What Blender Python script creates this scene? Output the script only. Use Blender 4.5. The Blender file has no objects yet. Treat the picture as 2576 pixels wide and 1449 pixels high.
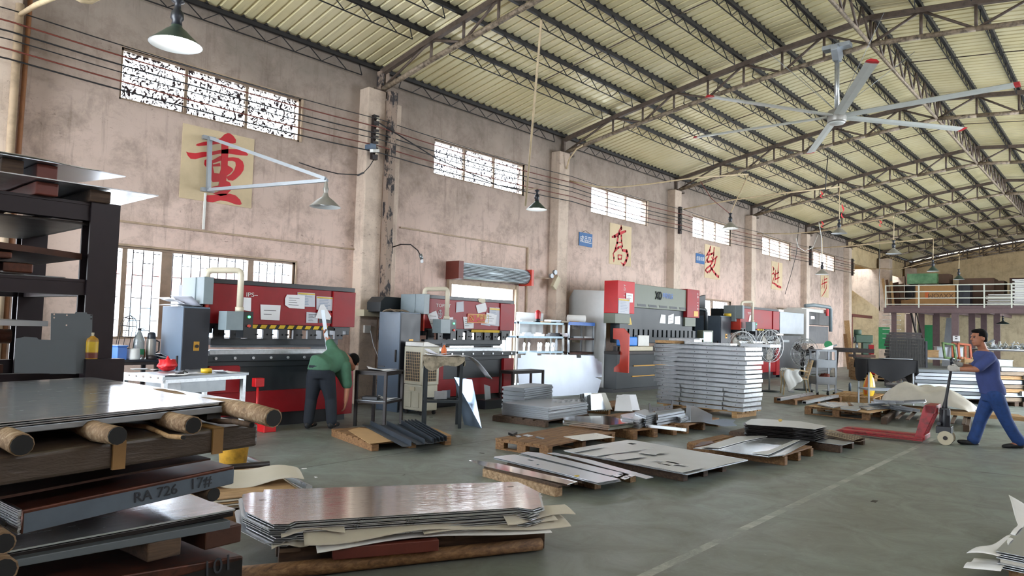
import bpy, bmesh, math, random
from mathutils import Vector, Matrix
random.seed(7)
C = bpy.context.scene.collection
SC = bpy.context.scene
PI = math.pi
# ---------------------------------------------------------------- camera model (2576 x 1449 frame)
F_PX = 1780.0; CAM = Vector((0, 0, 1.52))
_r, _t, _a = 0.0289919, 0.0548308, 0.7256679
_fw = Vector((math.cos(_a)*math.cos(_t), math.sin(_a)*math.cos(_t), math.sin(_t)))
_rt = Vector((math.sin(_a), -math.cos(_a), 0)); _up = _rt.cross(_fw)
CR = math.cos(_r)*_rt + math.sin(_r)*_up
CU = math.cos(_r)*_up - math.sin(_r)*_rt
def ray(px, py): return _fw + CR*((px-1288)/F_PX) - CU*((py-724.5)/F_PX)
def G(px, py, z=0.0):
    d = ray(px, py); return CAM + d*((z-CAM.z)/d.z)
def W(px, py, y=11.1):
    d = ray(px, py); return CAM + d*((y-CAM.y)/d.y)
def X(px, py, x):
    d = ray(px, py); return CAM + d*((x-CAM.x)/d.x)
def yaw(a, b): return math.atan2(b.y-a.y, b.x-a.x)

# ---------------------------------------------------------------- mesh builder
class MB:
    def __init__(s): s.v = []; s.f = []; s.m = []; s.sm = []
    def add(s, vs, fs, mi=0, smooth=False, M=None):
        o = len(s.v)
        for p in vs:
            p = Vector(p); s.v.append(M @ p if M else p)
        for f in fs:
            s.f.append([i+o for i in f]); s.m.append(mi); s.sm.append(smooth)
        return s
    def box(s, lo, hi, mi=0, M=None):
        (a,b,c),(d,e,f) = lo, hi
        vs = [(a,b,c),(d,b,c),(d,e,c),(a,e,c),(a,b,f),(d,b,f),(d,e,f),(a,e,f)]
        return s.add(vs, [(0,3,2,1),(4,5,6,7),(0,1,5,4),(1,2,6,5),(2,3,7,6),(3,0,4,7)], mi, False, M)
    def cbox(s, c, size, mi=0, rot=None):
        h = [q/2 for q in size]
        M = Matrix.Translation(Vector(c))
        if rot: 
            from mathutils import Euler
            M = M @ Euler(rot).to_matrix().to_4x4()
        return s.box((-h[0],-h[1],-h[2]), (h[0],h[1],h[2]), mi, M)
    def bar(s, p0, p1, w, h=None, mi=0, up=(0,0,1)):
        p0 = Vector(p0); p1 = Vector(p1); d = p1-p0; L = d.length
        if L < 1e-6: return s
        x = d/L; u = Vector(up)
        if abs(x.dot(u)) > .98: u = Vector((1,0,0))
        y = u.cross(x).normalized(); z = x.cross(y)
        M = Matrix((x,y,z)).transposed().to_4x4(); M.translation = p0
        h = h or w
        return s.box((0,-w/2,-h/2), (L,w/2,h/2), mi, M)
    def tube(s, pts, r, n=8, mi=0, caps=True, closed=False):
        pts = [Vector(p) for p in pts]; k = len(pts); vs = []; fs = []
        rs = r if isinstance(r, (list, tuple)) else [r]*k
        t0 = (pts[1]-pts[0]).normalized(); a = Vector((0,0,1)) if abs(t0.z) < .9 else Vector((1,0,0))
        nx = t0.cross(a).normalized()
        for i, p in enumerate(pts):
            if closed: t = (pts[(i+1)%k]-pts[i-1])
            else: t = pts[min(i+1,k-1)]-pts[max(i-1,0)]
            t.normalize(); nx = (nx - t*nx.dot(t))
            if nx.length < 1e-6: nx = t.orthogonal()
            nx.normalize(); ny = t.cross(nx)
            for j in range(n):
                q = 2*PI*j/n; vs.append(p + (nx*math.cos(q)+ny*math.sin(q))*rs[i])
        for i in range(k if closed else k-1):
            i2 = (i+1) % k
            for j in range(n):
                fs.append((i*n+j, i*n+(j+1)%n, i2*n+(j+1)%n, i2*n+j))
        s.add(vs, fs, mi, True)
        if caps and not closed:
            o = len(s.v)-k*n
            s.f.append([o+j for j in range(n)][::-1]); s.m.append(mi); s.sm.append(False)
            s.f.append([o+(k-1)*n+j for j in range(n)]); s.m.append(mi); s.sm.append(False)
        return s
    def cyl(s, p0, p1, r, n=12, mi=0, r2=None): return s.tube([p0,p1], [r, r if r2 is None else r2], n, mi)
    def lathe(s, prof, n=20, mi=0, M=None, caps=False):
        vs = []; fs = []; k = len(prof)
        for (r,z) in prof:
            for j in range(n):
                q = 2*PI*j/n; vs.append((r*math.cos(q), r*math.sin(q), z))
        for i in range(k-1):
            for j in range(n):
                fs.append((i*n+j, i*n+(j+1)%n, (i+1)*n+(j+1)%n, (i+1)*n+j))
        s.add(vs, fs, mi, True, M)
        if caps:
            s.add([vs[j] for j in range(n)], [tuple(range(n))[::-1]], mi, False, M)
            s.add([vs[(k-1)*n+j] for j in range(n)], [tuple(range(n))], mi, False, M)
        return s
    def prism(s, poly, z0, z1, mi=0, M=None, holes=()):
        """polygon (2-d, either winding) extruded from z0 to z1; hole polygons cut out"""
        poly = [(p[0],p[1]) for p in poly]
        def area(q): return sum(q[i][0]*q[(i+1)%len(q)][1]-q[(i+1)%len(q)][0]*q[i][1] for i in range(len(q)))
        if area(poly) < 0: poly = poly[::-1]
        loops = [poly]
        for h in holes:
            h = [(p[0],p[1]) for p in h]
            if area(h) > 0: h = h[::-1]
            loops.append(h)
        from mathutils.geometry import tessellate_polygon
        tris = tessellate_polygon([[Vector((x,y,0)) for x,y in l] for l in loops])
        flat = [p for l in loops for p in l]; n = len(flat)
        vs = [(x,y,z0) for x,y in flat]+[(x,y,z1) for x,y in flat]; fs = []
        for t in tris:
            a,b,c = t
            A = (flat[b][0]-flat[a][0])*(flat[c][1]-flat[a][1])-(flat[c][0]-flat[a][0])*(flat[b][1]-flat[a][1])
            if A < 0: a,b,c = c,b,a
            fs.append((a+n,b+n,c+n)); fs.append((c,b,a))
        o = 0
        for l in loops:
            k = len(l)
            for i in range(k):
                j = (i+1)%k; fs.append((o+i,o+j,o+j+n,o+i+n))
            o += k
        return s.add(vs, fs, mi, False, M)
    def grid(s, fn, nu, nv, mi=0, th=0.0, smooth=True):
        vs = [Vector(fn(i/nu, j/nv)) for j in range(nv+1) for i in range(nu+1)]
        w = nu+1
        fs = [(j*w+i, j*w+i+1, (j+1)*w+i+1, (j+1)*w+i) for j in range(nv) for i in range(nu)]
        if th:
            n = len(vs); vs = vs+[v-Vector((0,0,th)) for v in vs]
            fs2 = [tuple(q+n for q in f[::-1]) for f in fs]
            edge = [i for i in range(nu)]
            rim = [(i+1,i,i+n,i+1+n) for i in range(nu)]+[(nv*w+i,nv*w+i+1,nv*w+i+1+n,nv*w+i+n) for i in range(nu)]
            rim += [(j*w,(j+1)*w,(j+1)*w+n,j*w+n) for j in range(nv)]+[((j+1)*w+nu,j*w+nu,j*w+nu+n,(j+1)*w+nu+n) for j in range(nv)]
            s.add(vs, fs+fs2, mi, smooth); o = len(s.v)-len(vs)
            for f in rim: s.f.append([q+o for q in f]); s.m.append(mi); s.sm.append(False)
            return s
        return s.add(vs, fs, mi, smooth)
    def mesh(s, name, mats):
        me = bpy.data.meshes.new(name)
        me.from_pydata([tuple(v) for v in s.v], [], s.f)
        for m in (mats if isinstance(mats, (list, tuple)) else [mats]): me.materials.append(M_[m] if isinstance(m, str) else m)
        me.polygons.foreach_set('material_index', s.m); me.polygons.foreach_set('use_smooth', s.sm)
        me.update(); return me
    def obj(s, name, mats, parent=None, bevel=0, loc=None, rz=0, **tags):
        o = bpy.data.objects.new(name, s.mesh(name, mats)); C.objects.link(o)
        if parent: o.parent = parent
        if loc is not None: o.location = loc
        if rz: o.rotation_euler = (0,0,rz)
        if bevel:
            b = o.modifiers.new('bevel','BEVEL'); b.width = bevel; b.segments = 2; b.limit_method = 'ANGLE'; b.angle_limit = .6
        return tag(o, **tags)
def tag(o, label=None, cat=None, group=None, kind=None):
    if label: o['label'] = label
    if cat: o['category'] = cat
    if group: o['group'] = group
    if kind: o['kind'] = kind
    return o
def thing(name, label, cat, loc=(0,0,0), rz=0, group=None):
    o = bpy.data.objects.new(name, None); C.objects.link(o); o.empty_display_size = .1
    o.location = loc; o.rotation_euler = (0,0,rz); return tag(o, label, cat, group)
_kids = {}
def dup(root, loc=None, rz=None, label=None, group=None):
    """copy of a thing with copies of its parts and sub-parts (mesh data shared)"""
    r = root.copy(); C.objects.link(r)
    if loc is not None: r.location = loc
    if rz is not None: r.rotation_euler = (0,0,rz)
    if label: r['label'] = label
    if group: r['group'] = group
    for ch in [o for o in C.objects if o.parent == root]:
        c = ch.copy(); C.objects.link(c); c.parent = r
        for g in [o for o in C.objects if o.parent == ch]:
            d = g.copy(); C.objects.link(d); d.parent = c
    return r
def struct(mb, name, mats, label=None, parent=None, **k):
    o = mb.obj(name, mats, parent, **k)
    if parent is None: o['kind'] = 'structure'
    if label: o['label'] = label
    return o
def text(body, size, loc, rot, mat, parent=None, name='lettering', ext=.001, align='CENTER', sx=1.0):
    cu = bpy.data.curves.new(name, 'FONT'); cu.body = body; cu.size = size; cu.extrude = ext
    cu.align_x = align; cu.align_y = 'CENTER'; cu.resolution_u = 3
    cu.materials.append(M_[mat]); q = bpy.data.objects.new(name, cu)
    me = bpy.data.meshes.new_from_object(q); bpy.data.objects.remove(q); bpy.data.curves.remove(cu)
    o = bpy.data.objects.new(name, me); C.objects.link(o)
    o.location = loc; o.rotation_euler = rot; o.scale = (sx,1,1)
    if parent: o.parent = parent
    return o

# ---------------------------------------------------------------- materials
M_ = {}
def srgb(h):
    if isinstance(h, str): c = [int(h[i:i+2],16)/255 for i in (0,2,4)]
    else: c = [q/255 for q in h]
    return tuple((q/12.92 if q <= .04045 else ((q+.055)/1.055)**2.4) for q in c)+(1,)
def nt(name):
    m = bpy.data.materials.new(name); m.use_nodes = True
    return m, m.node_tree, m.node_tree.nodes['Principled BSDF']
def N(t, ty, **k):
    n = t.nodes.new(ty)
    for a, b in k.items():
        if a in n.inputs.keys() if not hasattr(n, a) else False: n.inputs[a].default_value = b
        elif hasattr(n, a): setattr(n, a, b)
        else: n.inputs[a].default_value = b
    return n
def coord(t, scale=(1,1,1), rot=(0,0,0), kind='Object'):
    c = t.nodes.new('ShaderNodeTexCoord'); mp = t.nodes.new('ShaderNodeMapping')
    mp.inputs['Scale'].default_value = scale; mp.inputs['Rotation'].default_value = rot
    t.links.new(c.outputs[kind], mp.inputs['Vector']); return mp.outputs['Vector']
def noise(t, vec, scale, detail=4, rough=.6, dist=0.0):
    n = t.nodes.new('ShaderNodeTexNoise'); n.inputs['Scale'].default_value = scale; n.inputs['Detail'].default_value = detail
    n.inputs['Roughness'].default_value = rough; n.inputs['Distortion'].default_value = dist
    if vec is not None: t.links.new(vec, n.inputs['Vector'])
    return n.outputs['Fac']
def ramp(t, fac, stops):
    r = t.nodes.new('ShaderNodeValToRGB'); e = r.color_ramp.elements
    while len(e) < len(stops): e.new(.5)
    for q, (p, c) in zip(e, stops): q.position = p; q.color = c if len(c) == 4 else tuple(c)+(1,)
    t.links.new(fac, r.inputs['Fac']); return r.outputs['Color']
def mixc(t, fac, a, b, mode='MIX'):
    m = t.nodes.new('ShaderNodeMix'); m.data_type = 'RGBA'; m.blend_type = mode
    for sock, v in ((m.inputs[0], fac), (m.inputs[6], a), (m.inputs[7], b)):
        if hasattr(v, 'is_output') : t.links.new(v, sock)
        else: sock.default_value = v
    return m.outputs[2]
def maths(t, op, a, b=None, c=None):
    m = t.nodes.new('ShaderNodeMath'); m.operation = op
    for i, v in enumerate((a,b,c)):
        if v is None: continue
        if hasattr(v, 'is_output'): t.links.new(v, m.inputs[i])
        else: m.inputs[i].default_value = v
    return m.outputs[0]
def sepxyz(t, vec):
    s = t.nodes.new('ShaderNodeSeparateXYZ'); t.links.new(vec, s.inputs[0]); return s.outputs
def bump(t, b, h, st=.3, dist=.01):
    n = t.nodes.new('ShaderNodeBump'); n.inputs['Strength'].default_value = st; n.inputs['Distance'].default_value = dist
    t.links.new(h, n.inputs['Height']); t.links.new(n.outputs[0], b.inputs['Normal'])
def mat(name, col, rough=.5, metal=0.0, var=.15, vs=6.0, bmp=0.0, spec=.5, stretch=(1,1,1), dark=None, coat=0.0, rv=.1):
    """paint / metal / cloth with slight wear: colour col, noise variation var"""
    m, t, b = nt(name); c = srgb(col) if not isinstance(col, tuple) or len(col) == 3 else col
    v = coord(t, stretch); n = noise(t, v, vs, 5, .65)
    d = srgb(dark) if dark else tuple(q*(1-var*1.6) for q in c[:3])+(1,)
    l = tuple(min(1,q*(1+var*.6)) for q in c[:3])+(1,)
    t.links.new(ramp(t, n, [(.3,d),(.55,c),(.75,l)]), b.inputs['Base Color'])
    b.inputs['Metallic'].default_value = metal; b.inputs['Specular IOR Level'].default_value = spec
    if rv:
        r = maths(t, 'MULTIPLY_ADD', n, rv*2, max(.02,rough-rv)); t.links.new(r, b.inputs['Roughness'])
    else: b.inputs['Roughness'].default_value = rough
    b.inputs['Coat Weight'].default_value = coat
    if bmp: bump(t, b, n, bmp, .02)
    M_[name] = m; return m
# ------- paints, metals, woods
mat('dark_steel','2b2322',.5,.2,.25,8,dark='120f14')
mat('rack_steel','261d22',.45,.3,.2,5)
mat('truss_steel','5b4d44',.6,.2,.3,10)
mat('truss_pipe','8b7b69',.6,.2,.35,12,dark='33291f')
mat('purlin_steel','1b191c',.55,.3,.2,6)
mat('black_paint','17181c',.4,0,.2)
mat('rubber','0d0d0f',.7,0,.2)
mat('charcoal','20272c',.42,.0,.12,3)
mat('machine_charcoal','1c242a',.42,.0,.16,2.5)
mat('machine_green_grey','5c6353',.42,0,.08,2)
mat('machine_red','8f141c',.42,0,.14,2.2,spec=.3)
mat('machine_red_bright','c01d25',.42,0,.1,2,spec=.3)
mat('red_orange','c8402f',.4,0,.12,3)
mat('safety_red','c51d22',.4,0,.1)
mat('pallet_jack_red','9e2029',.42,0,.3,14,dark='5a1c1c')
mat('cabinet_blue_grey','5b6b7e',.4,0,.1,1.5)
mat('cabinet_dark','1d2029',.4,0,.1)
mat('pendant_grey','7d8a90',.4,0,.06)
mat('white_paint','d8d8d4',.45,0,.06)
mat('offwhite_plastic','b9b5a3',.5,0,.1,3)
mat('beige_plastic','c6bda4',.5,0,.08,3)
mat('tube_cream','cfc6b2',.38,0,.06)
mat('steel_grey','8b9094',.38,.7,.1)
mat('galvanised','bfc3c6',.35,.7,.15,18)
mat('chrome','c9ccd0',.15,1,.05)
mat('alu','b9bec3',.3,.85,.06,3,rv=.03,stretch=(1,30,1))
mat('alu_rough','b2b7bc',.34,.8,.1,9,rv=.04)
mat('alu_bright','cfd3d8',.28,.8,.05,4,rv=.03)
mat('steel_sheet','bfc5cc',.26,.7,.05,2.5,rv=.02)
mat('steel_matte','9da3a9',.42,.6,.08,3,rv=.03)
mat('dull_sheet','c2c4c5',.42,.35,.05,3,rv=.03)
mat('white_film','b9b7ad',.32,.25,.1,2.2)
mat('mirror_steel','e9e7e6',.1,1,.04,3,stretch=(1,8,1),rv=.03)
mat('dark_sheet','33302f',.35,.7,.3,4)
mat('sheet_edge','8f9296',.35,.9,.3,40)
mat('grey_plate','5f666b',.5,.2,.06,2)
mat('blue_plate','8798ad',.3,.8,.1,2)
mat('perforated','a08d72',.5,.3,.2)
mat('brown_steel','4b3026',.5,.4,.35,6,dark='2a1a14')
mat('rust_steel','5a3325',.45,.5,.4,8,dark='241611')
mat('kraft','463a31',.38,0,.2,3.5,bmp=.5,stretch=(1,1,4))
mat('strap_tape','8d6a3d',.45,0,.12)
mat('cardboard','ad8353',.75,0,.08,4)
mat('cardboard_dark','5b4131',.7,0,.12,3)
mat('cardboard_light','b8956a',.8,0,.08,4)
mat('paper','e6e6ea',.7,0,.03,3)
mat('paper_grey','c4c6cf',.7,0,.05,3)
mat('ink','2a2c33',.7,0,0)
mat('ink_blue','6d87a5',.7,0,.1)
mat('foam','cfc9bb',.7,0,.07,3)
mat('white_foam','e6e7e6',.7,0,.05,3)
mat('white_cloth','d9dcdc',.8,0,.06,4)
mat('cloth_dirty','8d8371',.85,0,.3,9,dark='50483a')
mat('tarp','b9b4a8',.6,0,.1,3)
mat('black_cloth','0c0d12',.85,0,.2)
mat('wood_grey','8a7a68',.8,0,.25,5,stretch=(1,8,8))
mat('poster_paper','c9b593',.65,0,.12,1.5)
mat('red_ink','bb1522',.5,0,.1,4)
mat('sign_blue','1e5b94',.45,0,.08)
mat('yellow','d9b32a',.45,0,.08)
mat('yellow_dirty','b98a2c',.5,0,.3,14)
mat('warn_yellow','d2b02c',.45,0,.15)
mat('orange','d0672a',.45,0,.08)
mat('gold','b98a34',.4,.3,.1)
mat('blue','2b66b8',.4,0,.08)
mat('bright_blue','1f7fe0',.4,0,.1)
mat('green','2f8f5b',.45,0,.08)
mat('dark_green','2f4a38',.5,.1,.2)
mat('lamp_green','3a4a44',.4,.3,.1)
mat('lamp_white','dfe3e6',.35,0,.03)
mat('red_bag','d6262f',.4,0,.1)
mat('ceramic','b5aa98',.4,0,.1)
mat('wire_black','15151a',.5,0,.1)
mat('conduit','a8927a',.6,0,.2)
mat('cream_pipe','c2ad8c',.55,0,.15)
mat('orange_pipe','9a6a4a',.55,0,.2)
mat('fan_white','c9ccc8',.4,.1,.05)
mat('motor_grey','9b9892',.4,.4,.08)
mat('skin','a86f55',.55,0,.1,20)
mat('skin_dark','8a563f',.55,0,.1,20)
mat('hair','09080a',.75,0,.2,60,spec=.15)
mat('shirt_green','3f6650',.85,0,.14,9)
mat('shirt_blue','3d4a80',.85,0,.12,8)
mat('jeans_dark','161d28',.85,0,.2,20)
mat('jeans_blue','23427a',.85,0,.22,14)
mat('shoe','15161a',.6,0,.2)
mat('glove','b9b6b0',.8,0,.1,20)
mat('shutter','6d7477',.35,.7,.08,6,rv=.03)
mat('brown_paint','6a2f24',.5,0,.15)
mat('column_purple','6a5658',.5,.1,.12)
mat('fire_red','b5222a',.4,0,.1)
mat('dark_block','3b3a39',.7,.2,.25,12)
mat('wicker','c2a983',.6,0,.12)
mat('terracotta','a5502f',.6,0,.15)
mat('plastic_clear','cfdbe2',.2,0,.03)
mat('window_frame','8a7663',.5,.1,.15)
mat('window_post','5a4a4a',.5,.1,.15)
mat('mezz_rail','d4d8cc',.4,0,.06)
mat('flag_red','d3202c',.7,0,.1)
mat('outside_wall','c9c7c6',.8,0,.08,1)
mat('outside_pink','c98f88',.8,0,.12,2)
mat('outside_ground','9b9a95',.9,0,.1,1)
mat('green_wrap','5f8f62',.25,0,.3,3,dark='3c6b48')
mat('film_sheet','8f959f',.34,.65,.06,2.5,stretch=(1,12,1))
mat('steel_blue_pale','a9c3d2',.45,.2,.1)
mat('steel_blue','4c5560',.42,.5,.2,5)
mat('edge_grey','5b6672',.5,.2,.15,4)
mat('leaf','55733f',.7,0,.4,6)

def ramp_f(t, f, a, b_):
    mr = t.nodes.new('ShaderNodeMapRange'); mr.inputs[1].default_value=a; mr.inputs[2].default_value=b_; mr.clamp=True
    t.links.new(f, mr.inputs[0]); return mr.outputs[0]
def brushed_sheet():
    m,t,b = nt('brushed_sheet'); q = coord(t,(1,1,1),(0,0,.49)); mp = t.nodes.new('ShaderNodeMapping'); mp.inputs['Scale'].default_value=(1.2,120,1); t.links.new(q,mp.inputs['Vector'])
    n = noise(t,mp.outputs['Vector'],1.0,3,.6); b.inputs['Base Color'].default_value=srgb('e6e4e3'); b.inputs['Metallic'].default_value=1; b.inputs['Roughness'].default_value=.07
    bump(t,b,n,.22,.004); M_['brushed_sheet']=m
brushed_sheet()
def wood(name, c1, c2, c3, rough=.75, sc=3.0):
    m,t,b = nt(name); v = coord(t,(1,12,12)); n = noise(t,v,sc,6,.7,.6); n2 = noise(t,coord(t,(1,1,1)),9,3)
    col = ramp(t,n,[(.25,srgb(c1)),(.5,srgb(c2)),(.72,srgb(c3))])
    col = mixc(t, maths(t,'MULTIPLY',n2,.45), col, srgb('3a2a1e'))
    t.links.new(col,b.inputs['Base Color']); b.inputs['Roughness'].default_value = rough; bump(t,b,n,.25,.01); M_[name]=m
wood('pallet_wood','4a3220','8a6440','b08a5c')
wood('pallet_wood_pale','7a5c3c','b58d5c','d0ab7a')
wood('pallet_wood_dark','2c211b','4d3a2c','6a543f')
wood('log_bark','503c2a','94785a','c7b294',.8,3.5)
wood('board','8a6b48','c09a6c','d8b98c')
def osb():
    m,t,b = nt('particle_board'); v = coord(t,(1,1,1)); n = noise(t,v,28,4,.7)
    t.links.new(ramp(t,n,[(.3,srgb('6d5740')),(.5,srgb('a3886a')),(.7,srgb('c4ab8c'))]),b.inputs['Base Color']); b.inputs['Roughness'].default_value=.85; M_['particle_board']=m
osb()
def plaster(name, base, low, stain, top):
    m,t,b = nt(name); v = coord(t); s = sepxyz(t,v)
    n1 = noise(t,v,.55,6,.62); n2 = noise(t,v,2.3,8,.75,.25); n3 = noise(t,coord(t,(5,5,.35)),1.6,6,.7); n4 = noise(t,coord(t,(1,1,1)),14,3)
    base_c = mixc(t, ramp_f(t, maths(t,'MULTIPLY_ADD', n1, 3.0, s[2]), 4.6, 7.8), srgb(low), srgb(top))
    c = mixc(t, ramp(t,n2,[(.45,(0,0,0)),(.72,(.62,.62,.62))]), base_c, srgb(stain))
    c = mixc(t, ramp(t,n3,[(.55,(0,0,0)),(.78,(.6,.6,.6))]), c, srgb(stain))
    sp = noise(t,coord(t,(1.2,1,3.4),(0,.6,0)),8,5,.75,1.2)
    c = mixc(t, maths(t,'MULTIPLY', ramp_f(t,sp,.6,.68), ramp_f(t,noise(t,v,.9,3),.5,.66)), c, srgb('4a3c33'))
    t.links.new(c,b.inputs['Base Color']); b.inputs['Roughness'].default_value=.88; b.inputs['Specular IOR Level'].default_value=.2
    bump(t,b,n2,.25,.02); M_[name]=m
plaster('plaster','c9b0a2','d3bcb0','675950','857a70')
plaster('plaster_pale','d4c2b2','d2c0b0','85746a','b9a797')
plaster('plaster_gable','cdbb98','c9bb9c','8a765f','cbb48c')
def concrete():
    m,t,b = nt('concrete_floor'); v = coord(t); s = sepxyz(t,v)
    n1 = noise(t,v,.35,6,.6); n2 = noise(t,v,2.4,8,.7,.8); n3 = noise(t,v,18,5,.7); n4 = noise(t,coord(t,(.4,2.6,1)),2.2,6,.7,.5)
    c = ramp(t,n1,[(.3,srgb('72746f')),(.5,srgb('7b837e')),(.7,srgb('83958d'))])
    c = mixc(t, ramp(t,n2,[(.4,(.0,.0,.0)),(.75,(.8,.8,.8))]), c, srgb('6b6a63'))
    c = mixc(t, ramp(t,n3,[(.62,(0,0,0)),(.78,(.5,.5,.5))]), c, srgb('b5b6ae'))
    c = mixc(t, ramp(t,n4,[(.58,(0,0,0)),(.8,(.45,.45,.45))]), c, srgb('4e4d49'))
    # worn painted line along the aisle and a saw-cut joint
    d1 = maths(t,'ABSOLUTE', maths(t,'SUBTRACT', s[1], maths(t,'MULTIPLY_ADD', s[0], LINE[1], LINE[0])))
    l1 = maths(t,'MULTIPLY', maths(t,'LESS_THAN', d1, .035), maths(t,'MULTIPLY', ramp_f(t,n2,.42,.62), maths(t,'LESS_THAN', s[0], 15)))
    c = mixc(t, maths(t,'MULTIPLY',l1,.65), c, srgb('c9cbc4'))
    d2 = maths(t,'ABSOLUTE', maths(t,'SUBTRACT', s[1], maths(t,'MULTIPLY_ADD', s[0], JOINT[1], JOINT[0])))
    l2 = maths(t,'LESS_THAN', maths(t,'ADD', d2, maths(t,'MULTIPLY',n2,.008)), .012)
    d3 = maths(t,'ABSOLUTE', maths(t,'SUBTRACT', maths(t,'PINGPONG', maths(t,'ADD',s[0],1.2), 3.0), 3.0))
    l3 = maths(t,'LESS_THAN', d3, .005)
    c = mixc(t, maths(t,'MAXIMUM',l2,maths(t,'MULTIPLY',l3,.4)), c, srgb('2c2b28'))
    # cracks
    vor = t.nodes.new('ShaderNodeTexVoronoi'); vor.feature='DISTANCE_TO_EDGE'; vor.inputs['Scale'].default_value=.33
    dn = t.nodes.new('ShaderNodeTexNoise'); dn.inputs['Scale'].default_value=1.7; t.links.new(v,dn.inputs['Vector'])
    t.links.new(mixc(t,.25,v,dn.outputs['Color']), vor.inputs['Vector'])
    ck = maths(t,'MULTIPLY', maths(t,'LESS_THAN', vor.outputs['Distance'], .0035), maths(t,'GREATER_THAN', n1, .55))
    c = mixc(t, maths(t,'MULTIPLY',ck,.7), c, srgb('33322f'))
    t.links.new(c,b.inputs['Base Color'])
    r = ramp_f(t,n2,.2,.8); t.links.new(maths(t,'MULTIPLY_ADD',r,.3,.3), b.inputs['Roughness'])
    b.inputs['Specular IOR Level'].default_value=.45; bump(t,b,n3,.12,.01); M_['concrete_floor']=m
_p,_q = G(1620,1449),G(2230,1160); _s=(_q.y-_p.y)/(_q.x-_p.x); LINE=(_p.y-_s*_p.x,_s)
_p,_q = G(692,1187),G(1265,1102); _s=(_q.y-_p.y)/(_q.x-_p.x); JOINT=(_p.y-_s*_p.x,_s)
concrete()
def roofsheet():
    m,t,b = nt('roof_sheet'); v = coord(t); n = noise(t,v,.5,5); n2 = noise(t,coord(t,(9,.6,.6)),1.5,5,.7)
    c = ramp(t,n,[(.3,srgb('d6c99b')),(.5,srgb('e2d6ac')),(.7,srgb('e8deba'))])
    c = mixc(t, ramp(t,n2,[(.55,(0,0,0)),(.8,(.4,.4,.4))]), c, srgb('8b7a5a'))
    t.links.new(c,b.inputs['Base Color']); b.inputs['Roughness'].default_value=.33; b.inputs['Metallic'].default_value=.2; M_['roof_sheet']=m
roofsheet()
def glass(name, dirt, sc, dist, lo, hi, tint=(1,1,1,1)):
    m = bpy.data.materials.new(name); m.use_nodes=True; t = m.node_tree; t.nodes.clear()
    out = t.nodes.new('ShaderNodeOutputMaterial'); mx = t.nodes.new('ShaderNodeMixShader')
    tr = t.nodes.new('ShaderNodeBsdfTransparent'); tr.inputs[0].default_value = tint
    df = t.nodes.new('ShaderNodeBsdfDiffuse'); df.inputs[0].default_value = srgb(dirt)
    n = noise(t, coord(t,(1,1,.8),(0,.5,0)), sc, 4, .6, dist)
    t.links.new(ramp_f(t,n,lo,hi), mx.inputs[0]); t.links.new(tr.outputs[0],mx.inputs[1]); t.links.new(df.outputs[0],mx.inputs[2])
    t.links.new(mx.outputs[0],out.inputs[0]); M_[name]=m
glass('figured_glass','3a2f30',9,3.0,.45,.56)
glass('frosted_glass','55505c',22,1.2,.48,.58)
glass('clear_glass','cfd3d6',3,0,.75,1.0)
glass('dusty_glass','d5d8db',2.2,.5,.45,1.3,(.97,.98,1,1))
def emis(name, col, st):
    m = bpy.data.materials.new(name); m.use_nodes=True; t=m.node_tree; b=t.nodes['Principled BSDF']
    b.inputs['Base Color'].default_value=col; b.inputs['Emission Color'].default_value=col; b.inputs['Emission Strength'].default_value=st; M_[name]=m
emis('bulb_glow',(1,.97,.92,1),14)
emis('led_green',(.05,.9,.15,1),2.5)
emis('screen_blue',(.45,.72,.95,1),1.0)
emis('led_white',(.9,.92,1,1),3)
def mesh_mat():
    m,t,b = nt('bottle_clear'); b.inputs['Base Color'].default_value=srgb('c5d6dc'); b.inputs['Roughness'].default_value=.1
    b.inputs['Transmission Weight'].default_value=.75; M_['bottle_clear']=m
mesh_mat()
# ================================================================ SETTING
WALL = 11.1; PF = 10.83; FAR = 52.0; NEAR = -6.0; RW = -3.7
FR = [8.37+5.94*k for k in range(-2, 8)]           # frame positions along the wall
ROOF = [(11.25,6.42),(9.55,6.78),(8.72,6.93),(7.9,7.08),(7.07,7.23),(6.25,7.36),(5.43,7.48),(4.6,7.58),(3.75,7.69),
        (2.9,7.60),(2.05,7.51),(1.2,7.40),(.35,7.29),(-.5,7.16),(-1.35,7.02),(-2.2,6.88),(-3.85,6.56)]
def roof_z(y):
    for (a,za),(b,zb) in zip(ROOF, ROOF[1:]):
        if a >= y >= b: return za+(zb-za)*(a-y)/(a-b)
    return ROOF[0][1] if y > 0 else ROOF[-1][1]
mb = MB(); mb.box((NEAR-2,RW-.3,-.2),(FAR+.3,16.2,0)); struct(mb,'floor','concrete_floor','worn grey green concrete floor of the workshop')
# --- left wall with its openings
def wallgrid(mb, x0, x1, z0, z1, y0, y1, holes, mi=0):
    xs = sorted({x0,x1}|{h[0] for h in holes}|{h[1] for h in holes}); zs = sorted({z0,z1}|{h[2] for h in holes}|{h[3] for h in holes})
    for a,b in zip(xs,xs[1:]):
        for c,d in zip(zs,zs[1:]):
            mx,mz = (a+b)/2,(c+d)/2
            if any(h[0]<mx<h[1] and h[2]<mz<h[3] for h in holes): continue
            mb.box((a,y0,c),(b,y1,d),mi)
UPW = [(3.75,6.73,4.68,5.45),(9.91,12.84,4.69,5.44),(15.66,18.58,4.68,5.43),(21.51,24.44,4.68,5.41),(27.35,30.34,4.66,5.41),(33.2,36.25,4.65,5.42)]
LOW = [(0.2,1.95,.3,2.5),(3.55,6.75,1.18,2.54),(10.42,12.55,0,2.42),(21.9,24.5,1.0,2.66),(28.9,30.4,1.2,2.6)]
mb = MB(); wallgrid(mb, NEAR, 38.25, 0, 6.49, WALL, WALL+.24, UPW+LOW)
struct(mb,'wall_left','plaster','stained pinkish plaster side wall')
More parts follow.
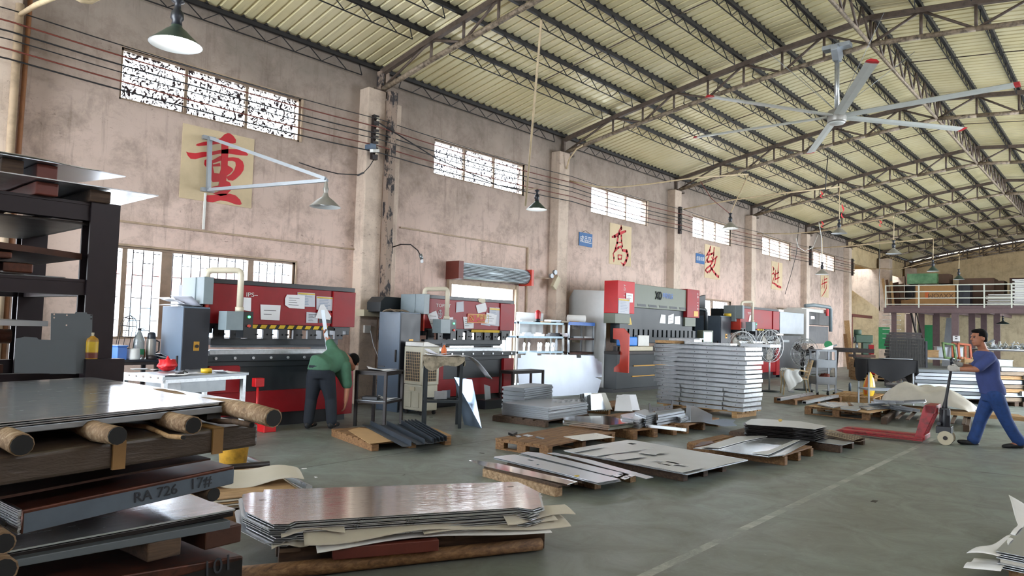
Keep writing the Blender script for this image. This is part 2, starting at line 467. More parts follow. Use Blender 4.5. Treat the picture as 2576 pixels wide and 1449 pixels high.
mb = MB(); mb.box((38.25,WALL,5.35),(FAR,WALL+.24,6.49)); struct(mb,'wall_left_beam','plaster_gable','dark beam wall over the far side opening')
mb = MB(); mb.box((38.25,15.6,0),(FAR,15.8,6.6)); wallgrid(mb,38.0,38.25,0,6.6,11.34,15.6,[])
struct(mb,'wall_annex','plaster_pale','pale wall of the side bay beyond the opening')
mb = MB(); mb.box((38.25,12.3,6.3),(FAR,15.8,6.45)); struct(mb,'ceiling_annex','plaster_gable','roof added over the side bay with a slot to limit daylight')  # added roof, slot along the wall sized to limit the daylight
# far gable, right wall (both with windows; the right one also tall openings added for light), near gable open as the entrance
mb = MB()
gw = [(1.5,2.3,.95,2.35),(.1,.9,.95,2.35),(4.05,4.3,1.3,2.35),(2.9,3.2,1.3,2.4),(-3,-1,1,2.4)]
ys = sorted({11.25,-3.85}|{q for h in gw for q in h[:2]}|{p[0] for p in ROOF})
for a,b in zip(ys,ys[1:]):
    m = (a+b)/2; cuts = sorted([(h[2],h[3]) for h in gw if h[0]<m<h[1]]); z = 0
    segs = []
    for c,d in cuts: segs.append((z,c)); z = d
    for c,d in segs: mb.box((FAR,a,c),(FAR+.24,b,d))
    za,zb = roof_z(a),roof_z(b)
    mb.add([(FAR,a,z),(FAR+.24,a,z),(FAR+.24,b,z),(FAR,b,z),(FAR,a,za),(FAR+.24,a,za),(FAR+.24,b,zb),(FAR,b,zb)],[(0,3,2,1),(4,5,6,7),(0,1,5,4),(1,2,6,5),(2,3,7,6),(3,0,4,7)])
mb.box((FAR,11.25,0),(FAR+.24,15.8,6.6))
struct(mb,'wall_far','plaster_gable','beige plaster gable wall at the far end')
mb = MB(); wallgrid(mb, NEAR, FAR, 0, 6.6, RW-.24, RW, [(x-1.5,x+1.5,4.6,5.5) for x in (-2.6,5.3,11.3,17.1,23,28.9,34.7,40.6)]+[(17,23,0,4.2),(28,34,0,4.2),(41,49,0,4.2)])  # tall unseen openings added to bring light into the far hall
struct(mb,'wall_right','plaster','plaster side wall opposite')
mb = MB(); mb.box((NEAR-.24,RW,5.6),(NEAR,WALL,7.7)); mb.box((NEAR-.24,RW,0),(NEAR,3.2,5.6)); mb.box((NEAR-.24,10.4,0),(NEAR,WALL,5.6))  # unseen; right part closed to keep light off the foreground stack
struct(mb,'wall_near','plaster','gable wall over the entrance')
# pillars on the left wall
for k,x in enumerate([2.43,8.37,14.28,20.2,26.1,32.0,38.05]):
    mb = MB(); mb.box((x-.4,PF,0),(x+.02,WALL+.02,5.98)); 
    if k == 1: mb.box((8.55,WALL-.06,0),(8.95,WALL+.02,5.9))
    struct(mb,'pillar','plaster_pale','plastered wall pillar',bevel=.02)
for x,top in ((44.0,5.95),(49.9,5.9)):             # far columns with their haunches
    mb = MB(); mb.box((x-.5,10.4,0),(x+.1,10.95,top))
    M = Matrix(((0,0,1,0),(1,0,0,0),(0,1,0,0),(0,0,0,1)))
    mb.prism([(10.9,5.4),(12.6,5.4),(12.5,4.3),(11.2,3.3),(10.9,3.0)], x-.5, x+.1, 0, M)
    struct(mb,'pillar','plaster_pale','white concrete column with a slanted bracket')
mb = MB(); mb.box((43.49,10.39,.9),(43.5,10.96,2.1)); tag(mb.obj('painted_patch','green'),'faded green painted patch on the far white column','panel')
# --- roof
pitch = .205; mb = MB(); n = int((FAR+.3-NEAR)/pitch); prof = [(0,0),(.02,.03),(.042,.03),(.062,0)]
xs = [(NEAR+i*pitch+dx,dz) for i in range(n) for dx,dz in prof]
vs = [(x,y,z+dz+.06) for (y,z) in ROOF for (x,dz) in xs]; w = len(xs)
mb.add(vs,[(j*w+i,j*w+i+1,(j+1)*w+i+1,(j+1)*w+i) for j in range(len(ROOF)-1) for i in range(w-1)],0,False)
struct(mb,'ceiling','roof_sheet','cream corrugated steel roof sheeting')
# purlins: black bar with a light open-web lattice below, one object per line
def lattice(mb, x0, x1, y, z, h, step, r):
    k = max(1,int((x1-x0)/step)); d = (x1-x0)/k
    mb.bar((x0+.2,y,z-h),(x1-.2,y,z-h),r*2,r*2)
    for i in range(k):
        a = x0+i*d
        if i == 0 or i == k-1:
            mb.bar((a+(.2 if i==0 else d-.2),y,z-h),(a+d/2,y,z),r*1.6); continue
        mb.bar((a,y,z-h),(a+d/2,y,z),r*1.6); mb.bar((a+d/2,y,z),(a+d,y,z-h),r*1.6)
for y,z in [(11.0,6.45)]+ROOF[1:-1]+[(-3.55,6.6)]:
    mb = MB(); mb.box((NEAR,y-.03,z-.035),(FAR,y+.03,z+.04))
    i = 0
    while NEAR+i*pitch < FAR:                        # black wedges for the dark notches under the ribs
        x = NEAR+i*pitch+.031; mb.add([(x-.05,y-.03,z+.03),(x+.05,y-.03,z+.03),(x,y-.03,z+.085),(x-.05,y+.03,z+.03),(x+.05,y+.03,z+.03),(x,y+.03,z+.085)],[(0,1,2),(5,4,3),(0,3,4,1),(1,4,5,2),(2,5,3,0)]); i += 1
    for a,b in zip([NEAR]+FR[1:],FR[1:]+[FAR]): lattice(mb,a+.25,b-.25,y,z-.03,.2,.52,.008)
    struct(mb,'roof_purlin','purlin_steel','black lattice roof purlin')
# trusses across the hall
def bot_z(y): return roof_z(y)-.44-.16*min(1,max(0,(11-y)/7.2)) if y > 3.75 else roof_z(y)-.6+.16*min(1,max(0,(3.75-y)/7.2))
for x in FR[1:]+[51.3]:
    r = MB(); ts = [(11.05,roof_z(11.05))]+ROOF[1:-1]+[(-3.6,roof_z(-3.6))]
    for (a,za),(b,zb) in zip(ts,ts[1:]):
        r.bar((x,a,za-.09),(x,b,zb-.09),.09,.1,0)
        r.cyl((x,a,bot_z(a)),(x,b,bot_z(b)),.05,8,1)
    for i,(y,z) in enumerate(ts[1:-1]):
        r.cyl((x,y,bot_z(y)),(x,y,z-.1),.028,6,0)
    for i in range(len(ts)-1):
        (a,za),(b,zb) = ts[i],ts[i+1]
        if i%2 == 0: r.cyl((x,a,bot_z(a)),(x,b,zb-.1),.026,6,0)
        else: r.cyl((x,a,za-.1),(x,b,bot_z(b)),.026,6,0)
    r.bar((x,11.05,bot_z(11.05)),(x,11.05,roof_z(11.05)),.07)
    r.box((x-.25,10.85,bot_z(11)-.09),(x+.2,11.1,bot_z(11)-.03),0)
    struct(r,'roof_truss',['truss_steel','truss_pipe'],'dirty steel pipe roof truss spanning the hall')
for a,b in zip(FR[1:],FR[2:]+[51.3]):              # lattice along the ridge
    r = MB(); y = 3.75; zb = bot_z(3.75); zt = 7.6; k = 7; d = (b-a)/k
    r.cyl((a,y,zb),(b,y,zb),.035,8,1)
    for i in range(k):
        r.cyl((a+i*d,y,zb+.02),(a+i*d+d*.3,y,zt),.024,6,0); r.cyl((a+i*d+d*.36,y,zt),(a+(i+1)*d,y,zb+.02),.024,6,0)
    struct(r,'ridge_brace',['truss_steel','truss_pipe'],'lattice brace along the roof ridge')
for a,b in zip(FR[1:],FR[2:]):
    x = (a+b)/2+.1; r = MB()
    for (p,zp),(q,zq) in zip(ROOF[1:],ROOF[2:-1]): r.cyl((x,p,zp-.02),(x,q,zq-.02),.012,5)
    struct(r,'sag_rod','truss_steel','thin sag rod under the roof sheets')
mb = MB(); mb.box((FAR-.12,-3.6,6.0),(FAR-.02,11.0,6.02))
# --- windows of the left wall
def window(n, x0, x1, z0, z1, posts, glass, pane_split=None):
    t = thing('window_%d'%n,None,None,((x0+x1)/2,WALL,z0)); t['kind'] = 'structure'
    f = MB(); y0,y1 = .05,.11; hw = (x1-x0)/2; h = z1-z0; q = .035
    f.box((-hw,y0-.02,h-q),(hw,y1+.02,h)); f.box((-hw,y0-.02,0),(hw,y1+.02,q)); f.box((-hw,y0-.02,0),(-hw+q,y1+.02,h)); f.box((hw-q,y0-.02,0),(hw,y1+.02,h))
    for p,wd in posts: f.box((p-(x0+x1)/2-wd/2,y0,q),(p-(x0+x1)/2+wd/2,y1,h-q))
    f.obj('window_frame','window_frame',t)
    l = MB(); l.box((-hw-.03,-.015,h),(hw+.03,.03,h+.03)); l.box((hw,-.015,0),(hw+.03,.03,h)); l.obj('trim','conduit',t)
    xs = [-hw+q]+[p-(x0+x1)/2 for p,_ in posts]+[hw-q]
    for a,b in zip(xs,xs[1:]):
        g = MB(); g.box((a+.02,.075,q),(b-.02,.08,h-q)); g.obj('pane',glass,t)
    return t
UP_POSTS = [[W(472,215).x,W(624,270).x],[W(1172,420).x,W(1246,440).x],[W(1532,515).x,W(1578,525).x],[W(1773,580).x,W(1803,590).x],[W(1940,620).x,W(1965,628).x],[W(2065,655).x,W(2083,662).x]]
for i,(o,p) in enumerate(zip(UPW,UP_POSTS)):
    window(i+1,*o,[(q,.05) for q in p],'figured_glass' if i==0 else 'frosted_glass' if i==1 else 'dusty_glass')
w7 = window(7,*LOW[1],[(W(313,720).x,.07),(W(420,720).x,.16),(W(634,690).x,.1)],'dusty_glass')
window(8,*LOW[3],[(W(1795,790).x,.1)],'dusty_glass'); window(9,*LOW[4],[],'dusty_glass'); window(10,*LOW[0],[(1.0,.06)],'dusty_glass')
def grille(o, rows, step, seed):
    x0,x1,z0,z1 = o; g = MB(); rd = random.Random(seed); k = int((x1-x0)/step); d = (x1-x0)/k; y = WALL+.17
    for i in range(1,k):
        g.bar((x0+i*d,y,z0),(x0+i*d,y,z1),.014)
    for i in range(k):
        for j in range(rows):
            zz = z0+(z1-z0)*(j+(.35 if i%2 else .8))/rows; g.bar((x0+i*d,y,zz),(x0+(i+1)*d,y,zz),.012)
    return tag(g.obj('window_grille','dark_steel'),kind='structure')
grille(LOW[1],4,.145,1); grille(LOW[3],5,.1,2)
for (x0,x1,z0,z1) in UPW[2:]:
    g = MB()
    for j in range(1,7): g.cyl((x0,WALL+.18,z0+(z1-z0)*j/7),(x1,WALL+.18,z0+(z1-z0)*j/7),.006,5)
    tag(g.obj('window_grille','steel_grey'),kind='structure')
# ledge conduit, downpipe, steel post at the first pillar
mb = MB(); mb.box((3.0,WALL-.025,2.88),(7.97,WALL,2.91)); tag(mb.obj('trim_1','conduit'),kind='structure')
mb = MB(); a = W(1005,572); b = W(1326,623); mb.bar((a.x,WALL-.02,a.z),(b.x,WALL-.02,b.z),.03); mb.bar((b.x,WALL-.02,b.z),(b.x,WALL-.02,.8),.045)
tag(mb.obj('wall_conduit','conduit'),'thin conduit above the roller shutter that turns down beside it','conduit')
mb = MB(); mb.box((8.4,10.67,0),(8.54,10.825,5.98)); mb.box((8.3,10.9,5.99),(8.38,11.03,6.4)); mb.box((8.42,10.9,5.99),(8.5,11.03,6.4))
m,t_,b_ = nt('peeling_paint'); v_=coord(t_,(1,1,.5)); n_=noise(t_,v_,6,6,.75); t_.links.new(ramp(t_,n_,[(.44,srgb('231f22')),(.5,srgb('8d7a6c'))]),b_.inputs['Base Color']); b_.inputs['Roughness'].default_value=.7; M_['peeling_paint']=m
tag(mb.obj('steel_post','peeling_paint'),'dark steel post with peeling paint on the first wall pillar','post')
mb = MB(); p0=W(42,60); mb.cyl((p0.x-.05,10.77,0),(p0.x-.05,10.77,5.5),.05,8); tag(mb.obj('vertical_pipe','conduit'),'grey brown vertical pipe at the left end of the wall','pipe')
mb = MB(); a=W(85,0,10.9); b=W(50,380,10.9); mb.cyl((a.x,11.05,6.3),(b.x,11.05,0),.03,8); tag(mb.obj('vertical_pipe','orange_pipe'),'slim orange pipe running down the wall at far left','pipe')
mb = MB(); p0=W(1420,420); mb.cyl((14.34,11.02,0),(14.34,11.02,4.9),.02,8); tag(mb.obj('vertical_pipe','white_paint'),'thin white pipe down the second wall pillar','pipe')
# outside: a pale neighbouring building behind the big window
t_ = thing('neighbouring_building','pale building with windows seen through the big side window','building',(8,26,-1)); mb = MB(); mb.box((-7,0,0),(9,6,4.2)); mb.obj('wall','outside_wall',t_)
mb = MB(); mb.box((-7.1,-.05,3.4),(9.1,0,4.25)); mb.obj('parapet','outside_pink',t_)
for i in range(6):
    mb = MB(); mb.box((-6+2.5*i,-.06,1.6),(-4.8+2.5*i,0,3.0)); mb.obj('window','steel_blue_pale',t_)
# ---------------------------------------------------------------- camera, light
cd = bpy.data.cameras.new('camera'); cam = bpy.data.objects.new('camera',cd); C.objects.link(cam)
cd.sensor_width = 36; cd.lens = 36*F_PX/2576; cd.clip_end = 300; cd.clip_start = .02
R = Matrix((CR,CU,-_fw)).transposed(); cam.matrix_world = Matrix.Translation(CAM) @ R.to_4x4(); SC.camera = cam
w = bpy.data.worlds.new('sky'); SC.world = w; w.use_nodes = True; bg = w.node_tree.nodes['Background']
bg.inputs[0].default_value = (.86,.93,1,1); bg.inputs[1].default_value = 6.0
def portal(loc, rot, sx, sy):
    l = bpy.data.lights.new('daylight_portal','AREA'); l.shape='RECTANGLE'; l.size=sx; l.size_y=sy; l.cycles.is_portal=True
    o = bpy.data.objects.new('daylight_portal',l); C.objects.link(o); o.location=loc; o.rotation_euler=rot
portal((NEAR-.1,6.8,2.8),(0,-PI/2,0),5.6,7.2)
for x_,w_ in ((20,6),(31,6),(45,8)): portal((x_,RW-.1,2.1),(PI/2,0,0),w_,4.2)
portal((45.1,WALL+.3,2.7),(-PI/2,0,0),13.6,5.3)
for x0,x1,z0,z1 in (LOW[1],LOW[2],LOW[0]): portal(((x0+x1)/2,WALL+.3,(z0+z1)/2),(-PI/2,0,0),x1-x0,z1-z0)
for x0,x1,z0,z1 in UPW[:3]: portal(((x0+x1)/2,WALL+.3,(z0+z1)/2),(-PI/2,0,0),x1-x0,z1-z0)
SC.cycles.use_denoising = True
SC.cycles.max_bounces = 7; SC.cycles.diffuse_bounces = 5; SC.cycles.glossy_bounces = 4; SC.cycles.transparent_max_bounces = 12; SC.cycles.transmission_bounces = 4
SC.cycles.caustics_reflective = False; SC.cycles.caustics_refractive = False; SC.cycles.sample_clamp_indirect = 8
vs_ = SC.view_settings; vs_.view_transform='Standard'; vs_.look='None'; vs_.gamma=1; vs_.exposure=1.7; vs_.use_curve_mapping=False
# ================================================================ sheet stack in the left foreground
_th = math.radians(4); SO = G(606,1007,1.175); E1 = Vector((-math.cos(_th),-math.sin(_th),0)); E2 = Vector((-math.sin(_th),math.cos(_th),0))
def FP(px, py, off=0.0):
    """point on the stack's front plane (moved OFF metres towards the aisle) seen at a pixel: (u leftwards, z)"""
    d = ray(px,py); n = Vector((-E1.y,E1.x,0)); o = SO - E2*off
    p = CAM + d*(n.dot(o-CAM)/n.dot(d)); return (p-o).dot(E1), p.z
SM = Matrix(((E1.x,E2.x,0,SO.x),(E1.y,E2.y,0,SO.y),(0,0,1,0),(0,0,0,1)))   # local (u, v back, z)
SG = 'foreground sheet stack'
def slab(name, label, cat, right, left, u1, mats, v0=0.0, v1=1.47, group=None, bevel=.003, wav=0.0, uv=None, off=None):
    """plate bundle; right/left = (px, top, bottom) of its front face; the bundle runs on to u1"""
    off = -v0 if off is None else off
    ua,ta = FP(right[0],right[1],off); _,ba = FP(right[0],right[2],off); ub,tb = FP(left[0],left[1],off); _,bb = FP(left[0],left[2],off)
    if u1 is None: u1 = ub
    k = (u1-ua)/(ub-ua); t1 = ta+(tb-ta)*k; b1 = ba+(bb-ba)*k
    mb = MB(); n = 10; vs = []
    for i in range(n+1):
        q = i/n; u = ua+(u1-ua)*q; t = ta+(t1-ta)*q; b = ba+(b1-ba)*q; w = wav*math.sin(q*9+ta*40)
        vs += [(u,v0+w,b),(u,v1,b),(u,v1,t),(u,v0+w,t)]
    fs = []
    for i in range(n):
        a = i*4
        for j in range(4): fs.append((a+j,a+4+j,a+4+(j+1)%4,a+(j+1)%4))
    fs += [(0,1,2,3),(n*4+3,n*4+2,n*4+1,n*4)]
    mb.add(vs,fs,0,False,SM)
    mi = mats if isinstance(mats,str) else mats[0]
    o = mb.obj(name,mi,bevel=bevel); tag(o,label,cat,group); return o, (ua,u1,ta,t1,ba,b1)
def rot_prox(): pass
# top loose sheets and the slab below
slab('steel_sheet','topmost glossy grey sheet of the foreground stack','metal sheet',(606,1006,1007.2),(0,1064.5,1066),1.9,'mirror_top',group=None,bevel=0) if 'mirror_top' in M_ else None
m,t_,b_ = nt('mirror_top'); v_=coord(t_,(1,1,1)); n_=noise(t_,v_,1.3,5,.6); n2_=noise(t_,coord(t_,(.35,2.5,1),(0,0,.5)),9,6,.75,1.5)
t_.links.new(ramp(t_,n_,[(.3,srgb('b9bec4')),(.7,srgb('ced2d6'))]),b_.inputs['Base Color']); b_.inputs['Metallic'].default_value=.8
t_.links.new(maths(t_,'MULTIPLY_ADD',n2_,.45,-.02),b_.inputs['Roughness']); bump(t_,b_,n2_,.05,.004); M_['mirror_top']=m
slab('steel_sheet','topmost glossy grey sheet of the foreground stack','metal sheet',(606,1006,1007.4),(0,1063,1065.2),1.9,'mirror_top',bevel=0)
slab('steel_sheet','second thin sheet just below the glossy top of the foreground stack','metal sheet',(552,1013,1015),(20,1067,1069.5),1.85,'steel_matte',v0=-.008,v1=1.44,bevel=0)
slab('steel_sheet','third thin sheet in the foreground stack with its bright edge showing','metal sheet',(550,1016,1018),(22,1072,1075),1.8,'alu_rough',v0=-.006,v1=1.44,bevel=0)
slab('sheet_bundle','thick grey slab of sheets lying on logs in the foreground stack','sheet bundle',(566,1020,1037),(26,1077,1093),1.85,'steel_matte',v0=0,v1=1.43)
# kraft wrapped bundle below the logs
kb,_k = slab('wrapped_bundle','bundle wrapped in brown kraft paper under the logs of the foreground stack','sheet bundle',(650,1065,1122),(10,1150,1222),1.9,'kraft',v0=-.1,v1=1.4,wav=.004,bevel=.012)
for pa,pb in ((300,278),(546,540)):
    ua,_ = FP(pa,1110,.1); mb = MB(); k=(ua-_k[0])/(_k[1]-_k[0]); zt=_k[2]+(_k[3]-_k[2])*k; zb=_k[4]+(_k[5]-_k[4])*k
    mb.box((ua-.022,-.108,zb-.004),(ua+.022,-.098,zt+.004),0,SM); mb.box((ua-.022,-.108,zt),(ua+.022,1.4,zt+.005),0,SM)
    mb.obj('tape_strap','strap_tape',kb)
slab('steel_sheet','dark warped sheet under the kraft wrapped bundle','metal sheet',(530,1153,1157),(18,1245,1252),1.5,'brown_steel',v0=.02,v1=1.3,wav=.006,bevel=0)
rb,_k = slab('sheet_bundle','thick rusty topped sheet bundle with handwritten RA 726 on its edge','sheet bundle',(590,1172,1217),(57,1283,1345),None,'rust_steel',v0=-.02,v1=1.3,bevel=.006)
mb = MB(); ua,u1,ta,t1,ba,b1 = _k
mb.add([(ua+.004,-.024,ba+.004),(u1-.004,-.024,b1+.004),(u1-.004,-.024,t1-.012),(ua+.004,-.024,ta-.012)],[(0,1,2,3)],0,False,SM); mb.obj('cut_edge','edge_grey',rb)
mb = MB()
for i in range(16):
    z = b1+(t1-b1)*(i+.5)/16; mb.box((u1-.002,-.015+random.uniform(0,.01),z-.0022),(u1+.006+random.uniform(0,.006),1.28,z+.0018),0,SM)
mb.obj('layered_end','alu_bright',rb)
RZ = math.atan2(-E1.y,-E1.x)
def edge_text(body, px, py, size, parent, mat='ink', off=.03):
    u,z = FP(px,py,off); p = SM @ Vector((u,-off,z)); return text(body,size,p,(PI/2,-.05,RZ),mat,parent,'handwriting')
edge_text('RA 726',393,1242,.055,rb,off=.028); edge_text('17#',505,1215,.06,rb,off=.028)
slab('steel_sheet','mirror bright sheet in the lower foreground stack reflecting the window','metal sheet',(592,1280,1284),(0,1390,1395),1.6,'mirror_top',v0=.0,v1=1.25,bevel=0)
slab('sheet_bundle','thin dark bundle beneath the mirror bright lower sheet','sheet bundle',(588,1286,1298),(0,1397,1412),1.6,'dark_sheet',v0=.01,v1=1.25)
slab('sheet_bundle','flat grey plate bundle above the timber blocks near the floor','sheet bundle',(580,1309,1330),(40,1408,1428),1.5,'grey_plate',v0=-.03,v1=1.25)
bb_,_k = slab('sheet_bundle','rusty brown bottom bundle of the foreground stack marked 101','sheet bundle',(612,1398,1520),(300,1449,1580),1.7,'rust_steel',v0=-.06,v1=1.3,bevel=.006)
mb = MB(); mb.add([(_k[0]+.006,-.065,_k[4]+.01),(_k[0]+1.2,-.065,_k[4]+.01),(_k[0]+1.2,-.065,_k[2]-.012),(_k[0]+.006,-.065,_k[2]-.012)],[(0,1,2,3)],0,False,SM); mb.obj('cut_edge','dark_sheet',bb_)
edge_text('101',548,1425,.09,bb_,'ink',.068)
zb = min(_k[4],_k[5])
for u in (.15,.85,1.45):
    mb = MB(); mb.box((u,-.02,0),(u+.12,1.3,zb),0,SM); tag(mb.obj('timber_bearer','pallet_wood_dark',bevel=.006),'dark timber bearer under the bottom bundle of the foreground stack','timber','timber bearers under the stack')
def log(px, py, r, label, out, back, mat='log_bark', zoff=0, name='log'):
    """log along the stack's depth whose cut end shows at a pixel, OUT metres in front of the stack"""
    u,z = FP(px,py,out); mb = MB(); rd = random.Random(int(px)); n = 12
    pts = [Vector((u+.01*math.sin(i*1.3+px), -out+(out+back)*i/8, z+.006*math.cos(i*1.7+px))) for i in range(9)]
    mb.tube([SM @ p for p in pts],[r*(1+rd.uniform(-.06,.06)) for _ in pts],n,0)
    o = mb.obj(name,mat); tag(o,label,'log')
    c = MB(); p = SM @ pts[0]; q = SM @ (pts[0]-Vector((0,.004,0))); c.cyl(p,q,r*.9,n); c.obj('cut_end','rubber',o)
    return o
log(688,1048,.036,'thick log at the right end of the foreground stack, sticking out past the slab',.32,.9)
log(492,1068,.033,'short thick log, second from the right under the grey slab',.2,1.2)
log(303,1096,.034,'thick log with pale bark, third from the right under the grey slab',.22,1.2)
log(48,1117,.036,'split log at the far left under the grey slab',.15,1.2)
log(466,1102,.009,'thin stick poking out between the two middle logs',.24,.6,'board',name='stick')
log(627,1071,.011,'thin dark stick near the right end log',.22,.6,'pallet_wood_dark',name='stick')
log(532,1243,.03,'dark round log below the RA 726 bundle',.02,1.2,'pallet_wood_dark')
log(15,1362,.034,'pale log end at the far left below the RA 726 bundle',.05,1.2)
log(15,1430,.04,'pale log end in the lowest left corner of the foreground stack',.08,1.2)
for px,py,w,h,lab in ((553,1347,.16,.075,'brown timber block at the right near the bottom of the foreground stack'),(405,1378,.13,.07,'dark timber block left of the brown one near the stack bottom')):
    u,z = FP(px,py); mb = MB(); mb.box((u-w/2,-.03,z-h/2),(u+w/2,1.1,z+h/2),0,SM); tag(mb.obj('timber_block','pallet_wood_dark' if w<.15 else 'brown_steel',bevel=.006),lab,'timber')
u,z = FP(545,1046); mb = MB(); mb.box((u-.03,.02,z-.016),(u+.03,.2,z+.02),0,SM); tag(mb.obj('timber_block','dark_block'),'small black spacer block between slab and kraft bundle','timber')

# ================================================================ steel storage rack behind the stack
rk = thing('storage_rack','heavy dark steel storage rack behind the foreground sheet stack','rack',(0,4.5,0))
def ub(x0,x1,y0,y1,z0,z1,nm): 
    mb = MB(); t=.018
    mb.box((x0,y0,z0),(x1,y0+t,z1)); mb.box((x0,y1-t,z0),(x1,y1,z1)); mb.box(((x0+x1)/2-t/2,y0+t,z0),((x0+x1)/2+t/2,y1-t,z1)); return mb.obj(nm,'rack_steel',rk)
for x in (1.41,-1.3):
    for y in (0,1.35): ub(x,x+.155,y,y+.15,0,2.17,'upright')
for z0,z1 in ((2.06,2.165),(1.63,1.72),(1.09,1.19)):
    for y in (0.02,1.4):
        mb = MB(); mb.box((-1.2,y,z1-.016),(1.41,y+.07,z1)); mb.box((-1.2,y,z0),(1.41,y+.07,z0+.016)); mb.box((-1.2,y+.005,z0+.016),(1.41,y+.025,z1-.016)); mb.obj('beam','rack_steel',rk)
    for x in (1.44,.7,-.1,-1.28):
        mb = MB(); mb.box((x,.1,z0),(x+.07,1.4,z1-.02)); mb.obj('cross_beam','rack_steel',rk)
mb = MB(); mb.box((1.40,-.1,0),(1.60,0,1.27)); mb.box((1.36,-.12,0),(1.64,.2,.02)); mb.obj('foot_post','rack_steel',rk)
def rsheet(label, x0, x1, y0, y1, z, th, matn, name='steel_sheet', cat='metal sheet', rz=0, sag=0):
    mb = MB(); mb.grid(lambda u,v: (x0+(x1-x0)*u, y0+(y1-y0)*v, z-sag*(math.sin(u*PI))), 8, 2, 0, th, False)
    return tag(mb.obj(name,matn),label,cat)
rsheet('wide underside sheet carried just below the top beams of the dark rack',-1.3,1.42,4.56,5.9,2.05,.012,'dark_sheet')
rsheet('long bright sheet on the top of the dark rack with its corner sticking out',-1.5,1.74,4.41,5.75,2.25,.006,'mirror_top')
mb = MB(); P=[(-1.5,4.82),(1.42,4.83),(1.72,4.89),(1.45,6.0),(-1.5,6.0)]; mb.prism(P,2.415,2.42)
tag(mb.obj('steel_sheet','steel_sheet'),'uppermost dark blue sheet on the rack with a peeling film','metal sheet')
mb = MB(); mb.grid(lambda u,v:(.95+.62*u, 4.82+.12*v, 2.43+.025*u*u*math.sin(u*5+1)+.015*u*v),10,2,0,.003); tag(mb.obj('film_strip','tarp'),'torn strip of film curling on the uppermost rack sheet','film')
for i,(px,py,z,lab) in enumerate(((245,492,2.19,'dark timber block at the right under the bright rack sheet'),(112,475,2.19,'brown timber block left of the dark one under the bright rack sheet'),(80,402,2.33,'timber spacer between the two upper rack sheets'),(170,418,2.33,'second timber spacer between the upper rack sheets'))):
    p = W(px,py,4.55); mb = MB(); mb.box((p.x-.06,4.48 if i<2 else 4.9,2.168 if i<2 else 2.255),(p.x+.05,5.8,2.238 if i<2 else 2.412)); tag(mb.obj('timber_block',['pallet_wood_dark','brown_paint','pallet_wood_dark','brown_paint'][i],bevel=.006),lab,'timber')
# middle level
rsheet('pale thin sheet lying low on the middle level of the rack',-1.2,1.36,4.7,5.7,1.735,.004,'steel_matte')
rsheet('thin dark sheet on blocks at the middle rack level',-1.2,1.18,4.6,5.7,1.80,.006,'dark_sheet')
a = W(0,632,4.6); b = W(205,655,4.6); mb = MB(); mb.grid(lambda u,v:(-1.2+(b.x+1.2)*u,4.6+1.0*v,1.9+(-.03*max(0,u-.85)*6)),12,2,0,.035,False); tag(mb.obj('hardboard_sheet','brown_steel'),'brown board with a ragged corner on the middle rack level','board')
rsheet('white plate between brown board and dark sheet on the rack',-1.2,1.1,4.75,5.6,1.855,.006,'white_paint','plate','plate')
for x0,x1,z0,z1,lab in ((.7,1.06,1.81,1.845,'wide brown block on the middle rack level'),(.72,1.0,1.737,1.79,'lower brown block on the middle rack level'),(1.02,1.16,1.737,1.79,'round ended dark block at the middle rack level')):
    mb = MB(); mb.box((x0,4.56,z0),(x1,5.6,z1)); tag(mb.obj('timber_block','rust_steel',bevel=.008),lab,'timber')
# lower level
rsheet('white topped slab of sheets on the lower rack level',-1.2,1.3,4.75,5.8,1.475,.03,'dull_sheet','sheet_bundle','sheet bundle')
mb = MB(); mb.cyl((-.9,4.75,1.40),(1.12,4.75,1.385),.04,12); tag(mb.obj('log','rust_steel'),'dark reddish log on the lower rack level under the white slab','log')
rsheet('dark plate bundle lying on the lower rack beams',-1.2,1.05,4.55,5.8,1.24,.045,'brown_steel','sheet_bundle','sheet bundle')
mb = MB(); mb.box((.2,4.6,1.245),(.98,5.5,1.34)); tag(mb.obj('timber_block','pallet_wood_dark'),'wide dark block between the lower rack bundles','timber')
def plate(pts, y, z0=None, holes=(), label='', mat='grey_plate', tilt=0):
    q = [W(px,py,y) for px,py in pts]; q = [(p.x,max(p.z,z0) if z0 else p.z) for p in q]; x0=sum(p[0] for p in q)/len(q); zz=min(p[1] for p in q)
    M = Matrix(((1,0,0,0),(0,0,-1,0),(0,1,0,0),(0,0,0,1)))
    hs = []
    for px,py in holes:
        c = W(px,py,y); hs.append([(c.x-x0+.005*math.cos(k*PI/4),c.z-zz+.005*math.sin(k*PI/4)) for k in range(8)])
    mb = MB(); mb.prism([(a-x0,b-zz) for a,b in q],0,.004,0,M,hs); o = mb.obj('cut_plate',mat); o.location=(x0,y,zz); o.rotation_euler=(tilt,0,0); return tag(o,label,'metal plate')
plate([(128,788),(188,789),(190,785),(218,786),(219,790),(232,791),(229,946),(125,946)],4.44,1.19,[(136,791),(136,799),(168,793),(167,818),(229,793),(229,802)],'tall grey plate with small holes leaning on the dark rack')
plate([(40,852),(58,848),(62,847),(92,849),(97,854),(185,858),(192,862),(190,946),(35,938)],4.40,1.19,(),'low wide grey plate in front of the one with small holes')
# spray can on the foot post
cn = thing('spray_can','dirty yellow spray can standing against the rack upright','spray can',(1.437,4.44,1.27))
MB().lathe([(.0,0),(.031,0),(.032,.003),(.032,.105),(.028,.115),(.014,.125),(.012,.13)],16).obj('body','yellow_dirty',cn)
MB().lathe([(.0325,.006),(.0325,.035)],16).obj('label_band','brown_paint',cn); MB().lathe([(.0325,.04),(.0325,.098)],16).obj('label_band','warn_yellow',cn)
MB().lathe([(.008,.13),(.009,.148),(.0,.149)],10).obj('nozzle','beige_plastic',cn)

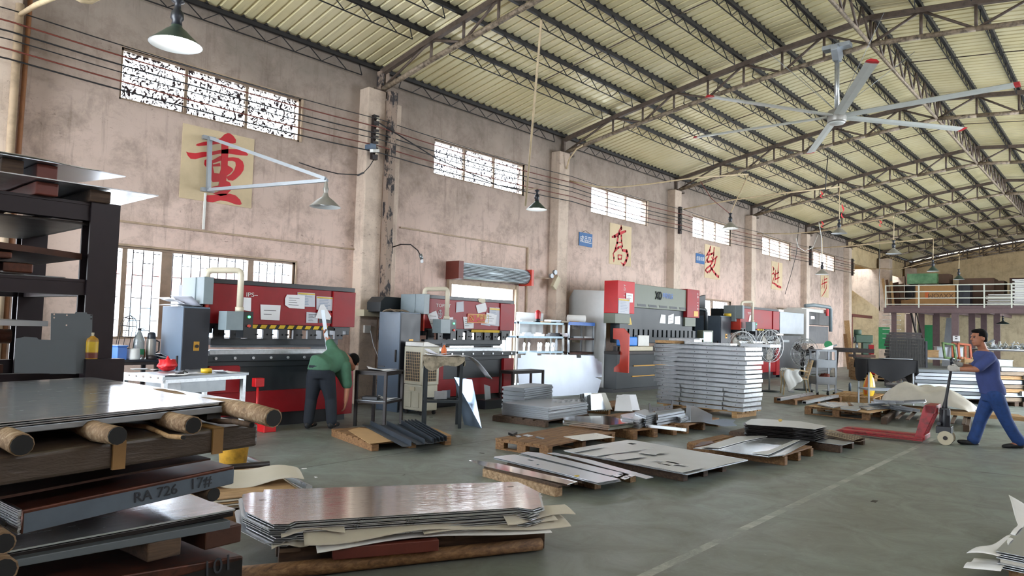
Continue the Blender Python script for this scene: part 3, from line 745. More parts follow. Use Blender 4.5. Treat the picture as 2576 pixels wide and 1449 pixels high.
# ================================================================ polished sheet stack in the centre foreground
OUT = [(617,1287),(608,1247),(612,1243),(640,1238),(662,1238),(664,1232),(770,1229),(1302,1212),(1332,1226),(1358,1240),(1355,1243),(1363,1274),(1338,1282),(1303,1277),(1200,1284),(740,1312),(725,1319),(685,1319)]
def flat(px, z, base=None): return [(p.x,p.y) for p in (G(x,y,z) for x,y in px)]
ol = flat(OUT,.32); cx = sum(p[0] for p in ol)/len(ol); cy = sum(p[1] for p in ol)/len(ol); ol = [(a-cx,b-cy) for a,b in ol]
mb = MB()
def slot(px,py,z,w,h,r):
    c = G(px,py,z); return [(c.x-cx+dx*math.cos(r)-dy*math.sin(r),c.y-cy+dx*math.sin(r)+dy*math.cos(r)) for dx,dy in ((-w/2,-h/2),(w/2,-h/2),(w/2,h/2),(-w/2,h/2))]
mb.prism(ol,0,.0025,0,None,[slot(662,1258,.32,.05,.012,-.55),slot(1284,1225,.32,.05,.02,-.55)])
s0 = mb.obj('polished_sheet','brushed_sheet'); s0.location=(cx,cy,.3185); tag(s0,'polished top sheet with cut corners on the centre foreground stack','metal sheet')
mb = MB(); mb.prism(ol,0,.005,0); s1 = mb.obj('polished_sheet','alu_bright'); s1.location=(cx+.01,cy-.006,.310); tag(s1,'steel sheet with cut corners within the centre foreground stack','metal sheet','sheets below the polished top sheet')
for i in range(1,12):
    o = s1.copy(); C.objects.link(o); o.location=(cx+random.uniform(-.03,.03)-.012*(i>5),cy+random.uniform(-.025,.025),.310-.0108*i); o.rotation_euler=(0,0,random.uniform(-.006,.006))
ya = math.atan2(-.8,1.52); ca,sa = math.cos(ya),math.sin(ya); SC0 = G(685,1319,.32)
SL = Matrix(((ca,-sa,0,SC0.x),(sa,ca,0,SC0.y),(0,0,1,0),(0,0,0,1)))    # u along the front edge, v back
def foam(u0,u1,zi,drop,out,ph,label,fr=9,mat='foam'):
    mb = MB()
    def f(a,b):
        u = u0+(u1-u0)*a; w = .5+.5*math.sin(a*fr+ph); q = 1-b
        return (u, .12-(.12+out*(.75+.25*math.sin(a*5+ph)))*q+.04*(1-b)*math.sin(a*3), zi-drop*q*q*(.35+.65*w)-.004*q)
    mb.grid(f,48,8,0,.004); 
    for k in range(len(mb.v)): mb.v[k] = SL @ mb.v[k]
    return tag(mb.obj('foam_sheet',mat),label,'foam sheet')
foam(.18,1.82,.262,.055,.10,.5,'wavy cream foam sheet hanging out at mid height of the centre stack',10)
foam(.05,.42,.288,.03,.05,2.,'short foam flap at the left of the centre stack',6)
foam(1.45,1.95,.29,.05,.09,1.,'cream foam flap folded over the right end of the centre stack',4)
foam(.25,1.75,.205,.03,.13,2.2,'white foam sheet along the bottom of the centre stack',7,'white_foam')
foam(.0,.5,.225,.045,.06,3.2,'crumpled foam strip near the lower left of the centre stack',13)
foam(.9,1.9,.235,.035,.12,4.,'loose cream foam tongue pointing out at the right of the centre stack',5)
mb = MB(); mb.tube([SL @ Vector(p) for p in ((-.22,.02,.045),(.3,.0,.05),(.9,.03,.05),(1.75,.06,.05))],[.042,.046,.044,.04],12); tag(mb.obj('log','pallet_wood'),'rough log lying under the front of the centre stack','log')
pl = thing('pallet','dark pallet hidden beneath the polished centre stack','pallet',SL @ Vector((.9,.45,0)),ya)
for v in (-.3,.0,.33):
    mb = MB(); mb.box((-.85,v-.04,0),(.9,v+.04,.14)); mb.obj('bearer','pallet_wood_dark',pl,bevel=.004)
for i in range(7):
    mb = MB(); mb.box((-.85+i*.27,-.42,.14),(-.73+i*.27,.42,.165)); mb.obj('deck_board','pallet_wood_dark',pl)
mb = MB(); mb.box((.35,-.06,.1),(1.0,.0,.17),0,SL); tag(mb.obj('timber_block','brown_paint',bevel=.005),'reddish brown plank edge under the front of the centre stack','timber')

# ================================================================ bottom right sheet stack with foam
B = [(2462,1440),(2520,1388),(2640,1260),(2790,1300),(2800,1480),(2600,1455)]
pts = [G(2505,1386,.18),G(2600,1290,.18)]
d = (pts[1]-pts[0]).normalized(); nrm = Vector((d.y,-d.x,0))
BM = Matrix(((d.x,nrm.x,0,pts[0].x),(d.y,nrm.y,0,pts[0].y),(0,0,1,0),(0,0,0,1)))   # u along left edge away, v rightwards
mb = MB(); mb.box((0,0,0),(1.3,.9,.003)); q0 = mb.obj('steel_sheet','steel_sheet'); q0.matrix_world = BM @ Matrix.Translation((0,0,.177)); tag(q0,'topmost sheet of the small stack in the lower right corner','metal sheet')
mb = MB(); mb.box((0,0,0),(1.3,.9,.004)); q1 = mb.obj('steel_sheet','alu_bright'); q1.matrix_world = BM @ Matrix.Translation((-.01,0,.165)); tag(q1,'bright edged sheet inside the stack in the lower right corner','metal sheet','sheets in the lower right stack')
for i,z in enumerate((.153,.141,.108,.096,.084)):
    o = q1.copy(); C.objects.link(o); o.matrix_world = BM @ Matrix.Translation((-.01-.004*i,.005*i,z))
mb = MB(); mb.box((0.02,.02,.112),(1.28,.9,.138),0,BM); tag(mb.obj('foam_sheet','foam'),'crumpled foam layer between the sheets of the lower right stack','foam sheet')
def bfoam(fn,label,nu=14,nv=6):
    mb = MB(); mb.grid(fn,nu,nv,0,.003)
    for k in range(len(mb.v)): mb.v[k] = BM @ mb.v[k]
    return tag(mb.obj('foam_sheet','white_foam'),label,'foam sheet')
bfoam(lambda a,b:(.55+.85*a, .02-(.03+.22*max(0,a-.35))*(1-b), .183+.16*max(0,a-.3)*(1-b)**.7+.01*math.sin(a*9)),'white foam sheet curling up at the back of the lower right stack')
bfoam(lambda a,b:(-.1+.7*a, .03-.17*(1-b)*(1-.7*a), .176-.02*(1-b)+.012*math.sin(a*8+b*3)),'white foam tongue at the front left of the lower right stack')
bfoam(lambda a,b:(-.14+.3*a, .05-.2*(1-b), .1-.03*(1-b)+.012*math.sin(a*6)),'white foam scrap low at the corner of the lower right stack',8,5)
pl = thing('pallet','wooden pallet under the small stack in the lower right corner','pallet'); pl.matrix_world = BM
for v in (.1,.45,.8):
    mb = MB(); mb.box((.05,v-.04,0),(1.25,v+.04,.06)); mb.obj('bearer','pallet_wood',pl)
for i in range(6):
    mb = MB(); mb.box((.05+i*.22,.03,.06),(.15+i*.22,.88,.08)); mb.obj('deck_board','pallet_wood',pl)
# ================================================================ press brakes
XZ = Matrix(((1,0,0,0),(0,0,-1,0),(0,1,0,0),(0,0,0,1)))      # prism drawn in x-z, extruded towards -y
YZ = Matrix(((0,0,1,0),(1,0,0,0),(0,1,0,0),(0,0,0,1)))       # prism drawn in y-z, extruded along +x
def part(parent, name, mats, fn, bevel=0):
    mb = MB(); fn(mb); return mb.obj(name, mats, parent, bevel)
def pendant_arm(t, base, pts, box, led_side, matbox='pendant_grey'):
    """cream tube from the machine top to a hanging control box"""
    p = []; 
    for i,q in enumerate(pts):
        q = Vector(q)
        if 0 < i < len(pts)-1:
            a = (Vector(pts[i-1])-q).normalized()*.07; b = (Vector(pts[i+1])-q).normalized()*.07
            for k in range(5):
                s_ = k/4; p.append(q+a*(1-s_)**2+b*s_**2)
        else: p.append(q)
    arm = part(t,'pendant_arm','tube_cream',lambda m:(m.tube(p,.042,12), m.cyl(pts[-1]+Vector((0,0,.0)),pts[-1]+Vector((0,0,.06)),.055,12)))
    (x0,x1,z0,z1),y = box
    b = part(t,'control_pendant',[matbox],lambda m:m.box((x0,y,z0),(x1,y+.22,z1)),.006)
    part(b,'key_panel','black_paint',lambda m:m.box((x1,y-.004,z0-.1),(x1+.13,y+.2,z1)),)
    part(b,'green_button','led_green',lambda m:m.cyl((x1+.07,y-.02,z1-.07),(x1+.07,y,z1-.07),.016,10))
    part(b,'red_button','red_orange',lambda m:m.cyl((x1+.07,y-.03,z0+.06),(x1+.07,y,z0+.06),.02,10))
    return b
def press_brake(label, x0, yf, w, k=1.0, logo=None, arm=True, clamps=9, red='machine_red', yellow=(0,1)):
    t = thing('press_brake',label,'press brake',(x0,yf,0)); H = lambda z:z*k
    part(t,'side_frame',['machine_charcoal'],lambda m:[m.prism([(.16,0),(1.02,0),(1.02,H(1.98)),(.05,H(1.98)),(.05,H(1.32)),(.5,H(1.3)),(.5,H(1.02)),(.16,H(.95))],a,a+.06,0,YZ) for a in (.04,w-.10)],.004)
    part(t,'top_strip','black_paint',lambda m:m.box((.01,-.01,H(1.99)),(w,.35,H(2.055))),.004)
    cov = part(t,'red_cover',[red],lambda m:m.box((0,0,H(1.45)),(w*.82,.3,H(1.99))),.004)
    part(cov,'end_cover',[red],lambda m:m.box((w*.825,-.03,H(1.44)),(w,.3,H(1.985))),.005)
    part(cov,'lit_left_edge',['red_orange'],lambda m:m.box((-.035,-.02,H(1.4)),(0,.3,H(1.99))),.004)  # orange strip puts the lit side of the cover into its colour
    if logo: text(logo,.085*k,(w*.19 if k==1 and logo=='TOPSET' else w*.26,-.003,H(1.87)),(PI/2,0,0),'white_paint',cov,'logo',sx=1.25)
    part(t,'clamp_row','black_paint',lambda m:(m.box((.05,.04,H(1.38)),(w-.04,.2,H(1.455))),[m.box((.1+i*(w-.2)/clamps,-.0,H(1.25)),(.1+i*(w-.2)/clamps+(w-.2)/clamps*.6,.045,H(1.42))) for i in range(clamps)],[m.cyl((.1+i*(w-.2)/clamps+.07*j,-.02,H(1.31)),(.1+i*(w-.2)/clamps+.07*j,.0,H(1.31)),.012,6) for i in range(clamps) for j in (1,2)]))
    def stripes(m):
        n = 9
        for i in range(n):
            a = w*yellow[0]+w*(yellow[1]-yellow[0])*i/n; m.add([(a,-.012,H(1.445)),(a+.09,-.012,H(1.445)),(a+.05,-.03,H(1.395)),(a-.04,-.03,H(1.395))],[(3,2,1,0)])
    part(t,'warning_stripes','warn_yellow',stripes)
    part(t,'warning_base','black_paint',lambda m:m.add([(.05+w*yellow[0],-.008,H(1.447)),(w*.84,-.008,H(1.447)),(w*.84,-.027,H(1.393)),(.05+w*yellow[0],-.027,H(1.393))],[(3,2,1,0)]))
    part(t,'upper_beam','machine_charcoal',lambda m:m.box((.1,.08,H(1.16)),(w-.22,.17,H(1.25))),.003)
    part(t,'punch','steel_grey',lambda m:m.prism([(.09,H(1.16)),(.15,H(1.16)),(.125,H(1.125))],.12,w-.25,0,YZ))
    part(t,'die','galvanised',lambda m:(m.box((.08,.06,H(1.03)),(w-.22,.2,H(1.085))),m.box((.1,.1,H(1.085)),(w-.24,.13,H(1.098)))),.003)
    part(t,'die_rail','machine_charcoal',lambda m:(m.box((-.08,-.04,H(.94)),(w+.06,.24,H(1.025))),m.box((-.06,.0,H(.86)),(w-.1,.2,H(.94)))),.004)
    part(t,'rail_bolts','alu_bright',lambda m:[m.cyl((.12+i*(w-.2)/8,-.055,H(.985)),(.12+i*(w-.2)/8,-.04,H(.985)),.02,8) for i in range(9)])
    low = part(t,'table_front','machine_charcoal',lambda m:m.box((.1,.02,H(.2)),(w-.1,.22,H(.87))),.006)
    part(low,'red_side',[red],lambda m:m.prism([(0,H(.52)),(0,H(.84)),(.05,H(.885)),(.45,H(.885)),(.47,H(.86)),(.47,H(.52))],-.26,.05,0,XZ),.004)
    part(low,'red_side',[red],lambda m:m.box((w-.3,-.05,H(.1)),(w,.3,H(.885))),.004)
    part(low,'red_stripe',[red],lambda m:m.box((0,-.03,H(.2)),(w-.31,.16,H(.52))),.004)
    part(low,'lit_left_edge',['red_orange'],lambda m:m.box((-.03,-.05,H(.2)),(0,.26,H(.84))),.004)  # lit side face of the red block painted as an orange strip
    part(t,'base','black_paint',lambda m:m.box((.02,.06,0),(w-.06,1.0,H(.2))))
    part(t,'gear_box','pendant_grey',lambda m:m.box((-.14,.1,H(1.62)),(-.04,.5,H(2.06))),.008)
    if arm:
        pendant_arm(t,None,[Vector((-.07,-.07,H(2.02))),Vector((-.07,-.07,H(2.15))),Vector((.3,-.27,H(2.17))),Vector((.3,-.27,H(1.62)))],((.08,.32,H(1.37),H(1.62)),-.36),0)
        part(t,'arm_mount','pendant_grey',lambda m:m.box((-.13,-.13,H(1.7)),(0,.1,H(2.06))),.005)
    return t
p1 = press_brake('red and charcoal press brake nearest the camera, with the bent worker in front','%s'and 4.37,9.27,2.34,1.0,None,yellow=(.27,.82))
text('IPS\u2013',.085,(4.98+.0-4.37,-.004,1.86),(PI/2,0,0),'white_paint',p1,'faded_logo',sx=1.2)
p2 = press_brake('red press brake reading TOPSET in front of the roller shutter door',8.47,9.6,2.42,1.0,'TOPSET',yellow=(.5,.83))
p4 = press_brake('far red press brake behind the tall aluminium frame stack',21.7,9.5,3.2,1.17,None,clamps=11,yellow=(.2,.6))
text('TOPSET',.1,(.75,-.004,2.18),(PI/2,0,0),'white_paint',p4,'logo',sx=1.2)
# yellow no-entry plate and small marks on press 2
pm = thing('warning_plate','yellow edged red no reaching warning plate on the second press brake','sign',(9.85,9.585,1.66))
part(pm,'plate','machine_red_bright',lambda m:m.box((-.3,0,-.09),(.3,.006,.09)))
part(pm,'rim','warn_yellow',lambda m:(m.box((-.29,-.003,.074),(.29,0,.084)),m.box((-.29,-.003,-.084),(.29,0,-.074)),m.box((-.29,-.003,-.084),(-.28,0,.084)),m.box((.28,-.003,-.084),(.29,0,.084)),m.tube([(-.19+.055*math.cos(q*PI/8),-.003,.055*math.sin(q*PI/8)) for q in range(16)],.006,5,closed=True),m.bar((-.225,-.003,.035),(-.155,-.003,-.035),.012)))
text('严禁伸',.1,(.08,-.004,.02),(PI/2,0,0),'warn_yellow',pm); text('NO ENTRY',.045,(.08,-.004,-.05),(PI/2,0,0),'warn_yellow',pm)
text('T系行业服务',.055,(2.0,-.003,1.87),(PI/2,0,0),'paper_grey',p2,'lettering')
part(p2,'emblem','paper_grey',lambda m:[m.tube([(.38+.05*math.cos(q*PI/8),-.003,1.72+.07*math.sin(q*PI/8)) for q in range(16)],.008,4,closed=True),m.bar((.34,-.003,1.72),(.42,-.003,1.72),.012),m.bar((.38,-.003,1.65),(.38,-.003,1.79),.012)])
part(p2,'top_badge','beige_plastic',lambda m:m.prism([(1.35,2.03),(1.42,2.06),(1.55,2.05),(1.56,2.0),(1.5,1.96),(1.38,1.98)],.0,.02,0,XZ))
# ---- press 3 (green grey, red ends)
t = thing('press_brake','large green grey press brake with red end boxes, behind the shelf and frame stack','press brake',(14.6,9.5,0)); w3 = 4.29
part(t,'crossbeam','machine_green_grey',lambda m:m.box((.77,.04,2.1),(3.57,.5,2.7)),.01)
part(t,'vent_row','machine_charcoal',lambda m:[m.add([(1.0+i*.55,.035,2.14),(1.4+i*.55,.035,2.14),(1.36+i*.55,.03,2.2),(.96+i*.55,.03,2.2)],[(0,1,2,3)]) for i in range(5)])
for a,b,nm in ((0,.77,'left_end_box'),(3.56,4.29,'right_end_box')):
    e = part(t,nm,['machine_red_bright' if a==0 else 'machine_red'],lambda m:m.box((a,0,1.93),(b,.4,2.73)),.008)
    part(e,'lower_trim','machine_green_grey',lambda m:m.box((a+.0,.06,1.68),(b-.1,.4,1.93)),.006)
    for i,ch in enumerate('YD-13E'): text(ch,.11,(a+(.3 if a==0 else .62),-.003,2.62-i*.085),(PI/2,-PI/2,0),'white_paint',e,'lettering')
part(t,'ram','charcoal',lambda m:m.box((.3,.12,1.2),(4.1,.4,2.12)),.01)
part(t,'clamp_row','machine_charcoal',lambda m:(m.box((.3,.06,1.42),(4.1,.12,1.56)),[m.box((.34+i*.24,.02,1.36),(.5+i*.24,.1,1.55)) for i in range(16)]))
part(t,'side_frame','dull_sheet',lambda m:m.prism([(.37,0),(1.5,0),(1.5,2.3),(1.35,2.52),(.37,2.48)],.02,.08,0,YZ),.005)
part(t,'side_frame','machine_charcoal',lambda m:m.prism([(.37,0),(1.3,0),(1.3,2.4),(.37,2.4)],4.1,4.16,0,YZ))
part(t,'throat_guard',['red_orange'],lambda m:m.prism([(-.35,.5),(-.35,1.42),(-.2,1.56),(.1,1.56),(.1,1.3),(-.08,1.28),(-.12,1.1),(-.1,.72),(.06,.6),(.06,.5)],-.02,.02,0,YZ),.004)
low = part(t,'table_front','charcoal',lambda m:(m.prism([(.0,.08),(.0,.62),(-.02,.95),(.35,.95),(.35,.08)],.0,3.5,0,YZ),),.008)
part(low,'table_edge','dark_steel',lambda m:(m.box((-.1,-.12,.93),(3.6,.3,1.0)),m.box((.0,.02,1.0),(3.5,.1,1.12))),.004)
part(low,'trim_strip','gold',lambda m:(m.box((.75,-.03,.62),(2.6,-.01,.645)),m.box((.7,-.02,.36),(2.6,-.003,.385))))
part(t,'base','black_paint',lambda m:m.box((-.1,.02,0),(3.9,1.2,.09)))
part(t,'warning_triangle','warn_yellow',lambda m:m.add([(.68,.115,1.66),(.86,.115,1.66),(.77,.115,1.86)],[(0,1,2)]))
lg = part(t,'maker_logo','ink',lambda m:(m.bar((1.86,.03,2.36),(2.0,.03,2.56),.03,.02),m.bar((2.0,.03,2.36),(1.86,.03,2.56),.03,.02),m.tube([(2.1+.06*math.cos(q*PI/8),.03,2.46+.1*math.sin(q*PI/8)) for q in range(16)],.014,5,closed=True)))
text('申和机床',.17,(2.52,.035,2.46),(PI/2,0,0),'blue',lg,'lettering',sx=.85)
part(t,'control_arm','machine_charcoal',lambda m:m.tube([(4.29,.2,2.2),(4.7,.1,2.2),(4.8,.08,2.18),(4.82,.06,2.1),(4.82,.05,1.55)],.06,10))
cp = part(t,'control_panel','machine_green_grey',lambda m:m.box((4.45,-.05,.9),(5.1,.15,1.58)),.01)
part(cp,'screen','screen_blue',lambda m:m.box((4.5,-.056,1.25),(4.98,-.05,1.53)))
part(cp,'red_button','red_orange',lambda m:m.cyl((5.02,-.08,1.0),(5.02,-.05,1.0),.04,10)); part(cp,'white_button','white_paint',lambda m:[m.cyl((4.6+.13*i,-.07,1.0),(4.6+.13*i,-.05,1.0),.03,8) for i in range(2)])
part(t,'no_reach_plate','gold',lambda m:m.box((3.95,-.006,1.97),(4.2,0,2.12)))
# tooling on press 3's table: blue box, white sack
mb = MB(); mb.box((14.75,9.47,1.13),(15.5,9.62,1.36)); tag(mb.obj('sack','bright_blue',bevel=.03),'bright blue sack on the table of the green grey press brake','sack')
mb = MB(); mb.box((15.52,9.46,1.13),(16.05,9.6,1.4)); tag(mb.obj('carton','white_paint',bevel=.004),'white printed carton beside the blue sack on the green grey press','box')
mb = MB(); mb.box((14.72,9.43,1.01),(16.2,9.5,1.12)); tag(mb.obj('tool_tray','beige_plastic',bevel=.01),'low beige tray under the blue sack at the green grey press','tray')
# red foot pedal with post in front of press 1
p = W(640,955,8.95); fp = thing('foot_pedal_post','red floor pedal with a red post and switch in front of the first press','foot switch',(G(668,1085).x,G(668,1085).y,0))
part(fp,'pedal_box','safety_red',lambda m:m.box((-.09,-.12,0),(.09,.12,.16)),.01)
part(fp,'post','safety_red',lambda m:m.cyl((-.09,.1,.05),(-.09,.1,.62),.018,8)); part(fp,'switch_box','safety_red',lambda m:m.box((-.15,.05,.6),(-.02,.16,.72)),.008)
# ---- electrical cabinets
def cabinet(label, x0, x1, y0, y1, h, handle=True, side='cabinet_blue_grey', front='cabinet_dark'):
    t = thing('electrical_cabinet',label,'cabinet',(x0,y0,0)); w,d = x1-x0,y1-y0
    part(t,'body',[side],lambda m:m.box((0,.02,0),(w,d,h)),.006)
    dr = part(t,'door',[front],lambda m:m.box((.005,0,.04),(w-.005,.02,h-.02)),.004)
    sw = part(dr,'switch_plate','gold',lambda m:m.box((w*.42,-.008,h*.66),(w*.62,0,h*.73)))
    part(dr,'rotary_switch','dark_steel',lambda m:m.cyl((w*.52,-.03,h*.695),(w*.52,-.008,h*.695),.022,10))
    if handle: part(t,'latch','dark_steel',lambda m:m.box((-.018,.09,h*.5),(0,.12,h*.62)),.004)
    return t
cabinet('grey electrical cabinet with papers on top, left of the first press brake',3.98,4.33,9.1,9.75,1.66)
cabinet('blue grey electrical cabinet with its dark door, left of the TOPSET press',7.86,8.31,9.5,10.1,1.72)
cabinet('dark electrical cabinet with a yellow lamp at the far red press',20.75,21.45,9.7,10.6,2.05)
mb = MB(); mb.cyl((21.3,9.75,2.05),(21.3,9.75,2.14),.12,12); tag(mb.obj('warning_lamp','warn_yellow'),'yellow lamp on the dark cabinet by the far red press','lamp')
for x,y,z,lab in ((8.05,10.15,1.72,'dark rounded machine shoulder behind the blue grey cabinet'),(19.6,10.2,0,'dark rounded side plate beside the far dark cabinet')):
    mb = MB(); 
    if z: mb.prism([(7.95,1.72),(7.95,1.9),(8.05,2.0),(8.5,2.0),(8.5,1.72)],-10.6,-10.2,0,XZ)
    else: mb.prism([(19.6,0),(19.6,2.3),(19.9,2.55),(20.7,2.6),(21.6,2.75),(21.6,0)],-10.75,-10.65,0,XZ)
    tag(mb.obj('machine_housing','charcoal',bevel=.01),lab,'machine panel')
# loose papers on the first cabinet
for i,(dx,dy,r,c) in enumerate(((.05,.1,.2,0),(.12,.25,-.3,.03),(.2,.15,.5,.05),(.1,.3,.1,.02))):
    mb = MB(); mb.grid(lambda u,v:((u-.5)*.42,(v-.5)*.3,.012*i+(c+.02)*math.sin(u*PI*1.3+i)+.03*(u>.7)*(u-.7)*3),10,4,0,.003); o = mb.obj('paper_sheaf','paper' if i%2 else 'paper_grey'); o.location=(4.0+dx,9.25+dy,1.672+.02*i); o.rotation_euler=(0,0,r)
    tag(o,['bottom curled sheaf of papers on the grey cabinet','second sheaf of papers on the grey cabinet','third sheaf of papers on the grey cabinet','topmost curled paper on the grey cabinet'][i],'paper')
mb = MB(); mb.tube([(7.95+.25*math.cos(a),9.75+.1*math.sin(a*2),1.74+.02*math.sin(a*3)) for a in [i*.5 for i in range(13)]],.015,6); tag(mb.obj('rope','wood_grey'),'coil of old rope on the blue grey cabinet','rope')
# ---- papers pinned to the presses
def note(px, y, label, mat='paper', lines=0, head=None, name='paper_note', th=.002, lift=.0):
    q = [W(a,b,y) for a,b in px]; cx=sum(p.x for p in q)/len(q); cz=sum(p.z for p in q)/len(q)
    mb = MB(); mb.prism([(p.x-cx,p.z-cz) for p in q],0,th,0,XZ); o = mb.obj(name,mat); o.location=(cx,y,cz); tag(o,label,'paper')
    x0=min(p.x for p in q)-cx; x1=max(p.x for p in q)-cx; z0=min(p.z for p in q)-cz; z1=max(p.z for p in q)-cz
    if lines:
        mb = MB(); rd = random.Random(int(px[0][0]))
        for i in range(lines):
            z = z1-(z1-z0)*(i+1.5)/(lines+2); mb.box((x0+(x1-x0)*.18,-th-.001,z-.003),(x0+(x1-x0)*rd.uniform(.5,.85),-th,z+.003))
        mb.obj('print','ink_blue' if head else 'ink',o)
    if head:
        mb = MB(); mb.box((x0+.03*(x1-x0),-th-.001,z1-(z1-z0)*.14),(x1-.03*(x1-x0),-th,z1-(z1-z0)*.04)); mb.obj('heading',head,o)
    return o
Y1 = 9.262
note([(748,735),(792,738),(792,772),(749,771)],Y1,'printed notice with a yellow heading on the first press, left of the two','paper_grey',7,'warn_yellow')
note([(796,745),(840,748),(839,782),(796,779)],Y1,'printed notice with a yellow heading on the first press, right of the two','paper_grey',7,'warn_yellow')
note([(655,766),(706,768),(703,806),(656,804)],Y1,'square drawing sheet on the middle of the first press','paper',2)
note([(722,741),(767,743),(766,777),(728,775),(717,767),(717,751)],Y1-.004,'drawing sheet with cut corners overlapping a notice on the first press','paper',4)
note([(613,748),(632,749),(631,783),(611,780)],Y1,'plain sheet beside the control pendant of the first press','paper')
note([(771,785),(800,787),(799,813),(770,812)],Y1,'small grey instruction plate low on the first press','paper_grey',5)
note([(801,788),(838,787),(838,815),(800,814)],Y1,'red and black hazard label low on the first press','machine_red_bright',0,None)
note([(802,796),(837,797),(837,814),(801,813)],Y1-.003,'black lower half of the hazard label on the first press','black_paint',3)
note([(806,767),(815,766),(833,796),(830,805),(793,800)],Y1-.02,'folded white paper tucked over the hazard label','paper')
Y2 = 9.592
note([(1075,791),(1097,781),(1108,818),(1088,829)],Y2,'tilted white sheet at the left of the TOPSET press','paper',3)
note([(1115,799),(1140,798),(1139,828),(1112,829)],Y2,'drawing sheet left of the pendant on the TOPSET press','paper',3)
note([(1165,797),(1193,797),(1191,826),(1168,827)],Y2,'drawing sheet right of the pendant on the TOPSET press','paper',4)
note([(1148,760),(1166,758),(1167,784),(1147,786)],Y2,'plain sheet behind the pendant tube of the TOPSET press','paper_grey')
note([(1197,768),(1221,761),(1225,776),(1222,784),(1202,788)],Y2,'folded sheet over the warning plate of the TOPSET press','paper')
note([(1231,773),(1257,775),(1257,821),(1231,818)],Y2,'blue printed notice with a yellow heading on the TOPSET press','paper_grey',8,'warn_yellow')
note([(1224,786),(1250,792),(1246,817),(1219,813)],Y2-.006,'drawing sheet pinned over the notice of the TOPSET press','paper',3)
note([(1211,806),(1235,808),(1233,820),(1209,817)],Y2-.003,'pale green slip at the lower right of the TOPSET press','paper_grey')
Y3 = 9.49
note([(1556,750),(1584,753),(1583,790),(1555,788)],Y3,'yellow headed notice on the left red end box of the green grey press','paper_grey',8,'warn_yellow')
note([(1575,737),(1592,739),(1592,761),(1584,761),(1584,752),(1575,751)],Y3-.004,'white printed slip above the notice on the left red end box','paper',4)
Y3 = 9.615
note([(1663,791),(1674,792),(1674,814),(1659,813)],Y3,'leftmost of three white papers on the green grey press','paper')
note([(1681,794),(1695,789),(1694,813),(1680,815)],Y3,'middle one of three white papers on the green grey press','paper',2)
note([(1697,796),(1711,795),(1711,816),(1697,815)],Y3,'rightmost of three white papers on the green grey press','paper')
note([(1886,793),(1895,791),(1894,808),(1883,809)],9.49,'white paper on the far red press','paper')
# ---- machine behind the far red press
t = thing('press_brake','white and black machine at the far end of the press row','press brake',(28.0,9.6,0))
part(t,'frame','white_paint',lambda m:(m.prism([(0,1.3),(0,2.55),(.9,2.55),(.9,0),(.5,0),(.5,1.1)],.0,.3,0,YZ),m.box((.05,.2,2.45),(3.2,.8,2.6))),.02)
part(t,'upper_panel','black_paint',lambda m:m.box((.3,.1,1.95),(3.2,.5,2.45)),.01); part(t,'ram','cabinet_dark',lambda m:m.box((.3,.2,1.2),(3.2,.45,1.9)),.01)
part(t,'display','led_white',lambda m:m.box((.8,.09,2.18),(1.15,.1,2.28))); part(t,'red_panel','safety_red',lambda m:m.box((2.6,.05,2.35),(3.0,.1,2.75)))
part(t,'table_front','machine_charcoal',lambda m:m.box((.1,.05,.1),(3.2,.5,.95)),.01); part(t,'base','black_paint',lambda m:m.box((0,.1,0),(3.2,.9,.1)))
part(t,'pendant_arm','pendant_grey',lambda m:m.tube([(-.2,.0,2.65),(.2,-.2,2.7),(1.9,-.25,2.68),(2.05,-.25,2.6),(2.05,-.25,1.7)],.07,8))
t = thing('machine_cabinet','wide grey machine cabinet right of the far red press','cabinet',(25.3,9.5,0))
part(t,'upper_box','steel_matte',lambda m:m.box((0,.1,1.55),(2.4,.9,2.35)),.01); part(t,'lower_box','cabinet_dark',lambda m:m.box((0,.1,0),(2.1,1.0,1.5)),.01)
part(t,'handle','steel_grey',lambda m:m.box((.2,.06,1.25),(.8,.1,1.33)))
# ================================================================ pallets and sheet metal on the floor
def pallet(label, Lp, Fp, Rp, h=.12, nb=8, blocks=False, mat='pallet_wood', bear=3, along='u', gap=.35, bmat=None, wmax=None):
    """pallet from the floor pixels of its left, front and right corners"""
    L,Fc,R = G(*Lp),G(*Fp),G(*Rp); u = (R-Fc); w = u.length; a = math.atan2(u.y,u.x); v = L-Fc; d = abs(-math.sin(a)*v.x+math.cos(a)*v.y)
    t = thing('pallet',label,'pallet',Fc,a); bw = .09; bmat = bmat or mat
    for i in range(bear):
        x = i*(w-bw)/(bear-1); mb = MB()
        if blocks:
            for k in range(3): y = k*(d-.13)/2; mb.box((x,y,.02),(x+bw,y+.13,h-.022))
            mb.box((x,0,0),(x+bw,d,.02)); mb.box((x,0,h-.022),(x+bw,d,h-.0))
        else: mb.box((x,0,0),(x+bw,d,h-.02))
        mb.obj('bearer',bmat,t,bevel=.004)
    n = nb
    for i in range(n):
        mb = MB(); 
        if along == 'u': q = d/n; mb.box((-.01,i*q+q*gap*.3,h-.02 if not blocks else h),(w+.01,(i+1)*q-q*gap*.3,h if not blocks else h+.02))
        else: q = w/n; mb.box((i*q+q*gap*.3,-.01,h-.02),((i+1)*q-q*gap*.3,d+.01,h))
        mb.obj('deck_board',mat,t)
    M = Matrix.Translation(Fc) @ Matrix.Rotation(a,4,'Z')
    return t, M, w, d
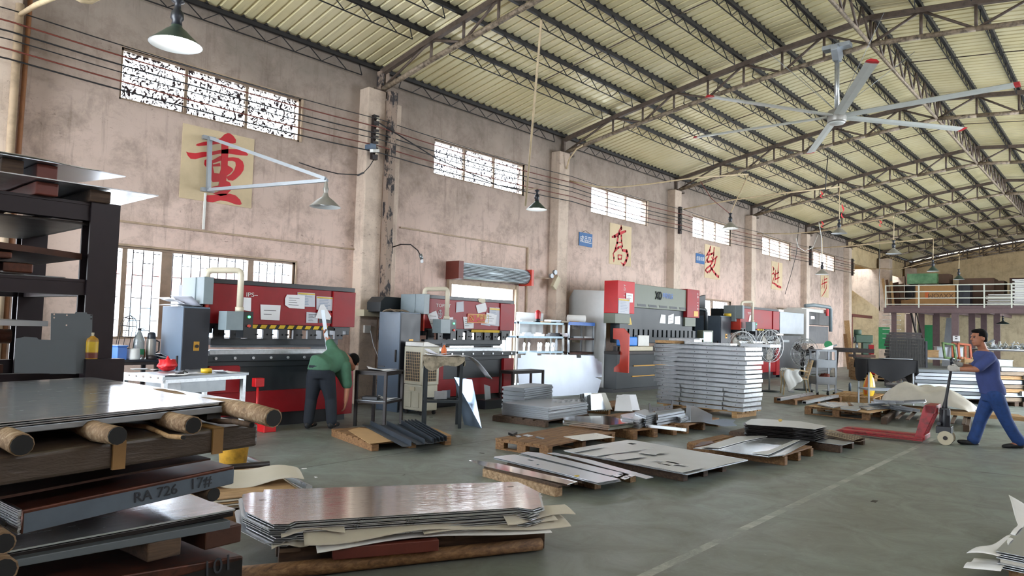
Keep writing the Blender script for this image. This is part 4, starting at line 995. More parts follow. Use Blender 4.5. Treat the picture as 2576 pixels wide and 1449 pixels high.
def sheet(label, crop, pts, z, th=.003, mat='steel_sheet', holes=(), name='steel_sheet', cat='metal sheet', group=None):
    ox,oy,s = crop
    def cv(ps): return [(G(ox+x/s,oy+y/s,z).x,G(ox+x/s,oy+y/s,z).y) for x,y in ps]
    P = cv(pts); cx=sum(p[0] for p in P)/len(P); cy=sum(p[1] for p in P)/len(P)
    mb = MB(); mb.prism([(a-cx,b-cy) for a,b in P],0,th,0,None,[[(a-cx,b-cy) for a,b in cv(h)] for h in holes])
    o = mb.obj(name,mat); o.location=(cx,cy,z); return tag(o,label,cat,group)
def layers(o, n, dz, label, group, jit=.012, mat=None, th=None, rz=.006):
    """n copies stacked below a sheet; they cannot be told apart"""
    for i in range(n):
        c = o.copy(); C.objects.link(c); c.location = o.location+Vector((random.uniform(-jit,jit),random.uniform(-jit,jit),-dz*(i+1))); c.rotation_euler=(0,0,random.uniform(-rz,rz)); c['label']=label; c['group']=group
K5=(1240,940,4.954); K6=(1180,1060,3.578); K7=(1700,1020,3.68); K4=(1900,860,6.04); K3=(2200,800,4.141)
ID=(0,0,1)
# A: angle profiles on cardboard
pallet('pallet with cardboard and dark angle profiles in front of the small steel tables',(868,1095),(935,1136),(1135,1119),.1,7,mat='pallet_wood')
sheet('brown cardboard sheet under the dark angle profiles, left part',ID,[(876,1083),(902,1076),(960,1082),(1010,1108),(930,1117)],.102,.004,'cardboard_light',name='cardboard_sheet',cat='cardboard')
sheet('brown cardboard sheet sticking out right of the dark angle profiles',ID,[(1030,1076),(1070,1071),(1100,1080),(1136,1096),(1088,1100)],.102,.004,'cardboard_light',name='cardboard_sheet',cat='cardboard')
def angle_profile(a, b, hw, label, group=None):
    A,B = G(*a,.108),G(*b,.108); d=(B-A); L=d.length; r=math.atan2(d.y,d.x)
    mb = MB(); mb.box((0,0,0),(L,hw,.003)); mb.box((0,hw-.003,0),(L,hw,.062)); mb.box((0,0,0),(L,.003,.012))
    o = mb.obj('angle_profile','steel_blue' if 'steel_blue' in M_ else 'grey_plate'); o.location=A; o.rotation_euler=(0,0,r); return tag(o,label,'metal profile',group)
for i,(a,b,lab) in enumerate((((912,1070),(1012,1124),'front most dark angle profile on the cardboard pallet'),((953,1070),(1046,1119),'second dark angle profile from the left on the cardboard pallet'),((990,1068),(1068,1117),'third dark angle profile from the left, beside the nested ones'))):
    angle_profile(a,b,.11,lab)
for i in range(5): angle_profile((1001+8.5*i,1067-i*.6),(1078+9*i,1116-i*1.5),.05,'dark angle profile nested in the bunch at the right of the cardboard pallet','nested angle profiles')
# B: aluminium tray stacks
_,MB_,w,d = pallet('dark pallet under the two stacks of aluminium trays',(1252,1057),(1372,1076),(1482,1056),.1,5,mat='pallet_wood_dark')
def tray(w,d,h,mat='alu'):
    m = MB(); m.box((0,0,h-.004),(w,d,h)); m.box((0,0,0),(w,.004,h)); m.box((0,d-.004,0),(w,d,h)); m.box((0,0,0),(.004,d,h)); m.box((w-.004,0,0),(w,d,h)); m.box((-.02,0,h-.008),(0,d*.9,h)); m.box((0,-.02,h-.01),(w*.95,0,h-.004)); return m
def tray_stack(Cp, Ap, Bp, z, n, h, dx, label, group, mat='alu', top=None):
    c,a,b = G(*Cp,z),G(*Ap,z),G(*Bp,z); u=b-c; w=u.length; r=math.atan2(u.y,u.x); v=a-c; d=abs(-math.sin(r)*v.x+math.cos(r)*v.y)
    o = tray(w,d,h).obj('metal_tray',mat); tag(o,label,'metal tray',group)
    for i in range(n):
        q = o if i==0 else o.copy()
        if i: C.objects.link(q)
        k = dx*((i%2)*2-1); q.location=c+Vector((math.cos(r)*k,math.sin(r)*k,(h+.002)*i)); q.rotation_euler=(0,0,r+random.uniform(-.01,.01))
    if top: q['label']=top; del q['group']
tray_stack((1380,1057),(1298,1038),(1478,1041),.1,7,.026,.004,'aluminium tray in the low front stack on the dark pallet','low front tray stack','alu',top='topmost aluminium tray of the low front stack')
tray_stack((1318,1035),(1285,1026),(1388,1022),.1,11,.034,.022,'grey metal tray in the taller rear stack on the dark pallet','taller rear tray stack','steel_matte',top='topmost tray of the taller rear stack on the dark pallet')
for i in range(3):
    a=G(1395+28*i,1012-2*i,.3); mb=MB(); mb.box((0,0,0),(.3,.06,.004)); mb.box((0,.056,0),(.3,.06,.05)); [mb.prism([(x,0),(x+.02,.045),(x+.05,.045),(x+.07,0)],.0,.004,0,XZ) for x in (.02,.12,.22)]; o=mb.obj('bent_bracket','galvanised'); o.location=(a.x,a.y,.285); o.rotation_euler=(0,0,-.5+.1*i); tag(o,['left','middle','right'][i]+' one of three bent brackets on the low front tray stack','bracket')
# C: brown pallet with small parts
_,MC,w,d = pallet('brown block pallet with small parts and one white plate',(1269,1125),(1379,1151),(1547,1112),.115,7,True,gap=.12)
sheet('white drilled plate on the front right of the brown block pallet',K5,[(880,788),(1110,838),(1515,795),(1290,742)],.137,.004,'white_paint',name='drilled_plate',cat='metal plate',holes=[[(1000+dx,790+dy),(1012+dx,790+dy),(1012+dx,794+dy),(1000+dx,794+dy)] for dx,dy in ((0,0),(80,15),(300,-20),(380,5),(250,-35))])
for pts,lab,th,m_ in (([(190,760),(250,742),(305,752),(245,782)],'small black block on the left corner of the brown pallet',.03,'black_paint'),([(275,780),(320,770),(355,785),(310,797)],'small square plate touching the black block',.006,'alu_rough'),([(370,772),(430,763),(500,777),(440,788)],'small bright plate, second from the left corner of the brown pallet',.008,'alu_bright'),([(530,797),(560,793),(640,812),(610,818)],'narrow steel piece on the brown pallet',.012,'steel_grey')):
    sheet(lab,K5,pts,.137,th,m_,name='metal_piece',cat='metal part')
# D: slatted pallet with aluminium panels
_,MD,w,d = pallet('slatted pallet carrying the aluminium panel with the bluish sheen',(1440,1076),(1593,1107),(1703,1094),.13,9,mat='pallet_wood',gap=.8)
pa = sheet('aluminium panel with bluish sheen and cut corners on the slatted pallet',K5,[(878,560),(1000,548),(1430,542),(1740,610),(1750,625),(1680,632),(1450,662),(1330,645),(880,592)],.2,.02,'mirror_steel',name='aluminium_sheet',cat='metal panel')
layers(pa,2,.024,'aluminium panel under the one with the bluish sheen','panels on the slatted pallet')
# E: pallets with small aluminium stacks
_,ME,w,d = pallet('pallet with many small aluminium stacks beside the panel pallet',(1558,1058),(1727,1092),(1812,1072),.13,9,mat='pallet_wood',gap=.5)
def ministack(label, pts, z, n, h, mat='alu_bright', group=None, name='metal_tray', jit=.012):
    o = sheet(label,ID,pts,z+h*(n-1),h*.8,mat,name=name,cat='metal part',group=group); layers(o,n-1,h,label,group,jit,rz=.02)
ministack('thin white edged plate in the left small stack on the pallet of stacks',[(1561,1046),(1596,1040),(1628,1050),(1608,1059),(1565,1052)],.13,6,.022,'alu_bright','left small plate stack')
ministack('bright folded plate in the second small stack on the pallet of stacks',[(1596,1040),(1622,1033),(1650,1042),(1625,1050)],.13,6,.03,'alu','second small plate stack')
ministack('steel beam in the beam bundle on the pallet of stacks',[(1648,1040),(1712,1032),(1722,1038),(1655,1050)],.13,4,.04,'steel_matte','beam bundle','metal_beam')
ministack('short plate in the right small stack near the bracket',[(1688,1046),(1715,1040),(1736,1046),(1712,1054)],.13,4,.022,'alu_bright','right small plate stack')
a = G(1632,1036,.3); b = G(1692,1028,.3); mb = MB(); L=(b-a).length; mb.prism([(0,0),(0,.13),(.03,.13),(.06,.06),(L-.06,.06),(L-.03,.13),(L,.13),(L,0)],0,.006,0,XZ,[[(x+.012*math.cos(q*PI/4),.03+.012*math.sin(q*PI/4)) for q in range(8)] for x in (.1,L*.35,L*.65,L-.1)]); o=mb.obj('flat_bracket','dark_steel'); o.location=(a.x,a.y,.3); o.rotation_euler=(0,0,yaw(a,b)); tag(o,'long dark bracket with holes lying on top of the beam bundle','bracket')
sheet('pale flat sheet on the pallet of stacks, left of the tail sheet',K5,[(1900,575),(2080,545),(2330,540),(2570,600),(2300,612),(2150,590)],.135,.004,'steel_sheet')
sheet('pointed sheet jutting out at the right of the pallet of stacks',K7,[(250,150),(440,125),(555,135),(530,160),(565,185),(450,195),(280,165)],.14,.004,'blue_plate')
a=G(1737,1062,.14); mb=MB(); mb.box((0,0,0),(.34,.24,.005)); mb.prism([(0,0),(.0,.22),(.05,.25),(.34,.12),(.34,0)],0,.005,0,XZ); mb.prism([(0,0),(.02,.24),(.3,.15),(.34,0)],0,.005,0,Matrix.Translation((0,.24,0)) @ XZ); o=mb.obj('bent_bracket','alu_bright'); o.location=(a.x,a.y,.142); o.rotation_euler=(0,0,-.75); tag(o,'white bent bracket standing on the pallet of stacks','bracket')
a=G(1615,1073,.13); b=G(1727,1085,.13); mb=MB(); mb.bar((0,0,.02),((b-a).length,0,.02),.05,.04); o=mb.obj('wrapped_profile','alu_bright'); o.location=(a.x,a.y,.13); o.rotation_euler=(0,0,yaw(a,b)); tag(o,'white wrapped profile along the front of the pallet of stacks','metal profile')
# F: pallet behind with bent white aluminium parts
pallet('pallet with bent aluminium parts behind the tray stacks',(1475,1035),(1530,1043),(1602,1030),.13,5,mat='pallet_wood')
for i,(x,y,w_,rot,lab) in enumerate(((1462,1029,.3,.3,'left grey fan of nested bent parts'),(1478,1032,.34,.1,'second grey bent part from the left'),(1558,1032,.34,-.3,'bright bent part at the right of the rear pallet'),(1545,1033,.3,-.6,'bent part leaning left of the bright one'))):
    a=G(x,y,.15); mb=MB()
    for k in range(4): mb.prism([(0,0),(.04,.27),(w_-.05,.27),(w_,0)],k*.03,k*.03+.004,0,XZ)
    mb.box((0,-.1,0),(w_,0,.006)); o=mb.obj('bent_part','alu' if i<2 else 'alu_bright'); o.location=(a.x,a.y,.135); o.rotation_euler=(-.25,0,rot-.3); tag(o,lab,'metal part')
a=G(1500,1030,.15); 
for k in range(7):
    mb=MB(); mb.box((0,0,0),(.012,.05,.36)); mb.box((0,0,0),(.06,.004,.36)); o=mb.obj('bent_part','white_paint'); o.location=(a.x+.05*k,a.y-.012*k,.14); o.rotation_euler=(-.75,.1,-.35); tag(o,'white bent strip in the leaning row on the rear pallet','metal part','leaning white strips')
mb=MB(); mb.box((0,0,0),(.42,.3,.005)); o=mb.obj('steel_sheet','alu_bright'); a=G(1487,1018,.16); o.location=(a.x,a.y,.16); o.rotation_euler=(.6,0,-.4); tag(o,'bright plate tilted against the row of white strips','metal sheet')
# G: strips
pallet('pallet of particle board and slats under the long metal strips',(1212,1199),(1397,1251),(1600,1212),.1,11,mat='pallet_wood_dark',bmat='particle_board',along='v',gap=.9)
sheet('long narrow metal strip at the front left of the strip pallet',K6,[(0,357),(30,350),(260,380),(975,545),(885,572),(120,402)],.102,.004,'mirror_steel')
o = sheet('wide metal strip with small slots, second from the front on the strip pallet',K6,[(222,326),(230,318),(410,300),(650,350),(1360,522),(1160,556),(800,462)],.125,.003,'steel_sheet',[[(520,348),(545,345),(590,357),(560,360)],[(600,390),(620,388),(640,393),(615,396)]]); layers(o,3,.007,'metal strip below the slotted one on the strip pallet','strips below the slotted one',.02)
o = sheet('long metal strip, third from the front on the strip pallet',K6,[(458,287),(530,275),(640,285),(870,345),(1385,468),(1270,492),(900,395),(500,297)],.12,.003,'steel_sheet'); layers(o,2,.008,'strip under the third one on the strip pallet','strips under the third',.02)
sheet('thin metal strip farthest back on the strip pallet',K6,[(700,288),(770,284),(1100,350),(1660,505),(1590,520),(1420,472),(870,322)],.118,.004,'steel_sheet')
for i,(x,y) in enumerate(((1330,488),(1400,512),(1450,490),(1420,500))): sheet('small offcut at the far end of the strips, number'.replace(', number','')+[' nearest the wide strip',' below the others',' beside the thin strip',' at the outer end'][i],K6,[(x-40,y),(x,y-12),(x+40,y),(x,y+14)],.128,.003,'alu_bright',name='metal_offcut',cat='metal part')
sheet('tiny yellow label scrap on the slotted strip',K6,[(945,492),(960,486),(995,490),(975,500)],.134,.004,'warn_yellow',name='label_scrap',cat='label')
# H: big cut sheets
pallet('low dark pallet under the big cut sheets',(1462,1150),(1718,1212),(1828,1186),.1,8,mat='pallet_wood_dark')
sheet('lower big steel sheet on the low dark pallet',K6,[(860,272),(1430,182),(1510,182),(2510,355),(1965,484),(1925,478),(1040,312)],.104,.012,'steel_sheet')
sheet('big steel sheet with rectangular cut-outs on the low dark pallet',K6,[(848,262),(1190,205),(1420,170),(1490,172),(2490,348),(2330,382),(1960,478),(1930,470),(1050,303)],.125,.003,'dull_sheet',[[(1415,200),(1460,195),(1515,205),(1470,212)]])
for pts,hl,lab in (([(870,268),(1200,222),(1210,232),(940,282)],[], 'narrow cut piece at the left corner of the big sheet'),
  ([(1210,322),(1300,300),(1480,290),(1600,318),(1340,352)],[],'dark edged rectangular piece in the middle of the big sheet'),
  ([(1525,278),(1620,252),(1800,285),(1700,292),(1680,302),(1570,290)],[],'notched piece behind the rectangular one on the big sheet'),
  ([(1480,378),(1580,352),(1720,345),(2130,415),(1920,462)],[[(1615,366),(1685,352),(1990,408),(1930,415)]],'cut frame with a rectangular hole at the front of the big sheet'),
  ([(1040,300),(1660,235),(1665,239),(1150,314)],[], 'long thin strip across the big sheet'),
  ([(1700,382),(1790,362),(1900,384),(1800,402)],[],'small plate inside the cut frame')):
    sheet(lab,K6,pts,.143,.004,'dull_sheet',hl,name='cut_piece',cat='metal part')
# I
pallet('pallet with warped boards under the layered sheets right of the big sheet',(1744,1131),(1974,1172),(2046,1147),.12,6,mat='pallet_wood')
sheet('bottom layer of the layered sheets on the right hand floor pallet',K7,[(162,402),(330,372),(560,300),(1100,316),(1240,338),(1010,462),(855,482),(340,412)],.125,.01,'steel_sheet')
sheet('pale large sheet of the layered pallet with a window reflection',K7,[(340,405),(560,340),(820,300),(1020,310),(1120,320),(870,455),(850,478)],.14,.004,'mirror_top')
sheet('long narrow strip on the left of the layered sheets',K7,[(250,388),(560,290),(780,283),(850,290),(640,330),(400,396)],.15,.006,'dull_sheet')
sheet('cut corner piece at the front of the layered sheets',K7,[(700,440),(860,420),(1090,325),(1150,322),(900,440),(850,460)],.15,.005,'dull_sheet',name='cut_piece',cat='metal part')
sheet('small bent scrap at the left end of the layered sheets',K7,[(165,385),(240,340),(330,330),(360,345),(220,380)],.145,.006,'rust_steel',name='metal_scrap',cat='metal part')
sheet('narrow offcut on the left corner of the layered sheets',K7,[(120+60,395),(300,375),(330,385),(240,405)],.14,.006,'dull_sheet',name='metal_offcut',cat='metal part')
# J
pallet('dark pallet under the tall pile of dark sheets in front of the pallet jack',(1880,1092),(2114,1140),(2176,1118),.11,6,mat='pallet_wood_dark')
o = sheet('top sheet of the dark sheet pile with a yellow sticker',K7,[(642,162),(700,128),(780,124),(1160,150),(1400,192),(1290,222),(1100,205),(660,178)],.29,.004,'dull_sheet')
for k in range(13):
    c=o.copy(); C.objects.link(c); c.data=o.data.copy(); c.data.materials[0]=M_['dark_sheet']; c.location=o.location+Vector((random.uniform(-.03,.04),random.uniform(-.03,.03),-.0125*(k+1))); c.rotation_euler=(0,0,random.uniform(-.03,.03)); c['label']='dark sheet in the pile below the yellow sticker'; c['group']='dark sheet pile'
sheet('small round yellow sticker on the dark sheet pile',K7,[(950,130),(968,125),(985,130),(983,146),(965,150),(952,144)],.296,.002,'yellow',name='sticker',cat='label')
def slots():
    r=[]
    for i in range(13):
        for j in range(4):
            a=.1+.8*i/13; b=.14+.2*j; f=lambda u,v:(1300+120*v+370*u, 252-27*v+85*u) if True else 0
            r.append([f(a,b),f(a+.03,b),f(a+.03,b+.12),f(a,b+.12)])
    return r
sheet('brownish perforated plate at the right of the dark sheet pile',K7,[(1300,252),(1420,225),(1790,310),(1690,337)],.15,.004,'perforated',slots(),name='perforated_plate',cat='metal plate')
sheet('thin sheet jutting out in front of the dark pile',K7,[(960,290),(1200,280),(1650,345),(1540,370),(1240,330)],.115,.004,'steel_matte')
# K: tall stack of aluminium frames
Lp,Fp,Rp = (1722,1029),(1822,1041),(1897,1028)
A,B,D = G(1652,1010,.14),G(1867,1034,.14),G(1896,1022,.14)
u=B-A; wK=u.length; rK=math.atan2(u.y,u.x); dK=.75
pk = thing('pallet','pallet under the tall stack of aluminium frames','pallet',(A.x,A.y,0),rK)
for x in (.15,wK/2-.05,wK-.2): mb=MB(); mb.box((x,0,0),(x+.1,dK,.1)); mb.obj('bearer','pallet_wood_pale',pk)
for i in range(5): mb=MB(); mb.box((0,i*dK/5+.01,.1),(wK,(i+1)*dK/5-.03,.12)); mb.obj('deck_board','pallet_wood_pale',pk)
def frame_unit(style):
    t = thing('aluminium_tray','bright aluminium frame in the tall stack by the green grey press','metal frame',(0,0,0),0,'tall aluminium frame stack'); h=.062
    def front(m):
        if style==0: m.box((-.06,0,0),(wK+.05,.004,h)); m.box((-.06,-.03,h-.004),(wK+.05,.0,h)); m.box((-.06,-.03,0),(-.05,.0,h)); m.box((wK*.3,-.002,.012),(wK*.34,0,.03))
        else: m.box((.06,0,0),(wK*.28,.004,h)); m.box((wK*.32,0,0),(wK*.78,.004,h)); m.box((wK*.84,0,0),(wK+.02,.004,h)); m.box((0,.03,.01),(wK,.034,h)); m.box((.06,-.02,h-.004),(wK,.03,h))
    part(t,'front_rail','alu_rough',front); part(t,'back_rail','alu_rough',lambda m:m.box((0,dK-.03,0),(wK,dK-.026,h)))
    part(t,'side_rail','galvanised',lambda m:(m.box((wK-.004,0,0),(wK,dK,h)),m.box((wK-.06,.0,h-.004),(wK,dK,h)),m.box((wK,.1,.01),(wK+.03,.5,.014)))); part(t,'side_rail','galvanised',lambda m:(m.box((0,0,0),(.004,dK,h)),m.box((0,0,h-.004),(.06,dK,h))))
    part(t,'screws','dark_steel',lambda m:[m.cyl((x,-.004,h*.45),(x,0,h*.45),.008,6) for x in (.12,wK*.45,wK*.6,wK-.12)])
    return t
f0,f1 = frame_unit(0),frame_unit(1)
for k in range(14):
    src = f1 if k<5 else f0; first = k in (0,5)
    loc=(A.x+random.uniform(-.03,.03)-(.02 if k%2 else -.02)*(k>4),A.y+random.uniform(-.015,.015),.122+.0835*k)
    if first: src.location=loc; src.rotation_euler=(0,0,rK)
    else: last=dup(src,loc,rK+random.uniform(-.012,.012))
MK = Matrix.Translation((A.x,A.y,.122+.0835*14)) @ Matrix.Rotation(rK,4,'Z')
def onK(lo,hi,mat_,label,name='frame_piece'): 
    mb=MB(); mb.box(lo,hi,0,MK); return tag(mb.obj(name,mat_),label,'metal part')
onK((-.06,0,0),(.4,.3,.05),'pallet_wood_pale','pale wooden piece on the left of the tall frame stack','wood_piece')
onK((.6,0,0),(1.55,.25,.04),'galvanised','grey flat channel on the middle of the tall frame stack'); onK((1.75,.0,0),(2.3,.4,.05),'alu_rough','short channel at the right on the tall frame stack')
onK((.05,.32,0),(.62,.6,.09),'galvanised','upright edged channel at the back left of the tall frame stack'); onK((.3,.3,.09),(.75,.62,.11),'steel_matte','loose flat plate crossing the back left channel')
# L: pallet with square tubes
pallet('pallet with two aluminium tubes in front of the trolley',(1941,1013),(2000,1019),(2118,1011),.12,5,mat='pallet_wood',along='u')
for a,b,lab in (((1964,1008),(2047,993),'left square aluminium tube on the low pallet by the trolley'),((2028,1016),(2110,999),'right square aluminium tube on the low pallet by the trolley')):
    p,q=G(*a,.13),G(*b,.13); L=(q-p).length; mb=MB(); s_=.08
    for lo,hi in (((0,0,0),(L,s_,.005)),((0,0,s_-.025),(L,s_,s_-.02)),((0,0,0),(L,.005,s_-.02)),((0,s_-.005,0),(L,s_,s_-.02))): mb.box(lo,hi)
    o=mb.obj('square_tube','alu_bright'); o.location=(p.x,p.y,.122); o.rotation_euler=(0,0,yaw(p,q)); tag(o,lab,'metal tube')
# M
pallet('block pallet with bright scrap sheets left of the pallet jack wheel',(2031,1040),(2187,1058),(2242,1042),.14,7,True,'pallet_wood')
sheet('thin board covering the block pallet of bright scrap',K4,[(800,978),(960,960),(1600,985),(2060,1030),(1740,1088),(1420,1045)],.165,.01,'board',name='board',cat='board')
for pts,lab,m_ in (([(940,955),(1060,935),(1300,985),(1180,1010)],'bright sheet at the left of the scrap pallet','alu_bright'),([(1080,930),(1400,940),(1420,985),(1290,990)],'second bright sheet on the scrap pallet','steel_sheet'),([(1290,1000),(1560,990),(1600,1030),(1540,1052),(1300,1025)],'grey channel plate at the front of the scrap pallet','steel_matte'),([(1440,940),(1750,945),(1900,990),(1500,985)],'pale sheet at the back of the scrap pallet','alu_bright'),([(1600,1010),(1900,985),(2050,1010),(1700,1040)],'sheet at the right end of the scrap pallet','steel_sheet')):
    sheet(lab,K4,pts,.18+.012*random.random(),.02,m_)
# N yellow pallet, bag
pallet('yellowish low pallet below the yellow and red bag',(2097,1004),(2200,1016),(2228,1004),.13,5,mat='pallet_wood_pale')
bg = thing('plastic_bag','yellow and red plastic sack leaning on the draped table','bag',(G(2185,995,.13).x,G(2185,995,.13).y,.13))
def bagf(sc,x0):
    def f(u,v):
        a=u*2*PI; r=(.24*math.sin(PI*min(1,.18+v*.9))**.7)*sc; z=.62*v
        return (x0+r*math.cos(a)*(1-.25*v)+.14*v, .6*r*math.sin(a)*(1-.4*v), z)
    return f
part(bg,'sack','yellow',lambda m:m.grid(bagf(1,0),20,10)); part(bg,'red_side','red_bag',lambda m:m.grid(lambda u,v:bagf(1.02,.0)(.86+.26*u,.1+.85*v),6,8)); part(bg,'orange_stripe','orange',lambda m:m.grid(lambda u,v:bagf(1.02,0)(.42+.1*u,.05+.9*v),4,8)); part(bg,'label_oval','paper',lambda m:m.grid(lambda u,v:bagf(1.03,0)(.68+.08*u,.35+.35*v),4,5)); part(bg,'top_fold','red_bag',lambda m:m.grid(lambda u,v:(.1+.25*u,-.05+.1*v,.62+.03*math.sin(u*4)-.1*u),6,3,0,.004))
# O dark pallet, P boards, tarp, scrap pile
pallet('dark slatted pallet behind the red pallet jack',(2250,1040),(2216,1067),(2439,1087),.13,8,mat='pallet_wood_dark',along='v',gap=1.1)
a,b=G(2248,1031,.15),G(2580,1060,.15); r=yaw(a,b); L=(b-a).length
for j in range(2):
    for i in range(4):
        mb=MB(); mb.box((0,0,0),(L*(1-.02*i),.11,.035)); o=mb.obj('wooden_board','board'); o.location=(a.x-math.sin(r)*.13*i,a.y+math.cos(r)*.13*i,.145+.038*j); o.rotation_euler=(0,0,r+.004*i); tag(o,'long wooden board in the bundle behind the walking man','board','long board bundle')
c=G(2366,1026,.24); tp = MB()
def tf(u,v):
    x=(u-.5)*1.5; y=(v-.5)*.75; e=min(1,4*min(u,1-u)**1*1.2)*min(1,3.5*min(v,1-v)+.05)
    return (x+.04*math.sin(v*11+u*4), y, .42*e**.5*(1-.25*u)+.035*math.sin(u*17+v*7)*e+.03*math.sin(u*7-v*19)*e)
tp.grid(tf,46,22); o=tp.obj('tarpaulin','tarp'); o.location=(c.x+.15,c.y+.25,.222); o.rotation_euler=(0,0,r); tag(o,'crumpled whitish tarpaulin wrapped over goods behind the pallet jack','tarpaulin')
for i in range(9):
    a=G(2232+8*i,1024+i*1.0,.17); mb=MB(); mb.box((0,0,0),(.75,.07,.004)); mb.box((0,.066,0),(.75,.07,.05)); o=mb.obj('scrap_strip','alu_bright' if i%3 else 'steel_matte'); o.location=(a.x-.2,a.y+.35,.19+.03*(i%3)); o.rotation_euler=(.3*(i%3-1),-.15+.06*(i%4),r-.9+.12*(i%5)); tag(o,'bright scrap strip in the heap beside the tarpaulin','metal part','scrap strip heap')
# ================================================================ benches, small tables and what stands on them
def P(px, py, Z):
    d = ray(px,py); return CAM + d*(Z/d.dot(_fw))
def table(label, cx, cy, rz, w, d, h, top='steel_matte', legm='steel_grey', th=.03, leg=.045, shelf=None, cat='table', name='work_table', inset=0.02, cut=0):
    t = thing(name,label,cat,(cx,cy,0),rz)
    part(t,'table_top',top,lambda m:m.box((-w/2,-d/2,h-th),(w/2,d/2,h)),.003)
    for sx in (-1,1):
        for sy in (-1,1):
            x,y = sx*(w/2-inset-leg/2),sy*(d/2-inset-leg/2); part(t,'leg',legm,lambda m:m.box((x-leg/2,y-leg/2,0),(x+leg/2,y+leg/2,h-th)))
    part(t,'apron',legm,lambda m:[m.bar((-w/2+.03,s_*(d/2-.03),h-th-.02),(w/2-.03,s_*(d/2-.03),h-th-.02),.03,.04) for s_ in (-1,1)]+[m.bar((s_*(w/2-.03),-d/2+.03,h-th-.02),(s_*(w/2-.03),d/2-.03,h-th-.02),.03,.04) for s_ in (-1,1)])
    if shelf:
        part(t,'lower_frame',legm,lambda m:[m.bar((-w/2+.03,s_*(d/2-.03),shelf),(w/2-.03,s_*(d/2-.03),shelf),.035,.035) for s_ in (-1,1)]+[m.bar((s_*(w/2-.03),-d/2+.03,shelf),(s_*(w/2-.03),d/2-.03,shelf),.035,.035) for s_ in (-1,1)])
    M = Matrix.Translation((cx,cy,0)) @ Matrix.Rotation(rz,4,'Z'); return t, M
def put(mb, name, mats, M, loc, label, cat, rz=0, bevel=0, group=None):
    o = mb.obj(name,mats,None,bevel); p = M @ Vector(loc); o.location=p; o.rotation_euler=(0,0,M.to_euler().z+rz); return tag(o,label,cat,group)
def curl(w,d,a=.03,f=3.0,ph=0): 
    m=MB(); m.grid(lambda u,v:((u-.5)*w,(v-.5)*d,a*(.5+.5*math.sin(u*f+ph+v))*(abs(u-.5)*2)**1.5),12,6,0,.0025); return m
# front bench with the red bag
T1,M1 = table('steel topped work table with a red bag and yellow tape by the window',3.68,8.25,.243,1.14,.75,.88,'steel_matte','galvanised')
part(T1,'edge_roll','galvanised',lambda m:m.bar((-.57,-.37,.87),(-.57,.37,.87),.03,.05)); part(T1,'rivets','chrome',lambda m:[m.cyl((-.59,-.3+.12*i,.87),(-.583,-.3+.12*i,.87),.012,6) for i in range(6)])
part(T1,'drawer_box','steel_grey',lambda m:m.box((-.3,-.3,.68),(.3,.3,.84)))
def on(px,py,h,M): 
    p=G(px,py,h); return M.inverted() @ p
def blob(rx,ry,rz,seed,n=10,amp=.25):
    rd=random.Random(seed); k=[[rd.uniform(1-amp,1+amp) for _ in range(n+1)] for _ in range(n*2)]
    m=MB(); m.grid(lambda u,v:(lambda i,j:(rx*k[i][j]*math.sin(PI*v)*math.cos(2*PI*u),ry*k[i][j]*math.sin(PI*v)*math.sin(2*PI*u),rz*(1-math.cos(PI*v))/2*k[0][j]))(int(round(u*2*n))%(2*n),int(round(v*n))),2*n,n); return m
put(blob(.1,.09,.15,3),'plastic_bag','red_bag',M1,on(420,934,.88,M1),'crumpled red plastic bag on the steel topped work table','bag')
put(curl(.3,.22,.02),'paper_sheaf','paper',M1,on(440,943,.89,M1)+Vector((0,0,.002)),'open sheaf of papers under the red bag on the work table','paper',.3)
put(curl(.26,.2,.02,4,1),'paper_sheaf','paper_grey',M1,on(478,939,.885,M1),'grey papers in the middle of the work table','paper',-.2)
put(curl(.22,.16,.04,3,2),'paper_sheaf','paper',M1,on(566,937,.885,M1),'folded paper at the right end of the work table','paper',.1)
put(curl(.3,.2,.03,2,2),'paper_sheaf','paper',M1,on(365,930,.885,M1),'sheet of paper at the back left of the work table','paper',.5)
m=MB(); m.lathe([(.045,0),(.062,0),(.062,.05),(.045,.05),(.045,0)],20); put(m,'tape_roll','yellow',M1,on(519,938,.88,M1),'roll of yellow tape on the work table','tape')
m=MB(); m.box((-.04,-.02,0),(.04,.02,.02)); m.tube([(.03,0,.01),(.07,.02,.03),(.1,0,.01)],.006,6); put(m,'hand_tool','dark_steel',M1,on(452,941,.905,M1),'small dark clip lying on the open papers','tool')
m=MB(); m.box((-.09,-.04,0),(.09,.04,.012)); put(m,'steel_ruler_case','cabinet_dark',M1,on(487,931,.88,M1),'dark flat case behind the papers on the work table','case')
# back bench under the window
T0,M0 = table('narrow dark bench under the big window with bottle and thermos',3.15,9.75,0,1.5,.5,.97,'cabinet_dark','dark_steel')
def on0(px): p=W(px,905,9.62); return Vector((p.x-3.15,-.13,.97))
bt = thing('water_bottle','large clear water bottle with a green label on the narrow bench','bottle',M0 @ on0(347))
part(bt,'bottle_body','bottle_clear',lambda m:m.lathe([(0,0),(.062,0),(.066,.01),(.066,.2),(.06,.26),(.03,.33),(.02,.35),(.02,.37)],16)); part(bt,'label_band','green',lambda m:m.lathe([(.068,.06),(.068,.13)],16)); part(bt,'cap','cabinet_dark',lambda m:m.cyl((0,0,.365),(0,0,.395),.022,12)); part(bt,'carry_loop','cabinet_dark',lambda m:m.tube([(.015,0,.385),(.05,0,.4),(.075,0,.39),(.05,0,.375),(.015,0,.37)],.005,6))
th = thing('thermos_flask','dark metal thermos flask with a handle on the narrow bench','thermos',M0 @ on0(378))
